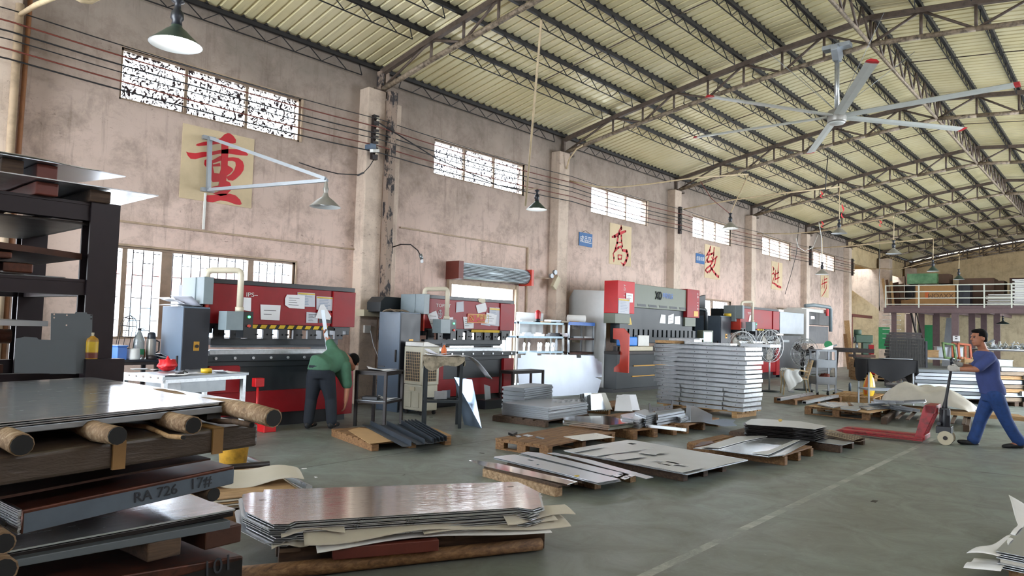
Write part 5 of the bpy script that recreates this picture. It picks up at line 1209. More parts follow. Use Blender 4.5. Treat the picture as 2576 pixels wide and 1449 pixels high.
part(th,'flask_body','motor_grey',lambda m:m.lathe([(0,0),(.055,0),(.058,.01),(.058,.24),(.05,.26)],16)); part(th,'cup_lid','cabinet_dark',lambda m:m.lathe([(.05,.26),(.052,.27),(.046,.33),(.03,.345),(0,.347)],16)); part(th,'handle','cabinet_dark',lambda m:m.tube([(.055,0,.24),(.1,0,.22),(.1,0,.1),(.055,0,.07)],.01,6))
m=MB(); m.lathe([(0,0),(.085,0),(.088,.02),(.08,.12),(.074,.135),(.03,.135),(.03,.1)],20); put(m,'tape_roll','white_foam',M0,on0(329)+Vector((0,-.05,0)),'big white roll standing on the narrow bench','roll')
m=MB(); m.lathe([(0,0),(.04,0),(.045,.12),(.04,.12),(.037,.01),(0,.01)],14); put(m,'tumbler','orange',M0,on0(362)+Vector((.0,.08,0)),'orange tumbler between bottle and thermos','cup')
m=MB(); m.lathe([(0,0),(.06,0),(.055,.05),(.0,.052)],14); put(m,'round_tin','dark_steel',M0,on0(374)+Vector((0,-.09,0)),'low dark tin in front of the thermos','tin')
m=MB(); m.box((-.06,-.1,0),(.06,.1,.16)); m.box((-.07,-.11,.16),(.07,.11,.18)); put(m,'storage_box','blue',M0,on0(291)+Vector((0,-.05,0)),'blue box at the left end of the narrow bench','box',.2,.006)
m=MB(); m.box((-.11,-.05,0),(.11,.05,.06)); put(m,'dark_box','cabinet_dark',M0,on0(405)+Vector((0,.1,0)),'dark box beside the thermos on the narrow bench','box')
for i,(px,r) in enumerate(((425,.2),(447,-.3),(468,.1))): put(curl(.3,.22,.06,3,i),'paper_sheaf','paper' if i!=1 else 'paper_grey',M0,on0(px-10*i)+Vector((-.02,-.02,.012*i)),['left','middle','right'][i]+' paper sheaf at the right end of the narrow bench','paper',r)
cg = MB()
for k in range(9): a=k*2*PI/9; cg.tube([(.1*math.cos(a),.1*math.sin(a),0),(.1*math.cos(a),.1*math.sin(a),.42),(.07*math.cos(a),.07*math.sin(a),.52),(0,0,.56)],.004,5)
for z,r in ((0,.1),(.14,.1),(.28,.1),(.42,.1),(.52,.07)): cg.tube([(r*math.cos(q*PI/8),r*math.sin(q*PI/8),z) for q in range(16)],.004,5,closed=True)
o=put(cg,'wire_cage','dark_steel',M0,on0(316)+Vector((-.02,.05,.0)),'tall rusty wire cage standing at the left of the narrow bench','wire cage'); o.rotation_euler=(0,.12,0)
m=MB(); m.lathe([(0,0),(.075,0),(.075,.02),(0,.02)],20); o=put(m,'dial_gauge','beige_plastic',M0,(1.35,-.32,.72),'round dial between the bench and the first press','gauge')
o.rotation_euler=(PI/2,0,0); o.location=W(503,915,9.2); m=MB(); m.box((-.1,-.09,-.02),(.1,.09,.0)); m.obj('backing','dark_steel',o)
# two small stands
S1,N1 = table('dark steel stand with an open book, right of the bent worker',6.71,8.55,-1.153,.515,.58,.815,'dark_steel','dark_steel',.02,.04,.36,cat='stand',name='steel_stand',inset=0)
put(curl(.42,.3,.05,3.2),'open_book','paper',N1,(.02,.0,.82),'open book of drawings on the dark steel stand','book',.6)
put(curl(.3,.3,.03,2.5,1),'paper_sheaf','paper_grey',N1,(.1,-.1,.818),'loose papers under the open book','paper',.9)
m=MB(); m.box((-.05,-.03,0),(.05,.03,.015)); put(m,'phone','cabinet_dark',N1,(-.02,.05,.86),'small dark phone lying on the open book','phone',.3)
m=MB(); m.box((-.12,-.09,0),(.12,.09,.05)); put(m,'tool_case','cabinet_dark',N1,(-.08,-.1,.38),'black case on the lower frame of the dark steel stand','case',.2,.01)
put(curl(.3,.2,.05,3),'paper_sheaf','paper',N1,(.1,.08,.385),'papers on the lower frame of the dark steel stand','paper',.4)
m=MB(); m.box((-.25,-.29,0),(.25,.29,.006)); put(m,'tray_plate','steel_matte',N1,(0,0,.377),'thin plate resting on the lower frame of the dark steel stand','plate')
S2,N2 = table('grey steel stand draped with a dirty cloth in front of the air cooler',7.353,7.869,-.671,.56,.467,1.04,'steel_grey','charcoal',.02,.045,.39,cat='stand',name='steel_stand',inset=0)
cl = MB()
def cf(u,v):
    a=u*2*PI; x=max(-.3,min(.3,.46*math.cos(a)*1.2)); y=max(-.255,min(.255,.42*math.sin(a)*1.2)); dr=.13+.05*math.sin(a*3+1)+.16*max(0,math.cos(a-.35))**12+.03*math.sin(a*9)
    return (x*(1+.03*math.sin(a*7)*v),y*(1+.03*math.sin(a*6)*v),1.05-dr*v)
cl.grid(cf,60,6); cl.grid(lambda u,v:((u-.5)*.6,(v-.5)*.51,1.05+.004*math.sin(u*19)*math.sin(v*15)),10,8)
o=cl.obj('dust_cloth','cloth_dirty'); o.location=(7.353,7.869,0); o.rotation_euler=(0,0,-.671); tag(o,'dirty tattered cloth draped over the grey steel stand','cloth')
put(curl(.5,.36,.03,3),'paper_sheaf','paper',N2,(-.02,0,1.06),'drawings spread over the dirty cloth','paper',.1); put(curl(.36,.2,.08,2.4,1),'paper_sheaf','paper',N2,(-.08,.05,1.075),'curled upper drawing on the cloth covered stand','paper',.4)
m=MB(); m.grid(lambda u,v:(.5*u,(v-.5)*.24,-.32*u*u+.02*math.sin(u*5)),10,4,0,.003); put(m,'paper_sheaf','paper_grey',N2,(.24,-.05,1.06),'long sheaf of drawings hanging off the right of the cloth covered stand','paper',.25)
sp = thing('spray_bottle','orange trigger spray bottle behind the cloth covered stand','bottle',N2 @ Vector((.02,.16,1.055)))
part(sp,'bottle_body','orange',lambda m:m.lathe([(0,0),(.04,0),(.043,.02),(.043,.09),(.018,.14),(.018,.16)],14)); part(sp,'trigger_head','cabinet_dark',lambda m:(m.box((-.05,-.012,.16),(.025,.012,.19)),m.bar((-.03,0,.165),(-.045,0,.12),.01)))
for i,(x,y,r) in enumerate(((-.12,-.1,.3),(.0,.02,.8))): m=MB(); m.box((0,0,0),(.2,.005,.12)); m.box((0,0,0),(.2,.06,.004)); put(m,'bent_plate','alu_rough',N2,(x,y,.41),['left','right'][i]+' small bent plate on the lower frame of the cloth covered stand','metal part',r)
q=[G(1168,1068),G(1212,1077)]; tp=[W(1188,955,7.62),W(1143,948,7.9)]
m=MB(); vs=[q[0],q[1],tp[0],tp[1]]; nn=(q[1]-q[0]).cross(tp[1]-q[0]).normalized()*.006; m.add(vs+[v+nn for v in vs],[(0,1,2,3),(7,6,5,4),(0,4,5,1),(1,5,6,2),(2,6,7,3),(3,7,4,0)]); tag(m.obj('leaning_plate','blue_plate'),'blue grey sheet plate leaning on the cloth covered stand','metal plate')
S3,N3 = table('empty dark frame table in front of the TOPSET press',10.75,9.2,.03,1.0,.35,.67,'dark_steel','dark_steel',.02,.04,.22,cat='table',name='frame_table',inset=0)
m=MB(); m.box((9.45,8.95,0),(10.05,9.2,.16)); m2=tag(m.obj('crate','cabinet_dark',bevel=.005),'low black crate on the floor before the TOPSET press','crate')
m=MB(); m.box((0,0,0),(.25,.005,.3)); o=m.obj('scrap_plate','steel_matte'); o.location=(9.55,9.05,.15); o.rotation_euler=(-.2,.2,.3); tag(o,'grey scrap plate standing in the low black crate','metal part')
# air cooler
ac = thing('air_cooler','dusty beige air cooler on castors behind the small stands','air cooler',(7.9,8.95,0)); 
part(ac,'lower_tank','offwhite_plastic',lambda m:m.box((.0,0,.07),(.36,.46,.5)),.015); part(ac,'upper_body','offwhite_plastic',lambda m:m.box((-.01,-.01,.5),(.37,.47,1.14)),.015)
part(ac,'top_hood','motor_grey',lambda m:m.prism([(-.01,1.14),(.0,1.22),(.1,1.23),(.37,1.16),(.37,1.14)],-.46,.0,0,XZ),.01)
for nm,fn in (('side_grille',lambda m:([m.box((-.018,.05+.045*i,.56),(-.008,.055+.045*i,1.05)) for i in range(9)],[m.box((-.018,.05,.56+.05*i),(-.01,.42,.565+.05*i)) for i in range(10)])),('front_grille',lambda m:([m.box((.05+.04*i,-.018,.56),(.055+.04*i,-.008,1.05)) for i in range(7)],[m.box((.05,-.018,.56+.05*i),(.31,-.01,.565+.05*i)) for i in range(10)]))): part(ac,nm,'wicker',fn)
part(ac,'filter_pad','dark_block',lambda m:(m.box((-.012,.05,.56),(-.009,.42,1.05)),m.box((.05,-.012,.56),(.31,-.009,1.05))))
part(ac,'handle_recess','beige_plastic',lambda m:m.box((-.014,.17,.4),(-.002,.29,.46))); part(ac,'tank_ribs','offwhite_plastic',lambda m:[m.box((-.012,.06+.2*i,.12),(0,.2+.2*i,.38)) for i in range(2)],.006)
for x,y in ((.04,.04),(.04,.42),(.32,.04),(.32,.42)): part(ac,'castor','rubber',lambda m:(m.cyl((x-.015,y,.035),(x+.015,y,.035),.035,12),m.box((x-.02,y-.02,.04),(x+.02,y+.02,.075))))
# shelves behind the leaning sheet
def shelf_unit(label, x0,x1,y0,y1,zs,edge,postm):
    t = thing('shelf_unit',label,'shelf',(x0,y0,0)); w,d=x1-x0,y1-y0
    for x in (0,w-.04):
        for y in (0,d-.04): part(t,'post',postm,lambda m:m.box((x,y,0),(x+.04,y+.04,zs[-1])))
    for z in zs: part(t,'shelf_board',edge,lambda m:(m.box((0,0,z-.045),(w,.015,z)),m.box((0,.015,z-.012),(w,d,z)),m.box((0,d-.015,z-.045),(w,d,z))))
    return t
ZT=[W(1365,y,10.2).z for y in (884,846,811)]
shelf_unit('white and pale blue steel shelf with tools behind the leaning sheet',11.72,13.42,10.2,10.6,[.25]+ZT,'steel_blue_pale' if 'steel_blue_pale' in M_ else 'white_paint','white_paint')
ZU=[W(1470,y,10.1).z for y in (886,851,813)]
su=shelf_unit('lower shelf with a blue top board and rusty boards next to the white shelf',13.46,14.5,10.1,10.5,[.25]+ZU,'brown_steel','steel_matte'); part(su,'blue_board','blue',lambda m:m.box((-.01,-.01,ZU[2]-.06),(1.05,.01,ZU[2]+.02)))
def onshelf(px, z, y, mb, name, mt, label, cat, group=None, rz=0):
    p=W(px,850,y); o=mb.obj(name,mt,bevel=0); o.location=(p.x,y,z); o.rotation_euler=(0,0,rz); return tag(o,label,cat,group)
for i,px in enumerate((1316,1328,1352,1358,1372,1377,1387,1391)):
    m=MB(); m.prism([(0,0),(.04,0),(.035,.08),(.06,.17),(.02,.2),(.0,.12),(.012,.06)],0,.03,0,XZ); onshelf(px,ZT[0],10.35,m,'press_tool','alu_bright','upright bright bending tool on the lower shelf of the white unit','tool','bending tools on the white shelf')
for i,(px,w_) in enumerate(((1318,.35),(1352,.25),(1383,.5),(1408,.4))):
    m=MB(); m.box((0,0,0),(w_,.12,.05)); m.box((.05,.02,.05),(w_-.08,.1,.08)); onshelf(px,ZT[1],10.3,m,'tool_block',['steel_grey','alu_rough','cabinet_dark','alu_bright'][i],['small grey tool block at the left of the middle white shelf','bright tool block, second on the middle white shelf','dark tool block, third on the middle white shelf','pale long tool block at the right of the middle white shelf'][i],'tool')
for i,(px,w_,h_,m_,lab) in enumerate(((1312,.4,.03,'paper','white flat box on the top left of the white shelf'),(1365,.5,.025,'board','pale wooden lath on top of the white shelf'),(1385,.4,.07,'steel_grey','grey tray on top of the white shelf'),(1410,.35,.05,'beige_plastic','beige part at the right on top of the white shelf'),(1440,.8,.02,'board','thin board reaching across both shelf tops'))):
    m=MB(); m.box((0,0,0),(w_,.2,h_)); onshelf(px,ZT[2]+(.03 if i==4 else 0),10.32 if i<4 else 10.25,m,'shelf_item',m_,lab,'box')
rc=thing('grease_tin','red container with a black lower half on top of the white shelf','container',(W(1353,800,10.35).x,10.35,ZT[2])); part(rc,'tin_body','cabinet_dark',lambda m:m.cyl((0,0,0),(0,0,.08),.06,14)); part(rc,'red_top','fire_red',lambda m:m.lathe([(.06,.08),(.07,.22),(.05,.26),(.02,.28)],14))
rl=thing('white_roll','white roll lying on top of the lower shelf','roll',(W(1470,800,10.2).x,10.2,ZU[2]+.02)); part(rl,'roll_body','white_foam',lambda m:m.cyl((-.35,.25,.09),(.0,-.02,.09),.09,14)); part(rl,'core','cabinet_dark',lambda m:m.cyl((.0,-.02,.09),(.004,-.023,.09),.05,12))
for i,(px,z,lab) in enumerate(((1443,ZU[1],'grey folder lying on the rusty middle shelf'),(1470,ZU[1],'white part on the rusty middle shelf'))):
    m=MB(); m.box((0,0,0),(.4,.2,.04)); o=onshelf(px,z,10.2,m,'shelf_item',['steel_grey','paper'][i],lab,'box'); 
note([(1440,814),(1458,815),(1458,829),(1440,828)],10.62,'white notice hung behind the rusty shelf','paper',4)
note([(1439,852),(1463,852),(1463,862),(1439,861)],10.62,'small beige notice low behind the rusty shelf','beige_plastic')
m=MB(); a=W(1304,785,10.95); b=W(1362,830,10.95); m.box((a.x,10.9,b.z-.15),(b.x,11.08,a.z)); tag(m.obj('wall_cabinet','dull_sheet'),'grey flat box on the wall behind the white shelf','box')
# large stepped aluminium sheet leaning on the shelf
LP=[(75,1062),(90,935),(125,935),(125,905),(180,900),(182,868),(300,880),(302,910),(345,910),(345,895),(720,905),(720,935),(770,935),(770,907),(910,912),(915,940),(940,945),(945,965),(985,985),(970,1140),(895,1138),(960,1172),(905,1320),(880,1365),(80,1365)]
q=[W(1280+x/4.261,680+y/4.261,9.72) for x,y in LP]; x0=q[0].x
m=MB(); m.prism([(p.x-x0,max(p.z,.0)) for p in q],0,.003,0,XZ); o=m.obj('leaning_sheet','film_sheet' if 'film_sheet' in M_ else 'alu_bright'); o.location=(x0,9.6,.0); o.rotation_euler=(-.12,0,0); tag(o,'large bright sheet with stepped edges leaning against the shelves','metal sheet')
# ---- fans
def standing_fan(label, c, R_, face, blades='fan_white', tilt=0, bladecol='motor_grey'):
    t = thing('standing_fan',label,'fan',(c.x,c.y,0),face); z=c.z      # local +x is the blowing direction
    part(t,'base','charcoal',lambda m:m.lathe([(0,0),(.26,0),(.27,.02),(.05,.05),(0,.05)],20)); part(t,'pole','galvanised',lambda m:m.cyl((0,0,.04),(0,0,z),.022,10))
    def guard(m):
        for x,rr in ((.1,.1),(.13,.3),(.13,.62),(.07,1.0),(-.06,1.0),(-.1,.6)): m.tube([(x,R_*rr*math.cos(q*PI/16),z+R_*rr*math.sin(q*PI/16)) for q in range(32)],.006 if rr<1 else .009,5,closed=True)
        for k in range(24):
            a=k*PI/12; cs,sn=math.cos(a),math.sin(a); m.tube([(.1,R_*.1*cs,z+R_*.1*sn),(.14,R_*.5*cs,z+R_*.5*sn),(.07,R_*cs,z+R_*sn),(-.06,R_*cs,z+R_*sn),(-.11,R_*.3*cs,z+R_*.3*sn)],.0035,4)
    part(t,'guard','galvanised',guard)
    for k in range(3):
        a=k*2*PI/3+.4
        part(t,'blade',bladecol,lambda m:m.grid(lambda u,v:(.03+.06*(v-.5),R_*(.12+.75*u)*math.cos(a+(v-.5)*(.9-.35*u)),z+R_*(.12+.75*u)*math.sin(a+(v-.5)*(.9-.35*u))),8,5,0,.003))
    part(t,'motor','charcoal',lambda m:m.cyl((-.2,0,z),(.0,0,z),.08,14)); return t
standing_fan('tall pedestal fan facing the aisle, right of the tall frame stack',W(1936,870,7.4),.43,math.radians(248))
standing_fan('pedestal fan half hidden behind the tall frame stack',W(1866,872,8.3),.42,math.radians(235))
standing_fan('dark pedestal fan turned sideways behind the slatted chair',W(2024,888,7.0),.4,math.radians(165),bladecol='dark_steel')
# ---- slatted armchair with cloths
c=G(1998,995); ch=thing('armchair','metal armchair with a slatted wooden back and white rags over its arms','chair',(18.45,6.62,0),math.radians(118))  # local +x forward
for y in (-.27,.27):
    part(ch,'arm_frame','wicker',lambda m:m.tube([(.3,y,0),(.27,y,.3),(.3,y,.55),(.22,y,.64),(-.1,y,.63),(-.28,y,.6)],.017,8)); part(ch,'rear_leg','wicker',lambda m:m.tube([(-.34,y*.95,0),(-.27,y*.95,.42),(-.4,y*.95,.9)],.016,8))
part(ch,'seat','wicker',lambda m:[m.box((-.24+.085*i,-.26,.42),(-.17+.085*i,.26,.44)) for i in range(6)]); part(ch,'seat_frame','wicker',lambda m:m.tube([(.26,-.27,.42),(-.26,-.27,.42),(-.26,.27,.42),(.26,.27,.42)],.015,6,closed=True))
part(ch,'backrest','wicker',lambda m:[m.cbox((-.30-.018*i,0,.5+.062*i),(.015,.5,.05),0,(0,-.25,0)) for i in range(7)])
MC_=Matrix.Translation((18.45,6.62,0)) @ Matrix.Rotation(math.radians(118),4,'Z')
def rag(f,label,nu=10,nv=8):
    m=MB(); m.grid(f,nu,nv,0,.004); o=m.obj('rag','white_cloth'); o.matrix_world=MC_; return tag(o,label,'cloth')
rag(lambda u,v:(-.1+.35*u+.05*math.sin(v*5),.29+.12*v*(u>.4)+.02*math.sin(u*9),.66-.55*v*(.5+.5*u)),'white rag hanging over the far arm of the slatted chair')
rag(lambda u,v:(.1+.2*u,-.285-.05*v+.03*math.sin(u*8),.66-.6*v*(.4+.6*u)),'white rag hanging down over the near arm of the slatted chair')
rag(lambda u,v:(.18+.14*u+.03*math.sin(v*7),-.2+.4*v,.655+.03*math.sin(u*5+v*9)-.12*abs(u-.5)),'bunched white rag lying across the arms of the slatted chair')
# ---- three tier trolley
tr=thing('trolley','grey three tier trolley on castors with papers on top','trolley',(18.75,6.02,0),math.radians(-52)); w_,d_=.5,.5
for x in (-w_/2,w_/2-.04):
    for y in (-d_/2,d_/2-.04): part(tr,'post','steel_matte',lambda m:m.box((x,y,.1),(x+.04,y+.04,1.16)))
for z,h_ in ((.3,.2),(.72,.2)): part(tr,'tray',['steel_matte'],lambda m:(m.box((-w_/2,-d_/2,z),(w_/2,d_/2,z+.01)),m.box((-w_/2,-d_/2,z),(w_/2,-d_/2+.006,z+h_)),m.box((-w_/2,d_/2-.006,z),(w_/2,d_/2,z+h_)),m.box((-w_/2,-d_/2,z),(-w_/2+.006,d_/2,z+h_)),m.box((w_/2-.006,-d_/2,z),(w_/2,d_/2,z+h_))))
part(tr,'top_tray','steel_matte',lambda m:m.box((-w_/2,-d_/2,1.13),(w_/2,d_/2,1.17)))
for x in (-.2,.2):
    for y in (-.2,.2): part(tr,'castor','rubber',lambda m:(m.cyl((x-.015,y,.05),(x+.015,y,.05),.05,12),m.box((x-.02,y-.02,.05),(x+.02,y+.02,.12))))
MT=Matrix.Translation((18.75,6.02,0)) @ Matrix.Rotation(math.radians(-52),4,'Z')
put(curl(.5,.4,.04,3),'paper_sheaf','paper',MT,(0,0,1.172),'papers on top of the three tier trolley','paper'); m=MB(); m.prism([(0,0),(.3,.12),(.28,0)],0,.004,0,XZ); put(m,'folded_drawing','paper',MT,(.0,.1,1.18),'folded drawing standing up on the trolley','paper')
put(blob(.16,.12,.22,5),'red_rag','brown_paint',MT,(.05,0,.32),'dark red bundle on the lowest trolley tray','cloth'); m=MB(); m.cyl((0,0,0),(0,0,.12),.04,10); put(m,'small_jar','blue',MT,(-.05,-.1,.73),'small blue jar on the middle trolley tray','jar')
# ---- draped table
bk,MBk=table('tall thin legged table draped with black cloth by the yellow bag',17.72,4.32,math.radians(-49),1.02,.5,1.0,'dark_steel','steel_matte',.02,.03,.35,inset=0)
m=MB()
def df(u,v):
    a=u*2*PI; x=max(-.56,min(.56,.95*math.cos(a))); y=max(-.29,min(.29,.75*math.sin(a))); dr=.2+.22*max(0,math.sin(a*1.0+.2))*0+.25*max(0,-math.sin(a))**3*(1-.6*abs(x))+.35*max(0,math.cos(a))**14+.3*max(0,-math.cos(a))**10+.04*math.sin(a*7)
    return (x*(1+.05*v*math.sin(a*9)),y*(1+.05*v*math.sin(a*8)),1.03-dr*v)
m.grid(df,64,8); m.grid(lambda u,v:((u-.5)*1.13,(v-.5)*.6,1.03+.012*math.sin(u*11)*math.sin(v*8)),14,8)
o=m.obj('drape','black_cloth'); o.matrix_world=MBk; tag(o,'black cloth draped over the tall thin legged table','cloth')
m=MB(); m.box((-.3,-.12,0),(.35,.12,.012)); put(m,'metal_strip','steel_matte',MBk,(.2,.0,1.045),'grey strip lying on the black draped table','metal part'); 
# ---- far workshop things, left to right
m=MB(); a=P(2142,905,33); a.z=0; b=P(2130,806,33); m.bar(a,b,.22,.05); tag(m.obj('long_plank','board'),'tall pale plank leaning on the wall beyond the press row','plank')
m=MB(); a=P(2136,905,33); a.z=0; b=P(2126,840,33); m.bar(a,b,.15,.05); tag(m.obj('long_plank','pallet_wood'),'shorter brown plank leaning beside the tall pale one','plank')
dp=P(2168,930,27); t=thing('drill_press','dark green drilling machine on a stand before the white column','machine',(dp.x,dp.y,0),math.radians(-60))  # drill press on its stand
part(t,'stand','dark_green',lambda m:m.box((-.25,-.25,0),(.25,.25,.75)),.01); part(t,'table','brown_steel',lambda m:m.box((-.4,-.3,.75),(.4,.3,.85))); part(t,'column','dark_green',lambda m:m.box((.0,-.12,.85),(.3,.12,1.5)),.02); part(t,'head','dark_green',lambda m:(m.box((-.25,-.17,1.3),(.35,.17,1.6)),m.cyl((-.15,0,1.6),(-.15,0,1.8),.14,12)),.02); part(t,'spindle','steel_grey',lambda m:m.cyl((-.18,0,1.0),(-.18,0,1.3),.05,10)); part(t,'hand_wheel','steel_grey',lambda m:m.tube([(-.28,.12*math.cos(q*PI/6),1.4+.12*math.sin(q*PI/6)) for q in range(12)],.015,5,closed=True))
gp=P(2128,960,26); t=thing('bench_grinder','green wheeled grinder on a dark machine bench','machine',(gp.x,gp.y,0),math.radians(-70))
part(t,'stand','dark_steel',lambda m:[m.bar((x,y,0),(x*.8,y*.8,.95),.05) for x in (-.35,.35) for y in (-.25,.25)]); part(t,'bed','dark_steel',lambda m:m.box((-.5,-.3,.95),(.9,.3,1.1))); part(t,'wheel','green',lambda m:m.cyl((-.6,-.05,1.2),(-.6,.05,1.2),.14,16)); part(t,'arm','steel_matte',lambda m:m.bar((-.6,0,1.1),(-.3,0,1.2),.06))
part(t,'belt_guard','machine_red',lambda m:m.box((.75,-.2,.9),(.9,.2,1.25)))
for i,(px,py,Z,w_,d_,h_,m_,lab) in enumerate(((2160,945,26.5,.6,.5,.55,'cardboard','brown carton under the green drilling machine'),(2196,925,25.5,.7,.5,.6,'dark_steel','dark wire crate left of the ribbed stack'),(2342,892,26.9,.42,.4,.28,'board','small wooden box on the far work table'),(2335,870,27,.5,.35,.22,'fire_red','red tray on the far work table'),(2372,872,27,.5,.4,.42,'steel_matte','left grey bin on the far work table'),(2400,872,27.2,.48,.4,.42,'steel_matte','right grey bin on the far work table'),(2512,890,22,.6,.45,.95,'plastic_clear','pale blue plastic bin behind the walking man'),(2436,890,24,.35,.35,.95,'board','slatted wooden crate behind the walking man'))):
    b=P(px,py,Z); zz=.825 if i in (2,3,4,5) else 0; m=MB(); 
    if 'crate' in lab:
        for k in range(5): m.box((-w_/2,-d_/2,h_*k/5),(w_/2,d_/2,h_*k/5+h_*.12))
        for x in (-w_/2,w_/2-.04):
            for y in (-d_/2,d_/2-.04): m.box((x,y,0),(x+.04,y+.04,h_))
    else: m.box((-w_/2,-d_/2,0),(w_/2,d_/2,h_)); m.box((-w_/2-.015,-d_/2-.015,h_-.04),(w_/2+.015,d_/2+.015,h_))
    o=m.obj('storage_box',m_,bevel=.01); o.location=(b.x,b.y,zz if i not in (0,1) else 0); o.rotation_euler=(0,0,math.radians(-65)); tag(o,lab,'box')
for i in range(7):
    b=P(2207,905,24.5); m=MB()
    for k in range(4): m.box((-.6,-.5+.27*k,.08),(.6,-.34+.27*k,.1))
    for x in (-.6,-.05,.5): m.box((x,-.5,0),(x+.1,.5,.08))
    o=m.obj('pallet','pallet_wood_pale'); o.location=(b.x+.5,b.y+.3,.105*i+.0); o.rotation_euler=(0,0,math.radians(-62)+.03*(i%3)); tag(o,'pale pallet in the pile left of the ribbed stack','pallet','pile of pale pallets')
b=P(2274,905,22); t=thing('ribbed_panel_stack','tall dark stack of ribbed panels behind the black draped table','panel stack',(b.x,b.y,0),math.radians(-66))
for k in range(12): part(t,'panel','dark_block',lambda m:m.box((-.48+.02*(k%3),-.4,.35+.1*k),(.46+.02*(k%2),.4,.435+.1*k)))
part(t,'ribs','dark_block',lambda m:[m.bar((-.47+.03*i,-.412,.36),(-.47+.03*i,-.412,1.5),.012,.02) for i in range(32)]); part(t,'top_plates','dark_steel',lambda m:(m.box((-.42,-.38,1.54),(.4,.38,1.62)),m.box((-.36,-.35,1.63),(.42,.36,1.7)))); part(t,'side_board','cabinet_dark',lambda m:m.box((.5,-.4,.2),(.56,.4,1.45))); part(t,'trestle','dark_steel',lambda m:(m.box((-.5,-.4,.26),(.5,.4,.34)),[m.box((x,y,0),(x+.08,y+.08,.26)) for x in (-.48,.4) for y in (-.38,.3)]))
tb,MF=table('long far work table with bins and orange frames',P(2372,905,27).x,P(2372,905,27).y,math.radians(-62),2.6,.8,.82,'steel_matte','steel_matte')
for i,(px,c_) in enumerate(((2395,'terracotta'),(2412,'terracotta'),(2376,'leaf'))):
    b=P(px,893,26.4-.3*i); m=MB(); w_=.5; h_=.62
    for q_ in (((0,0,0),(.07,.05,h_)),((w_-.07,0,0),(w_,.05,h_)),((0,0,0),(w_,.05,.07)),((0,0,h_-.07),(w_,.05,h_))): m.box(*q_)
    o=m.obj('leaning_frame',c_); o.location=(b.x,b.y,.83); o.rotation_euler=(-.3,.1,math.radians(-60)+.15*i); tag(o,['left orange frame leaning on the far work table','right orange frame leaning on the far work table','green frame leaning left of the orange frames'][i],'frame')  # open square frames leaning on the table
def sheetpile(label, group, px, py, Z, w_, d_, n, th, mats, rz=-62, z0=.12, jit=.05, single=None):
    b=P(px,py,Z); a=math.radians(rz)
    for k in range(n):
        m=MB(); m.box((-w_/2,-d_/2,0),(w_/2,d_/2,th*.82)); o=m.obj('sheet_bundle',mats[k%len(mats)]); o.location=(b.x+random.uniform(-jit,jit),b.y+random.uniform(-jit,jit),z0+th*k); o.rotation_euler=(0,0,a+random.uniform(-.03,.03)); tag(o,label,'metal sheets',group)
    t=thing('pallet','pallet under the '+group,'pallet',(b.x,b.y,0),a)
    for x in (-w_/2,-.05,w_/2-.1): part(t,'bearer','pallet_wood_dark',lambda m:m.box((x,-d_/2,0),(x+.1,d_/2,z0-.025)))
    for k in range(5): part(t,'deck_board','pallet_wood_dark',lambda m:m.box((-w_/2,-d_/2+d_*k/5,z0-.025),(w_/2,-d_/2+d_*k/5+d_*.15,z0-.002)))
sheetpile('silver sheet bundle in the wide pile behind the tarpaulin','wide silver sheet pile',2370,960,17.5,1.7,1.0,8,.085,['steel_matte','grey_plate','steel_matte'],-52)
sheetpile('low grey sheet layer left of the wide silver pile','low grey sheet pile',2300,980,19,1.1,.8,3,.06,['steel_matte','grey_plate'],-52)
sheetpile('wood spaced sheet bundle behind the walking man','pile behind the walking man',2525,965,17,.8,.8,8,.1,['wood_grey','steel_matte','pallet_wood_pale'],-45)
sheetpile('dark sheet bundle at the right picture edge','dark pile at the right edge',2590,965,17,1.0,.8,5,.13,['cabinet_dark','steel_matte','dark_block'],-45)
t,MS=table('metal parts bench at the far right edge with heaps of bright offcuts',P(2545,890,24).x,P(2545,890,24).y,math.radians(-50),2.2,.8,1.25,'steel_matte','dark_steel',shelf=.4)
hp=MB(); rd=random.Random(4)
for k in range(160):
    p=Vector((rd.uniform(-1,1),rd.uniform(-.35,.35),1.26+abs(rd.gauss(0,.09)))); hp.cbox(p,(rd.uniform(.05,.22),rd.uniform(.02,.08),rd.uniform(.01,.05)),0,(rd.uniform(-1,1),rd.uniform(-1,1),rd.uniform(0,3)))
o=hp.obj('metal_offcuts','alu_rough'); o.matrix_world=MS; tag(o,'heap of bright metal offcuts on the far right bench','metal scrap',kind='stuff')
m=MB(); m.box((-.9,-.38,0),(.9,.38,.75)); b=P(2560,930,21); o=m.obj('dark_cabinet','brown_steel',bevel=.01); o.location=(b.x,b.y,0); o.rotation_euler=(0,0,math.radians(-48)); tag(o,'low dark brown cabinet at the right picture edge','cabinet')
# thin sheets and offcuts lying about between trolley and pallets
for px,py,w_,r,lab in ((2080,985,1.2,.1,'dark flat bar on the floor behind the trolley'),(2140,988,.8,.6,'thin plate on the floor right of the trolley'),(1998,988,.9,.4,'flat offcut on the floor under the slatted chair'),(1780,1030,.9,-.6,'dark bar on the floor by the frame stack pallet')):
    b=G(px,py); m=MB(); m.box((0,0,0),(w_,.12,.03)); o=m.obj('flat_bar','steel_matte'); o.location=b; o.rotation_euler=(0,0,r); tag(o,lab,'metal part')
m=MB(); m.lathe([(0,0),(.035,0),(.035,.19),(.025,.21),(.025,.24),(0,.24)],12); b=G(2140,985,.0); o=m.obj('spray_can','cabinet_blue_grey'); o.location=(b.x+.1,b.y+.05,.0); tag(o,'dark spray can standing between the trolley and the yellow bag','spray can')
m=MB(); b=P(2152,945,25.8); 
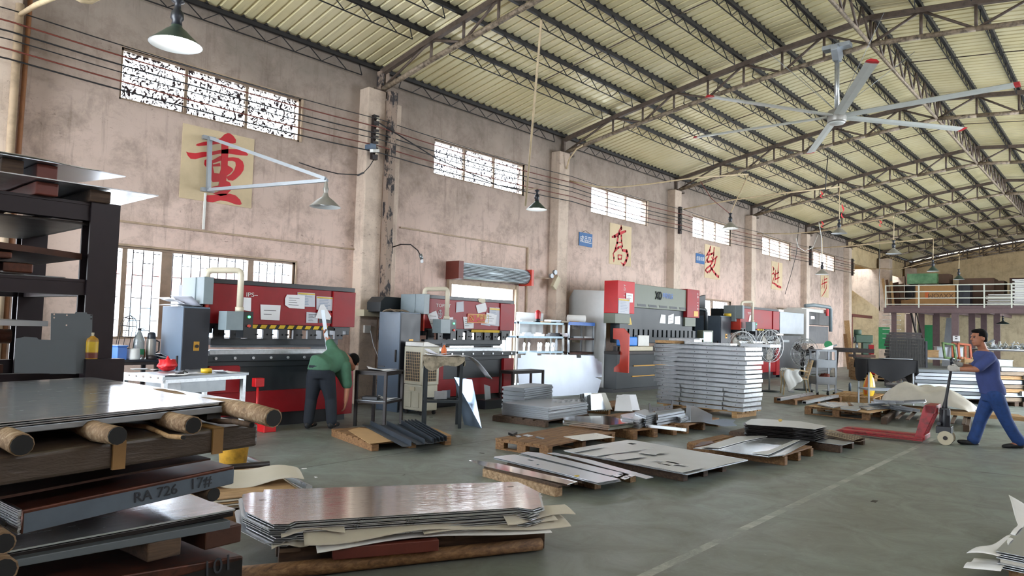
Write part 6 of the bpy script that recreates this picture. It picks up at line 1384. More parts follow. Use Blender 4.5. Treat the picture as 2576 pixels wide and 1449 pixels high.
# ---- stuff at the back of the foreground stack: strips pallet, bucket, roll
pl=thing('pallet','low pallet of thin sheets between the foreground stack and the centre stack','pallet',(2.72,5.0,0),-.25)
for y in (0,.45,.9): part(pl,'bearer','pallet_wood',lambda m:m.box((-.7,y,0),(.55,y+.08,.1)))
for k in range(6): part(pl,'deck_board','pallet_wood',lambda m:m.box((-.7+.22*k,0,.1),(-.56+.22*k,.98,.12)))
MPX=Matrix.Translation((2.72,5.0,0)) @ Matrix.Rotation(-.25,4,'Z')
for k in range(6): m=MB(); m.box((-.72,0,0),(.52-.03*k,1.0,.008)); put(m,'hardboard_sheet','board' if k%2 else 'foam',MPX,(.03*math.sin(k*3),.02*math.cos(k*5),.122+.014*k),'thin sheet in the low pile behind the foreground stack','board',.04*math.sin(k*2),0,'low pile of thin sheets')
m=MB(); m.grid(lambda u,v:(-.5+1.0*u,(v-.5)*.5,.03+.09*math.sin(v*PI)*(.6+.4*math.sin(u*4))+.03*math.sin(u*9)),20,8,0,.006); put(m,'foam_sheet','foam',MPX,(.05,.55,.2),'rolled cream foam sheet on the low pile behind the foreground stack','foam sheet',-.15)
m=MB(); m.tube([(-.25,.85,0),(.5,.75,.02)],.025,8); put(m,'round_bar','dark_steel',MPX,(-.1,.1,.24),'dark round bar on the low pile behind the foreground stack','metal part')
b=G(585,1185); bu=thing('bucket','dirty yellow bucket behind the kraft wrapped bundle','bucket',(b.x,b.y,0)); part(bu,'bucket_body','yellow_dirty',lambda m:m.lathe([(0,0),(.12,0),(.15,.3),(.155,.31),(.14,.31),(.11,.02),(0,.02)],20)); part(bu,'handle','steel_grey',lambda m:m.tube([(-.15,0,.29),(-.1,0,.2),(0,-.12,.16),(.1,0,.2),(.15,0,.29)],.004,5))
for k,(a,b) in enumerate((((600,1150),(770,1232)),((592,1160),(740,1236)),((585,1168),(705,1240)))):
    p,q_=G(*a,.0),G(*b,.0); m=MB(); L=(q_-p).length; m.box((0,0,0),(L,.06,.03)); m.box((0,0,.03),(L,.008,.05)); o=m.obj('alu_profile','alu_bright'); o.location=p; o.rotation_euler=(0,0,yaw(p,q_)); tag(o,['outer bright profile on the floor beside the low pile','middle bright profile on the floor beside the low pile','inner bright profile on the floor beside the low pile'][k],'metal profile')
for px,py,s_ in ((760,1180,.05),(790,1200,.04),(1205,1140,.06),(1965,1170,.05),(2196,1258,.09),(1080,1050,.06),(900,1060,.05)):
    b=G(px,py); m=MB(); m.box((0,0,0),(s_,s_*.5,.003)); o=m.obj('paper_scrap','paper' if px<800 else 'dark_steel'); o.location=b; o.rotation_euler=(0,0,px); tag(o,'small scrap lying on the floor','scrap','floor scraps')
# ================================================================ things on the wall and overhead
WY = WALL-.012
def strokes(mb, crop, list_, y, k=1.0):
    ox,oy,s = crop
    for st in list_:
        pts=[]
        for (cx,cy,wd) in st:
            p=W(ox+cx/s,oy+cy/s,y); q=W(ox+(cx)/s,oy+(cy+wd)/s,y); pts.append((p.x,p.z,abs(q.z-p.z)/2*k))
        for (x0,z0,r0),(x1,z1,r1) in zip(pts,pts[1:]):
            dx,dz=x1-x0,z1-z0; L=math.hypot(dx,dz) or 1; nx,nz=-dz/L,dx/L
            mb.add([(x0+nx*r0,y,z0+nz*r0),(x1+nx*r1,y,z1+nz*r1),(x1-nx*r1,y,z1-nz*r1),(x0-nx*r0,y,z0-nz*r0)],[(0,1,2,3)])
        for (x,z,r) in pts: mb.add([(x+r*math.cos(q*PI/5),y,z+r*math.sin(q*PI/5)) for q in range(10)],[tuple(range(10))])
def poly(mb, crop, pts, y):
    ox,oy,s=crop; P_=[W(ox+a/s,oy+b/s,y) for a,b in pts]; mb.prism([(p.x,p.z) for p in P_],0,.0012,0,Matrix(((1,0,0,0),(0,0,-1,y),(0,1,0,0),(0,0,0,1))))
def banner(label, x0,x1,z0,z1):
    mb=MB(); mb.box((x0,WY,z0),(x1,WY+.01,z1)); return tag(mb.obj('wall_poster','poster_paper'),label,'poster')
b=banner('cream poster with the big red character 重 under the first upper window',4.68,5.87,3.37,4.54)
mb=MB(); K=(400,300,4.14); yy=WY-.003
for p in ([(715,145),(740,148),(775,175),(802,215),(798,248),(770,252),(720,250),(650,250),(560,265),(410,280),(382,270),(400,255),(470,235),(580,222),(645,195),(685,155)],
  [(282,336),(300,345),(380,352),(450,342),(560,335),(650,318),(720,308),(830,312),(900,328),(930,372),(915,380),(850,376),(720,358),(640,358),(560,372),(470,392),(380,415),(330,412),(300,380)],
  [(650,240),(720,240),(722,330),(715,480),(765,510),(772,530),(740,565),(705,590),(700,640),(740,660),(752,700),(752,735),(700,790),(640,800),(560,770),(600,760),(630,745),(545,735),(545,705),(620,690),(628,650),(560,655),(535,620),(520,540),(470,470),(475,425),(500,415),(540,432),(565,470),(635,455),(640,490),(560,492),(575,560),(630,565),(645,520)],
  [(715,400),(770,395),(830,405),(872,440),(886,485),(880,530),(850,575),(800,620),(770,640),(720,635),(700,600),(750,575),(785,530),(800,480),(795,445),(760,432),(715,435)],
  [(500,430),(560,425),(630,385),(650,380),(650,430),(560,460)],
  [(480,815),(500,792),(560,790),(640,775),(740,775),(800,795),(845,840),(860,880),(845,893),(800,888),(720,858),(640,845),(560,865),(500,858)]): poly(mb,K,p,yy)
mb.obj('character','red_ink',b)
K=(1400,380,3.68)
b=banner('cream poster with the red character 高 beside the blue three character sign',16.57,17.7,3.37,4.53)
mb=MB(); strokes(mb,K,[[(598,690,12),(600,715,32),(578,745,18)],[(515,795,16),(540,790,30),(580,765,30),(640,742,22)],[(570,790,26),(562,850,26),(548,900,22),(525,950,10)],[(600,780,22),(602,830,20),(610,880,16),(600,905,12)],[(560,850,10),(600,845,10)],[(535,935,14),(570,895,22),(610,880,20)],[(525,950,16),(532,990,22),(530,1025,10)],[(610,918,24),(650,925,32),(660,965,32),(645,1015,32),(622,1055,26),(595,1030,6)],[(570,965,14),(572,1000,20),(600,1000,14),(605,965,12),(575,962,12)]],yy); mb.obj('character','red_ink',b)
K=(1600,600,3.622)
b=banner('cream poster with the red character 效 under the fourth upper window',22.39,23.57,3.39,4.55)
mb=MB(); strokes(mb,K,[[(680,75,20),(672,110,26),(650,140,14),(635,165,6)],[(645,152,12),(690,140,22),(712,128,8)],[(665,160,16),(648,195,24),(655,215,22),(690,205,18)],[(640,195,10),(636,220,14)],[(690,170,14),(702,205,20),(680,245,20),(645,270,16),(632,290,18),(650,310,18),(675,290,14),(690,260,10)],[(712,85,18),(708,150,22),(700,200,14)],[(705,195,10),(738,165,18)],[(728,180,18),(716,240,22),(690,280,16),(665,315,6)],[(672,250,8),(695,285,22),(725,325,26),(752,352,22),(755,335,8)]],yy); mb.obj('character','red_ink',b)
b=banner('cream poster with the red character 进 under the fifth upper window',28.28,29.44,3.35,4.49)
mb=MB(); strokes(mb,K,[[(1245,255,8),(1256,275,22),(1250,295,10)],[(1238,325,10),(1256,315,16),(1262,345,14),(1248,385,14),(1240,405,10)],[(1240,405,10),(1262,410,18),(1290,435,22),(1320,445,20)],[(1262,330,12),(1300,310,14)],[(1265,375,12),(1305,355,14)],[(1272,290,14),(1272,340,16),(1266,390,10)],[(1298,225,10),(1294,300,20),(1292,400,12)]],yy); mb.obj('character','red_ink',b)
b=banner('cream poster with the red character 步 under the last upper window',34.2,35.32,3.34,4.4)
mb=MB(); strokes(mb,K,[[(1718,345,8),(1715,385,14)],[(1718,375,8),(1740,365,10)],[(1690,420,10),(1715,405,12),(1742,395,8)],[(1700,375,8),(1698,410,10)],[(1718,400,12),(1716,450,14)],[(1700,430,8),(1692,455,10)],[(1738,420,10),(1736,450,14),(1715,495,12),(1690,530,5)]],yy); mb.obj('character','red_ink',b)
def blue_sign(label,x0,x1,z0,z1,txt,sz):
    t=thing('wall_sign',label,'sign',((x0+x1)/2,WALL-.02,(z0+z1)/2)); w_,h_=x1-x0,z1-z0
    part(t,'board','sign_blue',lambda m:m.box((-w_/2,0,-h_/2),(w_/2,.015,h_/2))); text(txt,sz,(0,-.003,-.01),(PI/2,0,0),'white_paint',t,sx=w_*.92/(sz*len(txt)*1.0)); 
    part(t,'hanger','wire_black',lambda m:m.tube([(-w_*.3,.005,h_/2),(0,.005,h_/2+.07),(w_*.3,.005,h_/2)],.004,4))
blue_sign('blue wall sign reading 成品区',15.12,15.72,3.73,4.09,'成品区',.2); blue_sign('small blue wall sign reading 组装包装',21.74,22.36,3.84,4.17,'组装包装',.16)
# ---- roller shutter over the door
rs=thing('roller_shutter','rolled up steel shutter above the door behind the TOPSET press','roller shutter',(10.38,WALL,2.5))
part(rs,'shutter_roll','shutter',lambda m:m.lathe([(.0,0)]+[(.165+(.006 if i%2 else 0),.1+2.25*0+i*0) for i in range(0)]+[(.17,.0),(.17,2.25),(0,2.25)],24,0,Matrix.Translation((.12,-.2,.2)) @ Matrix.Rotation(PI/2,4,'Y')))
part(rs,'roll_ridges','shutter',lambda m:[m.bar((.13,-.2+.172*math.cos(a),.2+.172*math.sin(a)),(2.35,-.2+.172*math.cos(a),.2+.172*math.sin(a)),.012) for a in [PI*.6+i*.2 for i in range(12)]])
part(rs,'end_plate','brown_paint',lambda m:m.box((-.02,-.4,.0),(.12,0,.38))); part(rs,'end_plate','red_orange',lambda m:m.box((2.37,-.4,.0),(2.45,0,.38)))
part(rs,'bottom_bar','conduit',lambda m:(m.box((.1,-.06,-.1),(2.3,-.01,.0)),m.box((1.0,-.08,-.08),(1.2,-.06,-.03))))
part(rs,'guide_rail','conduit',lambda m:m.box((.02,-.08,-2.5),(.1,.0,0))); part(rs,'guide_rail','conduit',lambda m:m.box((2.2,-.08,-2.5),(2.28,.0,0)))
# ---- small wall fittings
p=W(1402,706,10.75); t=thing('emergency_light','tilted grey emergency light with two round lamps on the second pillar','light',(p.x,10.8,p.z)); part(t,'housing','beige_plastic',lambda m:m.cbox((0,0,-.05),(.16,.1,.34),0,(0,.6,0)),.01); part(t,'lamp','steel_grey',lambda m:m.cyl((-.08,-.06,.2),(-.08,.0,.2),.06,12)); part(t,'lamp','steel_grey',lambda m:m.cyl((-.22,-.06,.1),(-.22,.0,.1),.06,12)); part(t,'conduit_stub','conduit',lambda m:m.bar((-.9,.25,.05),(0,.1,.05),.02))
p=W(941,380,10.6); t=thing('security_camera','white security camera below the insulator rack on the first pillar','camera',(p.x,10.62,p.z)); part(t,'camera_body','white_paint',lambda m:m.bar((.1,.0,.03),(-.12,-.1,-.03),.07,.06),.006); part(t,'bracket','cabinet_blue_grey',lambda m:m.box((-.05,.0,.04),(.06,.2,.14)))
p=W(1018,618,10.6); t=thing('gooseneck_lamp','dark gooseneck wall lamp with a bare bulb right of the steel post','lamp',(W(992,622,10.85).x,10.95,W(992,622,10.85).z)); part(t,'wall_plate','dark_steel',lambda m:m.box((-.03,-.02,-.12),(.03,.1,.1))); part(t,'neck','dark_steel',lambda m:m.tube([(0,0,0),(.08,-.2,.06),(.2,-.35,.06),(.3,-.45,-.05),(.34,-.48,-.14)],.012,7)); part(t,'bulb_holder','steel_grey',lambda m:m.cyl((.34,-.48,-.12),(.37,-.5,-.22),.035,10)); part(t,'bulb','lamp_white',lambda m:m.lathe([(0,-.3),(.03,-.28),(.03,-.25),(.02,-.22)],10,0,Matrix.Translation((.37,-.5,0))))
p=W(922,828,10.82); m=MB(); m.box((-.07,-.05,-.07),(.07,0,.07)); o=m.obj('wall_socket','white_paint',bevel=.005); o.location=(p.x,10.83,p.z); tag(o,'white wall socket on the first pillar','socket')
m=MB(); a=W(932,832,10.78); m.tube([a,W(940,870,10.7),W(955,905,10.4),W(962,930,10.1)],.008,6); tag(m.obj('plug_cable','paper_grey'),'thin cord hanging from the white wall socket','cord')
m=MB(); m.tube([W(752,409,11.0),W(800,425,10.95),W(850,437,10.85),W(900,440,10.75)],.01,6); tag(m.obj('loose_wire','wire_black'),'loose black wire sagging from the wall to the first pillar','wire'); 
m=MB(); m.bar(W(900,441,10.74),W(915,434,10.74),.03,.03); m.tube([W(915,434,10.74),W(930,418,10.75),W(941,400,10.78)],.008,6); tag(m.obj('cable_plug','wire_black'),'black cable plug hanging at the first pillar','plug')
m=MB(); m.box((W(945,780,10.6).x-.3,10.55,W(945,780,10.6).z-.12),(W(945,780,10.6).x+.35,10.8,W(945,780,10.6).z)); tag(m.obj('junction_trunking','beige_plastic'),'beige box on the pillar above the blue grey cabinet','box')
p=W(1105,760,10.9)
# insulator racks and the cables along the wall
ZC=[5.36,5.2,5.08,4.97,4.85,4.72]
for k,(x,n) in enumerate(((8.12,'first'),(20.05,'third'),(31.9,'fifth'),(38.0,'seventh'))):
    t=thing('insulator_rack','rack of ceramic insulators on the %s wall pillar'%n,'insulators',(x,PF-.05,4.6)); part(t,'rack_bar','dark_steel',lambda m:m.box((-.06,-.03,.0),(.06,.05,.85)))
    for z in ZC: part(t,'insulator','ceramic',lambda m:m.lathe([(0,-.035),(.035,-.03),(.022,0),(.035,.03),(0,.035)],10,0,Matrix.Translation((0,-.07,z-4.6))))
SUP=[-4,2.3,8.12,14.2,20.05,26.0,31.9,38.0]
for i,z in enumerate(ZC):
    m=MB(); pts=[]
    for a,b in zip(SUP,SUP[1:]):
        for q in range(6):
            u=q/6; pts.append((a+(b-a)*u,PF-.15-.02*(i%2),z-.22*(.25-(u-.5)**2)-(0 if a>0 else .1*(1-u)*0)))
    pts.append((38.0,PF-.15,z)); m.tube(pts,.011 if i%3 else .008,6)
    tag(m.obj('power_cable',['wire_black','brown_paint','wire_black','wire_black','brown_paint','wire_black'][i]),['topmost','second from top','third from top','fourth from top','second lowest','lowest'][i]+' of the six power cables strung along the side wall','cable')
m=MB(); m.tube([W(955,310,10.6),W(1100,400,10.8),W(1250,465,10.85),W(1320,478,10.3)],.012,6); tag(m.obj('sloping_cable','wire_black'),'thick cable sloping from the first pillar across the second window','cable')
# ---- lamps
def lamp(label, p, R_=.22, drop=None, lit=True, col='lamp_green', pole=None):
    t=thing('pendant_lamp',label,'lamp',p)
    part(t,'shade',col,lambda m:m.lathe([(.035,.2),(.05,.15),(.09,.12),(R_*.55,.09),(R_,0.0),(R_+.004,-.004)],28)); part(t,'shade_inside','lamp_white',lambda m:m.lathe([(0,.1),(R_*.5,.078),(R_-.004,-.003),(R_+.004,-.004)],28))
    part(t,'socket','cabinet_dark',lambda m:m.lathe([(.012,.42),(.05,.40),(.055,.385),(.025,.37),(.03,.31),(.05,.29),(.055,.23),(.04,.21),(.045,.17),(0,.17)],16))
    part(t,'bulb','bulb_glow' if lit else 'lamp_white',lambda m:m.lathe([(0,.0+.015),(R_*.35,.025),(R_*.42,.05),(0,.075)],18))
    if drop: part(t,'rod','cream_pipe' if not pole else pole,lambda m:m.tube([(0,0,.34)]+[Vector(q)-Vector(p) for q in drop],.012,7))
    return t
p=W(442,112,6.3); lamp('large lit pendant lamp at the top left in front of the first upper window',p,.215,[p+Vector((.0,.0,2.6))],True,'lamp_green','conduit')
A=Vector((5.08,11.02,4.38)); B=Vector((5.1,11.02,3.55)); tip=W(818,449,9.0)
br=thing('bracket_lamp','enamel lamp on a long triangular wall bracket over the 重 poster','lamp',tip+Vector((.02,0,-.42)))
o_=tip+Vector((.02,0,-.42))
part(br,'bracket_arm','steel_matte',lambda m:(m.bar(A-o_,tip-o_,.04,.05),m.bar(B-o_,tip-o_+Vector((.04,0,-.02)),.045,.05))); part(br,'wall_bar','steel_matte',lambda m:(m.bar(A-o_,B-o_,.06,.06),m.box(A-o_+Vector((-.1,.0,-.03)),A-o_+Vector((.1,.07,.03))),m.box(B-o_+Vector((-.1,.0,-.03)),B-o_+Vector((.1,.07,.03)))))
part(br,'shade','motor_grey',lambda m:m.lathe([(.035,.2),(.05,.15),(.09,.12),(.13,.09),(.225,0),(.228,-.004)],28)); part(br,'shade_inside','lamp_white',lambda m:m.lathe([(0,.1),(.11,.078),(.22,-.003),(.228,-.004)],28)); part(br,'socket','motor_grey',lambda m:m.lathe([(.012,.38),(.03,.34),(.03,.3),(.045,.27),(.03,.22),(.035,.19),(0,.19)],14)); part(br,'bulb','lamp_white',lambda m:m.lathe([(0,.015),(.08,.03),(.09,.05),(0,.075)],16))
m=MB(); m.bar((B.x-.02,WALL-.02,2.92),(B.x-.02,WALL-.02,3.5),.03); tag(m.obj('wall_conduit','white_paint'),'white conduit below the triangular lamp bracket','conduit')
p=W(1350,527,9.3); t1=W(1325,478,9.3); tb=W(1322,517,9.3); tt=X(1362,50,8.75)
lamp('lit enamel lamp hanging beside the long slanted pipe near the second pillar',p,.215,[p+Vector((0,0,.45)),t1],True,'lamp_green','conduit')
m=MB(); m.tube([tb,tt],.02,8); tag(m.obj('hanging_pipe','cream_pipe'),'long slanted pipe hanging from the first roof truss','pipe')
p=W(1837,575,8.0); lamp('lit lamp hanging on two slanted cords by the fourth upper window',p,.215,[p+Vector((0,0,.4)),W(1882,440,8.0)],True,'motor_grey')
m=MB(); m.tube([p+Vector((0,0,.38)),W(1790,500,8.2),W(1762,456,8.4)],.01,6); tag(m.obj('slanted_cable','brown_paint'),'reddish slanted cord left of the two cord lamp','cord')
for px,py,y,R_,top,lab in ((2111,587,6.6,.22,470,'lamp on a long rod, second beyond the fourth window'),(2248,638,5.6,.22,545,'white shaded lamp on a rod before the far trusses'),(2347,682,5.6,.2,600,'dark lamp on a rod above the green wrapped parcel'),(2412,703,5.3,.2,645,'small dark lamp hanging over the gallery railing'),(2068,690,8,.22,598,'bright lamp in front of the last upper window')):
    p=W(px,py,y); lamp(lab,p,R_,[W(px+1,top,y)],px==2068,'lamp_green' if px in (2347,2412) else 'motor_grey')
p=X(2227,818,46); 
p=X(2523,815,44); lamp('small lamp hanging under the gallery at the far right',p,.3,[p+Vector((0,0,.9))],False,'lamp_green')
# pale poles and hanging cords overhead
for pts,y,r,lab in (([(1432,455),(1500,470),(1560,471),(1640,462),(1748,447),(1882,438)],(11.0,10.6,10.2,9.6,8.6,8.0),.02,'pale sagging pole from the second pillar to the two cord lamp'),([(1425,425),(1432,400),(1450,375),(1490,352)],(10.8,10.7,10.5,10.3),.02,'pale curved pipe below the second truss end'),([(1716,527),(1830,505),(1960,487),(2112,470)],(10.8,9.6,8.0,6.6),.022,'pale pole from the third pillar to the long rod lamp'),([(1905,588),(1990,588),(2080,580),(2140,565),(2248,546)],(11,10,8.6,7.2,5.6),.02,'pale sagging pole from the fourth pillar to the white shaded lamp'),([(2040,625),(2120,620),(2215,612),(2345,600)],(10.8,9.4,7.4,5.6),.025,'thick pale pole before the fifth pillar'),([(2190,675),(2260,678),(2330,660),(2412,640)],(10.4,9,7,5.3),.02,'low sagging pole before the far white column')):
    m=MB(); m.tube([W(px,py,yy_) for (px,py),yy_ in zip(pts,y)],r,7); tag(m.obj('overhead_pole','cream_pipe'),lab,'pole')
for pts,y,mt,lab in (([(2060,560),(2067,600),(2068,670)],8.0,'white_paint','thin cord above the bright lamp at the last window'),([(2003,600),(2008,622),(2025,632),(2045,622),(2058,590)],9.5,'white_paint','hanging loop of white cable between the last two windows'),([(2213,612),(2212,770)],9.9,'galvanised','long thin rod hanging in front of the far white column'),([(1975,740),(1990,690),(2003,640),(2010,560)],10.2,'wire_black','thin slanted wire in front of the red 进 poster'),([(2076,480),(2080,420),(2083,390)],6.0,'wire_black','thin wire hanging from the third truss')):
    m=MB(); m.tube([W(px,py,y) for px,py in pts],.012,6); tag(m.obj('hanging_cable',mt),lab,'cord')
for px,py,y,lab in ((2120,512,6.9,'long red ribbon tied under the roof near the long rod lamp'),(2069,556,8.0,'short red ribbon above the bright lamp'),(2215,552,6.2,'small red ribbon left of the white shaded lamp'),(2067,480,7.6,'red ribbon on the purlin above the fifth window')):
    m=MB(); h_=.45 if px==2120 else .22; m.grid(lambda u,v:((u-.5)*.1+.04*math.sin(v*7),.03*math.sin(v*9+u),-h_*v),3,8,0,.003); o=m.obj('ribbon','flag_red'); o.location=W(px,py,y); tag(o,lab,'ribbon')
m=MB(); a=W(52,36,10.7); b=W(135,-6,8.6); m.tube([a,a.lerp(b,.5)+Vector((0,0,.02)),b],.03,8); tag(m.obj('overhead_pole','cream_pipe'),'thick pale pole slanting out of the top left corner','pole')
m=MB(); m.tube([W(185,-8,8.5),W(205,3,8.5),W(228,6,8.5),W(252,-6,8.5)],.022,8); tag(m.obj('cable_loop','cream_pipe'),'yellowish cable loop cut off by the top edge at left','cable')
# ---- big ceiling fan
HUB=Vector((14.1,4.29,5.74)); cf_=thing('ceiling_fan','huge six bladed ceiling fan hanging from the second roof truss','ceiling fan',HUB)
part(cf_,'motor_hub','motor_grey',lambda m:m.lathe([(0,-.13),(.16,-.12),(.17,-.1),(.17,.08),(.15,.11),(0,.12)],28)); part(cf_,'hub_cap','fan_white',lambda m:m.lathe([(0,-.16),(.13,-.15),(.15,-.125),(0,-.12)],28))
part(cf_,'down_rod','galvanised',lambda m:m.cyl((0,0,.1),(0,0,1.2),.045,12)); part(cf_,'mount_plate','steel_matte',lambda m:m.prism([(-.2,1.36),(.2,1.36),(.2,1.25),(.08,1.08),(-.08,1.08),(-.2,1.25)],-.06,.06,0,XZ),.005); part(cf_,'clamp','steel_matte',lambda m:m.box((-.1,-.25,1.32),(.1,.25,1.4)))
part(cf_,'power_lead','wire_black',lambda m:m.tube([(.05,0,.12),(.07,.02,.7),(.06,.02,1.1),(.14,.05,1.3)],.012,6))
part(cf_,'guy_wire','steel_grey',lambda m:[m.cyl((.05*sx,.05*sy,.15),(1.1*sx,1.1*sy,1.35),.005,5) for sx in (-1,1) for sy in (-1,1)])
for (tx,ty) in ((2200,148),(1760,243),(1763,347),(2045,378),(2420,327),(2560,215)):
    g=G(tx,ty,5.72)-HUB; a=math.atan2(g.y,g.x); Lb=2.86
    Mb=Matrix.Rotation(a,4,'Z') @ Matrix.Rotation(-.17,4,'X')
    def prof(m,x0,x1): m.add([v for x in (x0,x1) for v in [Mb @ Vector((x,-.09,-.004)),Mb @ Vector((x,-.03,.035)),Mb @ Vector((x,.05,.03)),Mb @ Vector((x,.1,-.006)),Mb @ Vector((x,.0,-.012))]],[(0,1,6,5),(1,2,7,6),(2,3,8,7),(3,4,9,8),(4,0,5,9),(4,3,2,1,0),(5,6,7,8,9)])
    bl=part(cf_,'blade','fan_white',lambda m:prof(m,.16,Lb-.05)); part(bl,'red_tip','fire_red',lambda m:prof(m,Lb-.05,Lb+.03)); part(bl,'root_bracket','steel_matte',lambda m:m.add([Mb @ Vector(v) for v in ((.1,-.04,.02),(.4,-.04,.03),(.4,.04,.03),(.1,.04,.02))],[(0,1,2,3)]))
# ---- gallery (mezzanine) at the far end
XM=40.5; mz=thing('gallery_platform','steel gallery with white railings at the far end of the hall','gallery',(XM,9.9,0))
part(mz,'deck','column_purple',lambda m:m.box((0,-13.5,3.08),(11.3,0,3.2))); part(mz,'front_beam','column_purple',lambda m:(m.box((-.06,-13.5,2.82),(.1,.05,3.08)),m.box((-.1,-13.5,2.82),(.14,.05,2.84)),m.box((-.1,-13.5,3.06),(.14,.05,3.08))))
for i in range(8): part(mz,'joist','column_purple',lambda m:m.box((.3,-1.0-1.6*i,2.9),(11.2,-.9-1.6*i,3.08)))
for z in (3.26,3.57,3.9,4.22): part(mz,'rail','mezz_rail',lambda m:m.bar((0,-13.5,z),(0,0,z),.05,.045))
for px in (2228,2311.5,2409,2476,2545): y=X(px,750,XM).y-9.9; part(mz,'rail_post','mezz_rail',lambda m:m.box((-.03,y-.03,3.08 if px!=2409 else 2.85),(.03,y+.03,4.25)))
part(mz,'rail_post','mezz_rail',lambda m:m.box((3.0,-.06,3.2),(3.06,0,4.2)))
for px,x,wd in ((2403,40.6,.3),(2249,41.2,.22),(2318,46,.3),(2355,47,.34),(2445,46,.3),(2475,47,.28),(2508,45,.28),(2287,48,.3)):
    y=X(px,830,x).y-9.9; part(mz,'column','column_purple',lambda m:(m.box((x-XM-.06,y-wd/2,0),(x-XM-.04,y+wd/2,3.0)),m.box((x-XM+.04,y-wd/2,0),(x-XM+.06,y+wd/2,3.0)),m.box((x-XM-.04,y-.02,0),(x-XM+.04,y+.02,3.0))))
st=thing('staircase','open steel staircase with white treads beside the white column','stairs',(0,0,0))
for k in range(12): 
    xs_=44.6-.26*k; y0,y1=X(2264,830,xs_).y,X(2220,830,xs_).y; part(st,'tread','white_paint',lambda m:m.box((xs_,y0,.25*(k+1)-.03),(xs_+.24,y1,.25*(k+1))))
part(st,'stringer','dark_steel',lambda m:m.bar((44.8,10.15,.05),(41.5,9.85,3.1),.06,.18)); part(st,'stringer','dark_steel',lambda m:m.bar((44.8,9.0,.05),(41.5,8.95,3.1),.06,.18)); part(st,'handrail','dark_steel',lambda m:(m.cyl((44.8,8.95,1.0),(41.5,8.9,4.05),.03,6),[m.cyl((44.5-.9*i,8.95,.3+.83*i),(44.5-.9*i,8.95,1.25+.83*i),.02,6) for i in range(4)]))
def gbox(label, px0,px1,pt,x,d,mt,name='carton',zb=3.2,cat='box'):
    a,b=X(px0,750,x),X(px1,750,x); zt=X((px0+px1)/2,pt,x).z; mb=MB(); w_=a.y-b.y; h_=zt-zb; mb.box((0,-w_/2,0),(d,w_/2,h_)); mb.box((-.004,-w_/2,h_*.5-.01),(.0,w_/2,h_*.5+.01)); o=mb.obj(name,mt,bevel=.01); o.location=(x,(a.y+b.y)/2,zb); return tag(o,label,cat),w_,h_
c1,w_,h_=gbox('large brown carton with printed lettering on the gallery',2303,2403,716,41.6,1.2,'cardboard')
text('MOVXX',.32,(-.006,-.25,h_*.5),(PI/2,PI,PI/2),'cardboard_dark',c1,sx=1.0); part(c1,'orange_mark','orange',lambda m:m.box((-.006,.28,h_*.4),(-.002,.45,h_*.68)))
part(c1,'flap','cardboard',lambda m:m.add([(0,w_/2,0),(0,w_/2,.4),(-.3,w_/2+.6,.3),(-.3,w_/2+.6,.0)],[(0,1,2,3),(3,2,1,0)]))
gw_,a_,b_=gbox('green plastic wrapped parcel lying on the brown carton of the gallery',2282,2357,688,42.2,1.4,'green_wrap' if 'green_wrap' in M_ else 'leaf','wrapped_parcel',X(2320,714,42.2).z,'parcel')
gbox('dark carton beside the green wrapped parcel',2357,2388,689,42.6,1.0,'cardboard_dark','carton',X(2370,713,42.6).z); gbox('dark box behind the brown carton on the gallery',2278,2300,718,43.5,1.0,'cabinet_dark')
gbox('long dark brown box on the gallery right of the railing post',2412,2500,700,42.5,1.5,'cardboard_dark'); gbox('black wrapped box in front of the long dark brown box',2413,2440,716,41.5,.8,'cabinet_dark'); gbox('smaller dark box right of the long dark brown one',2498,2526,706,42.8,1.2,'cardboard_dark'); gbox('reddish brown box behind the white sheet stack on the gallery',2540,2590,699,42.8,1.2,'brown_steel')
for k in range(9): 
    a=X(2483,762,41.4); m=MB(); m.box((0,-1.05,0),(.9,0,.05)); o=m.obj('packing_sheet','tarp' if k%2 else 'white_foam'); o.location=(41.4+.03*math.sin(k*2),a.y+.06*math.sin(k*3),3.2+.068*k); tag(o,'white packing sheet in the low stack on the gallery','sheet','low white stack on the gallery')
for k in range(16):
    a=X(2550,762,41.3); m=MB(); m.box((0,-1.3,0),(.9,0,.07)); o=m.obj('packing_sheet','white_foam'); o.location=(41.3+.02*math.sin(k*2),a.y+.05*math.sin(k*3),3.2+.082*k); tag(o,'white packing sheet in the tall stack at the right end of the gallery','sheet','tall white stack on the gallery')
for k,(px,mt) in enumerate(((2231,'board'),(2238,'cardboard_dark'),(2246,'board'),(2254,'brown_steel'),(2264,'cardboard_dark'))):
    a=X(px,764,41.5); b=X(px-9+k*1.5,696+k*3,42.0); m=MB(); d=b-a; m.bar((0,0,0),d,.3 if k>2 else .12,.04,0,(1,0,0)); o=m.obj('leaning_board',mt); o.location=(41.4+.12*k,a.y,3.22); tag(o,['first pale','second dark','third pale','fourth brown','fifth dark'][k]+' board of those leaning at the left end of the gallery','board')
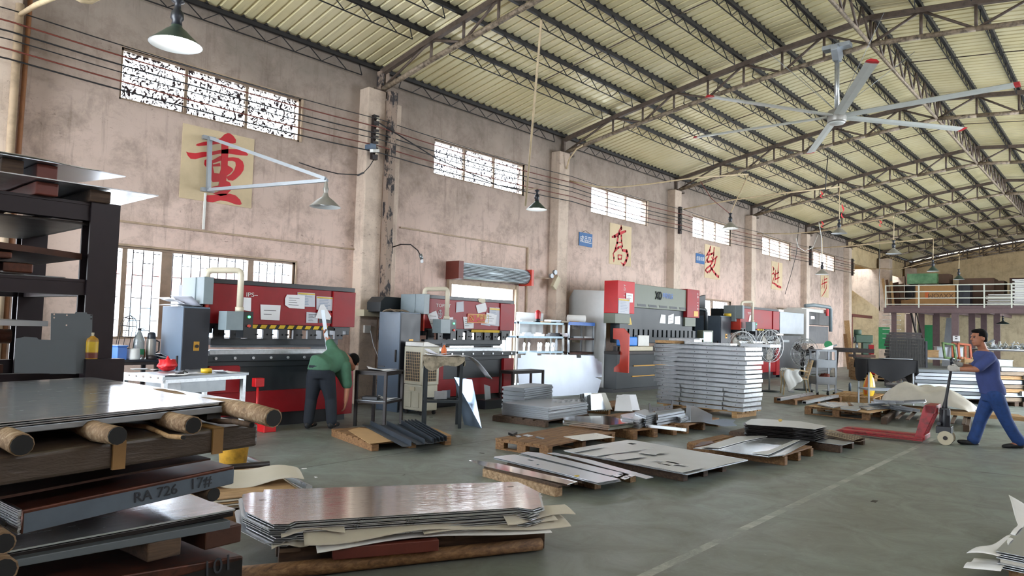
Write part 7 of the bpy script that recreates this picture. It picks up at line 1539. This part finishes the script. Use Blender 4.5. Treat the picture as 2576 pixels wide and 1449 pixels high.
# under the gallery: tubes, notices, far fittings
for k in range(5): a=X(2372+5*k,888,46.5); b=X(2384+3*k,800,47); m=MB(); m.bar((a.x,a.y,0),b,.12,.08); tag(m.obj('leaning_profile','steel_matte'),'grey profile in the bunch leaning under the gallery','metal profile','profiles leaning under the gallery')
a=X(2397,858,40.45); b=X(2415,845,40.45); m=MB(); m.box((40.42,b.y,a.z),(40.44,a.y,b.z)); o=tag(m.obj('notice_board','paper'),'white notice on the front gallery column','notice')
m=MB(); m.box((40.41,b.y+.1,a.z+.1),(40.42,a.y-.1,a.z+.14)); m.box((40.41,b.y+.1,a.z+.2),(40.42,a.y-.1,a.z+.24)); m.obj('print','ink',o)
m=MB(); m.box((38.9,WALL-.04,0),(39.06,WALL+.06,2.62)); m.box((38.9,WALL-.04,2.55),(42.6,WALL+.06,2.7)); tag(m.obj('door_frame_beam','brown_paint'),'brown steel door frame in the far side opening','door frame')
a=X(2273,835,51.5); m=MB(); m.box((51.2,9.5,.4),(51.25,10.6,2.4)); tag(m.obj('green_board','green'),'green board on the far wall behind the stairs','board')
# ================================================================ pallet jack and the two workers
a=G(2305,1093,.085); b=G(2112,1073,.085); jr=yaw(a,b); o0=G(2326,1106,0)
jk=thing('pallet_jack','red hand pallet jack pushed by the man in the blue shirt','pallet jack',(12.0,2.38,0),jr)   # +x towards the fork tips
for y in (-.26,.1):
    part(jk,'fork','pallet_jack_red',lambda m:(m.prism([(0,.045),(0,.085),(1.12,.085),(1.2,.06),(1.12,.045)],-y-.16,-y,0,XZ),m.box((.0,y,.03),(1.1,y+.012,.07)),m.box((.0,y+.148,.03),(1.1,y+.16,.07))),.006)
    part(jk,'load_roller','offwhite_plastic',lambda m:m.cyl((.95,y+.03,.035),(.95,y+.13,.035),.035,12))
part(jk,'frame','pallet_jack_red',lambda m:(m.prism([(.12,.05),(.02,.05),(-.16,.5),(-.16,.56),(-.02,.56),(.0,.52)],-.24,-.2,0,XZ),m.prism([(.12,.05),(.02,.05),(-.16,.5),(-.16,.56),(-.02,.56),(.0,.52)],.2,.24,0,XZ),m.box((-.16,-.24,.44),(-.02,.24,.56)),m.box((-.02,-.24,.05),(.06,.24,.12))),.006)
part(jk,'pump','cabinet_dark',lambda m:(m.cyl((-.24,0,.18),(-.24,0,.5),.07,14),m.box((-.33,-.12,.16),(-.14,.12,.26)),m.cyl((-.18,-.14,.3),(-.18,.14,.3),.03,10)),.004)
for y in (-.13,.07):
    wh=part(jk,'steer_wheel','beige_plastic',lambda m:m.cyl((-.26,y,.1),(-.26,y+.06,.1),.1,24)); part(wh,'hub','dark_steel',lambda m:m.cyl((-.26,y-.006,.1),(-.26,y+.066,.1),.03,12)); part(wh,'tyre','rubber',lambda m:m.tube([(-.26+.095*math.cos(q*PI/12),y+.03,.1+.095*math.sin(q*PI/12)) for q in range(24)],.008,6,closed=True))
HT=P(2396,912,10.42); ji=(Matrix.Translation((12.0,2.38,0)) @ Matrix.Rotation(jr,4,'Z')).inverted(); ht=ji @ HT
hs=part(jk,'handle_shaft','cabinet_dark',lambda m:(m.tube([(-.24,0,.45),(-.24,0,.55)]+[Vector((-.24,0,.55)).lerp(ht,q) for q in (.15,.5,1)],[.05,.035,.022,.02,.02],10),m.box((-.3,-.06,.42),(-.18,.06,.52))))
part(hs,'grip_loop','cabinet_dark',lambda m:m.tube([ht+Vector((0,0,-.1)),ht+Vector((.0,-.1,-.02)),ht+Vector((0,-.14,.05)),ht+Vector((0,0,.06)),ht+Vector((0,.14,.05)),ht+Vector((.0,.1,-.02))],.017,8,closed=True))
part(hs,'release_lever','steel_grey',lambda m:m.bar(ht+Vector((0,0,-.06)),ht+Vector((.0,.0,.05)),.015))

def sphere(m, c, r, M=None, n=14):
    rx,ry,rz=(r,r,r) if not isinstance(r,tuple) else r; k=n//2
    T=Matrix.Translation(Vector(c)) @ (M.to_4x4() if M else Matrix.Identity(4))
    prof=[(math.sin(PI*i/k),-math.cos(PI*i/k)) for i in range(k+1)]; vs=[]; fs=[]
    for (q,z) in prof:
        for j in range(n): vs.append((rx*q*math.cos(2*PI*j/n),ry*q*math.sin(2*PI*j/n),rz*z))
    for i in range(k):
        for j in range(n): fs.append((i*n+j,i*n+(j+1)%n,(i+1)*n+(j+1)%n,(i+1)*n+j))
    m.add(vs,fs,0,True,T)
def limb(m, pts, rs):
    """tapered limb through the joints with rounded joints"""
    for (p,q),(r,s) in zip(zip(pts,pts[1:]),zip(rs,rs[1:])):
        m.tube([Vector(p).lerp(Vector(q),t) for t in (0,.33,.67,1)],[r+(s-r)*t for t in (0,.33,.67,1)],14)
    for p,r in zip(pts,rs): sphere(m,p,r)
def loft(m, secs, S):
    """secs: (centre, half width along S, half depth); closed with domes"""
    n=20; vs=[]; fs=[]; cs=[Vector(c) for c,_,_ in secs]; k=len(secs); S=Vector(S).normalized()
    for i,(c,a_,b_) in enumerate(secs):
        t=(cs[min(i+1,k-1)]-cs[max(i-1,0)]).normalized(); s=(S-t*S.dot(t)).normalized(); d=t.cross(s)
        for j in range(n): vs.append(cs[i]+s*a_*math.cos(2*PI*j/n)+d*b_*math.sin(2*PI*j/n))
    for i in range(k-1):
        for j in range(n): fs.append((i*n+j,i*n+(j+1)%n,(i+1)*n+(j+1)%n,(i+1)*n+j))
    fs+= [tuple(range(n))[::-1],tuple((k-1)*n+j for j in range(n))]; m.add(vs,fs,0,True)
def hand(m, wrist, d, nrm, side, k=1.0, curl=1.0, g=0.0):
    """palm and five unequal fingers: d fingers' direction, nrm palm facing, side towards the thumb"""
    w_=Vector(wrist); d=Vector(d).normalized(); nrm=Vector(nrm); nrm=(nrm-d*nrm.dot(d)).normalized(); s=d.cross(nrm); s=s if s.dot(Vector(side))>0 else -s
    R3=Matrix((d,s,nrm)).transposed(); sphere(m,w_+d*.05*k,(.055*k+g,.042*k+g,.017*k+g),R3); limb(m,[w_,w_+d*.03*k],[.024*k+g,.024*k+g])
    for i,(off,L) in enumerate(((.03,.85),(.010,1.0),(-.011,.93),(-.03,.74))):
        b=w_+d*.088*k+s*off*k; a1=.5*curl; a2=1.5*curl; a3=2.3*curl
        p1=b+(d*math.cos(a1)+nrm*math.sin(a1))*.04*L*k; p2=p1+(d*math.cos(a2)+nrm*math.sin(a2))*.028*L*k; p3=p2+(d*math.cos(a3)+nrm*math.sin(a3))*.022*L*k
        limb(m,[b-d*.02*k,b,p1,p2,p3],[.0095*k+g,.0095*k+g,.009*k+g,.0085*k+g,.0075*k+g])
    b=w_+d*.03*k+s*.03*k; p1=b+(d*.55+s*.6+nrm*.4).normalized()*.038*k; p2=p1+(d*.6+nrm*.8*curl).normalized()*.03*k; limb(m,[b-s*.01,b,p1,p2],[.013*k+g,.0125*k+g,.0105*k+g,.009*k+g])
def solid(m, name, mt, parent, voxel=.009, it=5, loc=None):
    """fuse the volumes of a mesh builder into one continuous smooth surface"""
    me=m.mesh(name+'_raw',mt); o=bpy.data.objects.new(name,me); C.objects.link(o)
    r=o.modifiers.new('r','REMESH'); r.mode='VOXEL'; r.voxel_size=voxel; sm=o.modifiers.new('s','SMOOTH'); sm.iterations=it; sm.factor=.5
    dg=bpy.context.evaluated_depsgraph_get(); m2=bpy.data.meshes.new_from_object(o.evaluated_get(dg)); bpy.data.objects.remove(o); bpy.data.meshes.remove(me)
    m2.name=name; m2.materials.clear(); m2.materials.append(M_[mt]); m2.polygons.foreach_set('use_smooth',[True]*len(m2.polygons))
    o=bpy.data.objects.new(name,m2); C.objects.link(o); 
    if parent: o.parent=parent; o.matrix_parent_inverse=parent.matrix_world.inverted() if False else Matrix.Translation(-parent.location)
    return o
RT=Vector((CR.x,CR.y,0)).normalized(); FWD=Vector((_fw.x,_fw.y,0)).normalized(); UPZ=Vector((0,0,1))
def shoe(m, ank, toe_dir, L=.27, up=0.0):
    t=Vector(toe_dir).normalized(); s=UPZ.cross(t).normalized() if abs(t.z)<.95 else RT; n=t.cross(s)
    if n.z<0: n=-n
    R3=Matrix((t,s,n)).transposed(); a_=Vector(ank)
    sphere(m,a_-UPZ*.045+t*.09,(.15,.047,.04),R3); sphere(m,a_-UPZ*.035-t*.015,(.07,.045,.055),R3); sphere(m,a_-UPZ*.05+t*.17,(.075,.05,.034),R3); limb(m,[a_,a_+UPZ*.03],[.045,.045])
# ---------------- man pushing the jack (faces picture left)
f=-RT; L_=-FWD   # his left side is towards the camera
mr=thing('person','man in a blue T-shirt and blue work trousers pushing the red pallet jack','person',(12.25,1.6,0))
Z0=10.25
head=P(2463,851,Z0-.02); neck=P(2473,880,Z0); chest=P(2482,912,Z0); belly=P(2486,952,Z0); pel=P(2497,992,Z0)
shL=P(2490,900,Z0-.19); elL=P(2457,929,Z0-.22); wrL=P(2412,929,Z0-.1); shR=P(2482,897,Z0+.18); elR=P(2448,926,Z0+.24); wrR=P(2412,917,Z0+.22)
hipL=P(2503,994,Z0-.09); knL=P(2530,1056,Z0-.1); anL=P(2563,1114,10.12); hipR=P(2493,994,Z0+.09); knR=P(2467,1054,Z0+.1); anR=P(2449,1110,10.32)
B=MB(); R3=Matrix((f,L_,UPZ)).transposed(); Rt=Matrix.Rotation(math.radians(-6),3,'Z') @ R3
sphere(B,head+UPZ*.025,(.098,.076,.105),Rt); sphere(B,head-UPZ*.045+f*.03,(.068,.06,.075),Rt); sphere(B,head-UPZ*.09+f*.06,(.03,.035,.026),Rt)   # skull, jaw, chin
limb(B,[head+f*.095+UPZ*.02,head+f*.112-UPZ*.02],[.011,.016]); sphere(B,head+f*.1-UPZ*.02,(.02,.018,.012),Rt)      # nose
sphere(B,head+f*.09+UPZ*.035,(.018,.055,.012),Rt); sphere(B,head+f*.092-UPZ*.055,(.014,.028,.007),Rt); sphere(B,head+f*.09-UPZ*.068,(.014,.026,.007),Rt)  # brow, lips
for s_ in (1,-1): sphere(B,head+L_*.078*s_-UPZ*.005-f*.012,(.022,.011,.032),Rt)                                       # ears
limb(B,[head-UPZ*.06-f*.015,neck],[.056,.06])
loft(B,[(neck+UPZ*.0,.07,.06),(neck-UPZ*.05,.16,.085),(chest,.175,.11),(belly,.15,.105),(pel,.165,.115),(pel-UPZ*.08,.15,.1)],L_)
limb(B,[shL,elL,wrL],[.056,.045,.03]); limb(B,[shR,elR,wrR],[.056,.045,.03])
hdL=(wrL+f*.02); hand(B,wrL,f*.9+UPZ*.1,FWD,UPZ,1,1.0); hand(B,wrR,f*.9+UPZ*.1,-FWD,UPZ,1,1.0)
limb(B,[hipL,knL,anL],[.09,.058,.04]); limb(B,[hipR,knR,anR],[.09,.058,.04]); sphere(B,anL-UPZ*.03+f*.05,(.1,.04,.035),R3); sphere(B,anR-UPZ*.03+f*.05,(.1,.04,.035),R3)
solid(B,'body','skin',mr,.0075,4)
S=MB(); loft(S,[(neck-UPZ*.012,.085,.075),(neck-UPZ*.05,.18,.1),(chest,.198,.135),(belly,.18,.135),(pel+UPZ*.06,.19,.15),(pel+UPZ*.0,.195,.155)],L_)
for a_,b_ in ((shL,elL),(shR,elR)): limb(S,[a_+UPZ*.0,a_.lerp(b_,.45),a_.lerp(b_,.8)],[.078,.075,.072])
def cut_open(o, test):
    bm=bmesh.new(); bm.from_mesh(o.data); bmesh.ops.delete(bm,geom=[q for q in bm.faces if test(q.calc_center_median())],context='FACES'); bm.to_mesh(o.data); bm.free()
sh=solid(S,'shirt','shirt_blue',mr,.012,4)
mb=MB(); mb.tube([neck+Matrix.Rotation(q*PI/10,3,'Z') @ (f*.075)+UPZ*(-.012-.03*max(0,math.cos(q*PI/10))) for q in range(20)],.009,6,closed=True); o=mb.obj('collar','cabinet_blue_grey',sh); o.matrix_parent_inverse=Matrix.Translation(-mr.location)
T=MB(); loft(T,[(pel+UPZ*.06,.165,.125),(pel-UPZ*.02,.175,.135),(pel-UPZ*.1,.17,.125)],L_); limb(T,[hipL,hipL.lerp(knL,.5),knL,knL.lerp(anL,.6),anL+UPZ*.03],[.115,.102,.085,.08,.084]); limb(T,[hipR,hipR.lerp(knR,.5),knR,knR.lerp(anR,.6),anR+UPZ*.03],[.115,.102,.085,.08,.084]); solid(T,'trousers','jeans_blue',mr,.012,4)
for an,dr in ((anL,f-UPZ*.02),(anR,f*1+UPZ*.2)): m=MB(); shoe(m,an,dr); solid(m,'shoe','shoe',mr,.009,3)
m=MB(); sphere(m,head+UPZ*.045-f*.015,(.103,.088,.098),Rt); sphere(m,head+UPZ*.1+f*.03,(.075,.07,.035),Rt); sphere(m,head-UPZ*.01-f*.055,(.055,.08,.085),Rt); h=solid(m,'hair','hair',mr,.009,3); cut_open(h,lambda c:(c+mr.location*0-head).dot(f)>.045 and (c-head).z<.075 or (c-head).z<-.05 or ((c-head).z<.03 and (c-head).dot(f)>.0))
for s_ in (1,-1): m=MB(); sphere(m,head+f*.093+L_*.032*s_+UPZ*.015,.011); o=m.obj('eye','cabinet_dark',mr); o.matrix_parent_inverse=Matrix.Translation(-mr.location)
for w_,nn in ((wrL,FWD),(wrR,-FWD)): m=MB(); hand(m,w_,f*.9+UPZ*.1,nn,UPZ,1,1.0,.004); limb(m,[w_-f*.03,w_],[.036,.034]); solid(m,'glove','glove',mr,.0065,3)
# ---------------- bent worker at the first press, seen from behind
Zb=10.05
wr_=thing('person','worker in a green shirt bending over beside the first press brake','person',(G(805,1078).x,G(805,1078).y,0))
pel=P(806,934,Zb); bel=P(825,915,Zb+.12); che=P(848,899,Zb+.25); nk=P(868,898,Zb+.36); hd=P(884,915,Zb+.46)
sl=P(841,884,Zb+.26); el=P(827,858,Zb+.33); wl=P(818,842,Zb+.33); sr=P(868,920,Zb+.2); er=P(874,972,Zb+.2); wr2=P(870,1008,Zb+.17)
hl=P(793,944,Zb); kl=P(783,1004,Zb+.03); al=P(776,1062,9.95); hr=P(822,946,Zb+.02); kr=P(832,1004,Zb+.06); ar=P(834,1062,9.98)
fb=FWD*.95+RT*.15; ax=(hr-hl).normalized(); trunk=(che-pel).normalized(); sax=(sr-sl).normalized()
B=MB(); loft(B,[(pel-UPZ*.03,.16,.12),(pel+UPZ*.03,.165,.12),(bel,.15,.11),(che,.17,.115),(nk,.08,.07)],(ax+sax).normalized()); limb(B,[nk,hd],[.06,.058]); sphere(B,hd+trunk*.03,(.08,.08,.105),Matrix((ax,trunk.cross(ax),trunk)).transposed()); sphere(B,hd+trunk*.02-UPZ*.06,(.05,.05,.06))
sphere(B,hd+trunk*.05-UPZ*.1,(.018,.018,.022)); 
for s_ in (1,-1): sphere(B,hd+ax*.08*s_+trunk*.01,(.012,.02,.03))
limb(B,[sl,el,wl],[.056,.044,.029]); limb(B,[sr,er,wr2],[.056,.044,.03]); hand(B,wl,(UPZ-RT*.25),RT,FWD*-1,1,.9); hand(B,wr2,-UPZ-RT*.1,-RT,FWD,1,.45)
limb(B,[hl,kl,al],[.1,.06,.042]); limb(B,[hr,kr,ar],[.1,.06,.042]); sphere(B,al-UPZ*.03+fb*.05,(.05,.05,.035)); sphere(B,ar-UPZ*.03+fb*.05,(.05,.05,.035))
solid(B,'body','skin',wr_,.0075,4)
S=MB(); loft(S,[(pel+UPZ*.02,.19,.15),(pel+UPZ*.09,.19,.14),(bel,.18,.135),(che,.2,.14),(nk-trunk*.03,.12,.1),(nk,.09,.08)],(ax+sax).normalized()); limb(S,[sl,sl.lerp(el,.8)],[.08,.066]); limb(S,[sr,sr.lerp(er,.9)],[.085,.072]); loft(S,[(che-UPZ*.06,.16,.09),(P(866,945,Zb+.22),.1,.06),(P(874,972,Zb+.2),.07,.04)],RT); solid(S,'shirt','shirt_green',wr_,.012,4)
T=MB(); loft(T,[(pel-UPZ*.1,.17,.13),(pel-UPZ*.02,.182,.142),(pel+UPZ*.09,.165,.125)],ax); limb(T,[hl,hl.lerp(kl,.5),kl,al+UPZ*.02],[.122,.105,.085,.075]); limb(T,[hr,hr.lerp(kr,.5),kr,ar+UPZ*.02],[.122,.105,.085,.075]); solid(T,'trousers','jeans_dark',wr_,.012,4)
for an in (al,ar): m=MB(); shoe(m,an,fb); solid(m,'shoe','shoe',wr_,.009,3)
m=MB(); sphere(m,hd+trunk*.045+UPZ*.035,(.092,.088,.1)); h=solid(m,'hair','hair',wr_,.01,3); cut_open(h,lambda c:(c-hd).z<-.02)
a=P(812,780,Zb+.3); b=P(828,900,Zb+.3); m=MB(); m.bar(a,b,.055,.004,0,tuple(FWD)); tag(m.obj('steel_ruler','steel_matte'),'long flat steel strip held upright by the bent worker','metal strip')
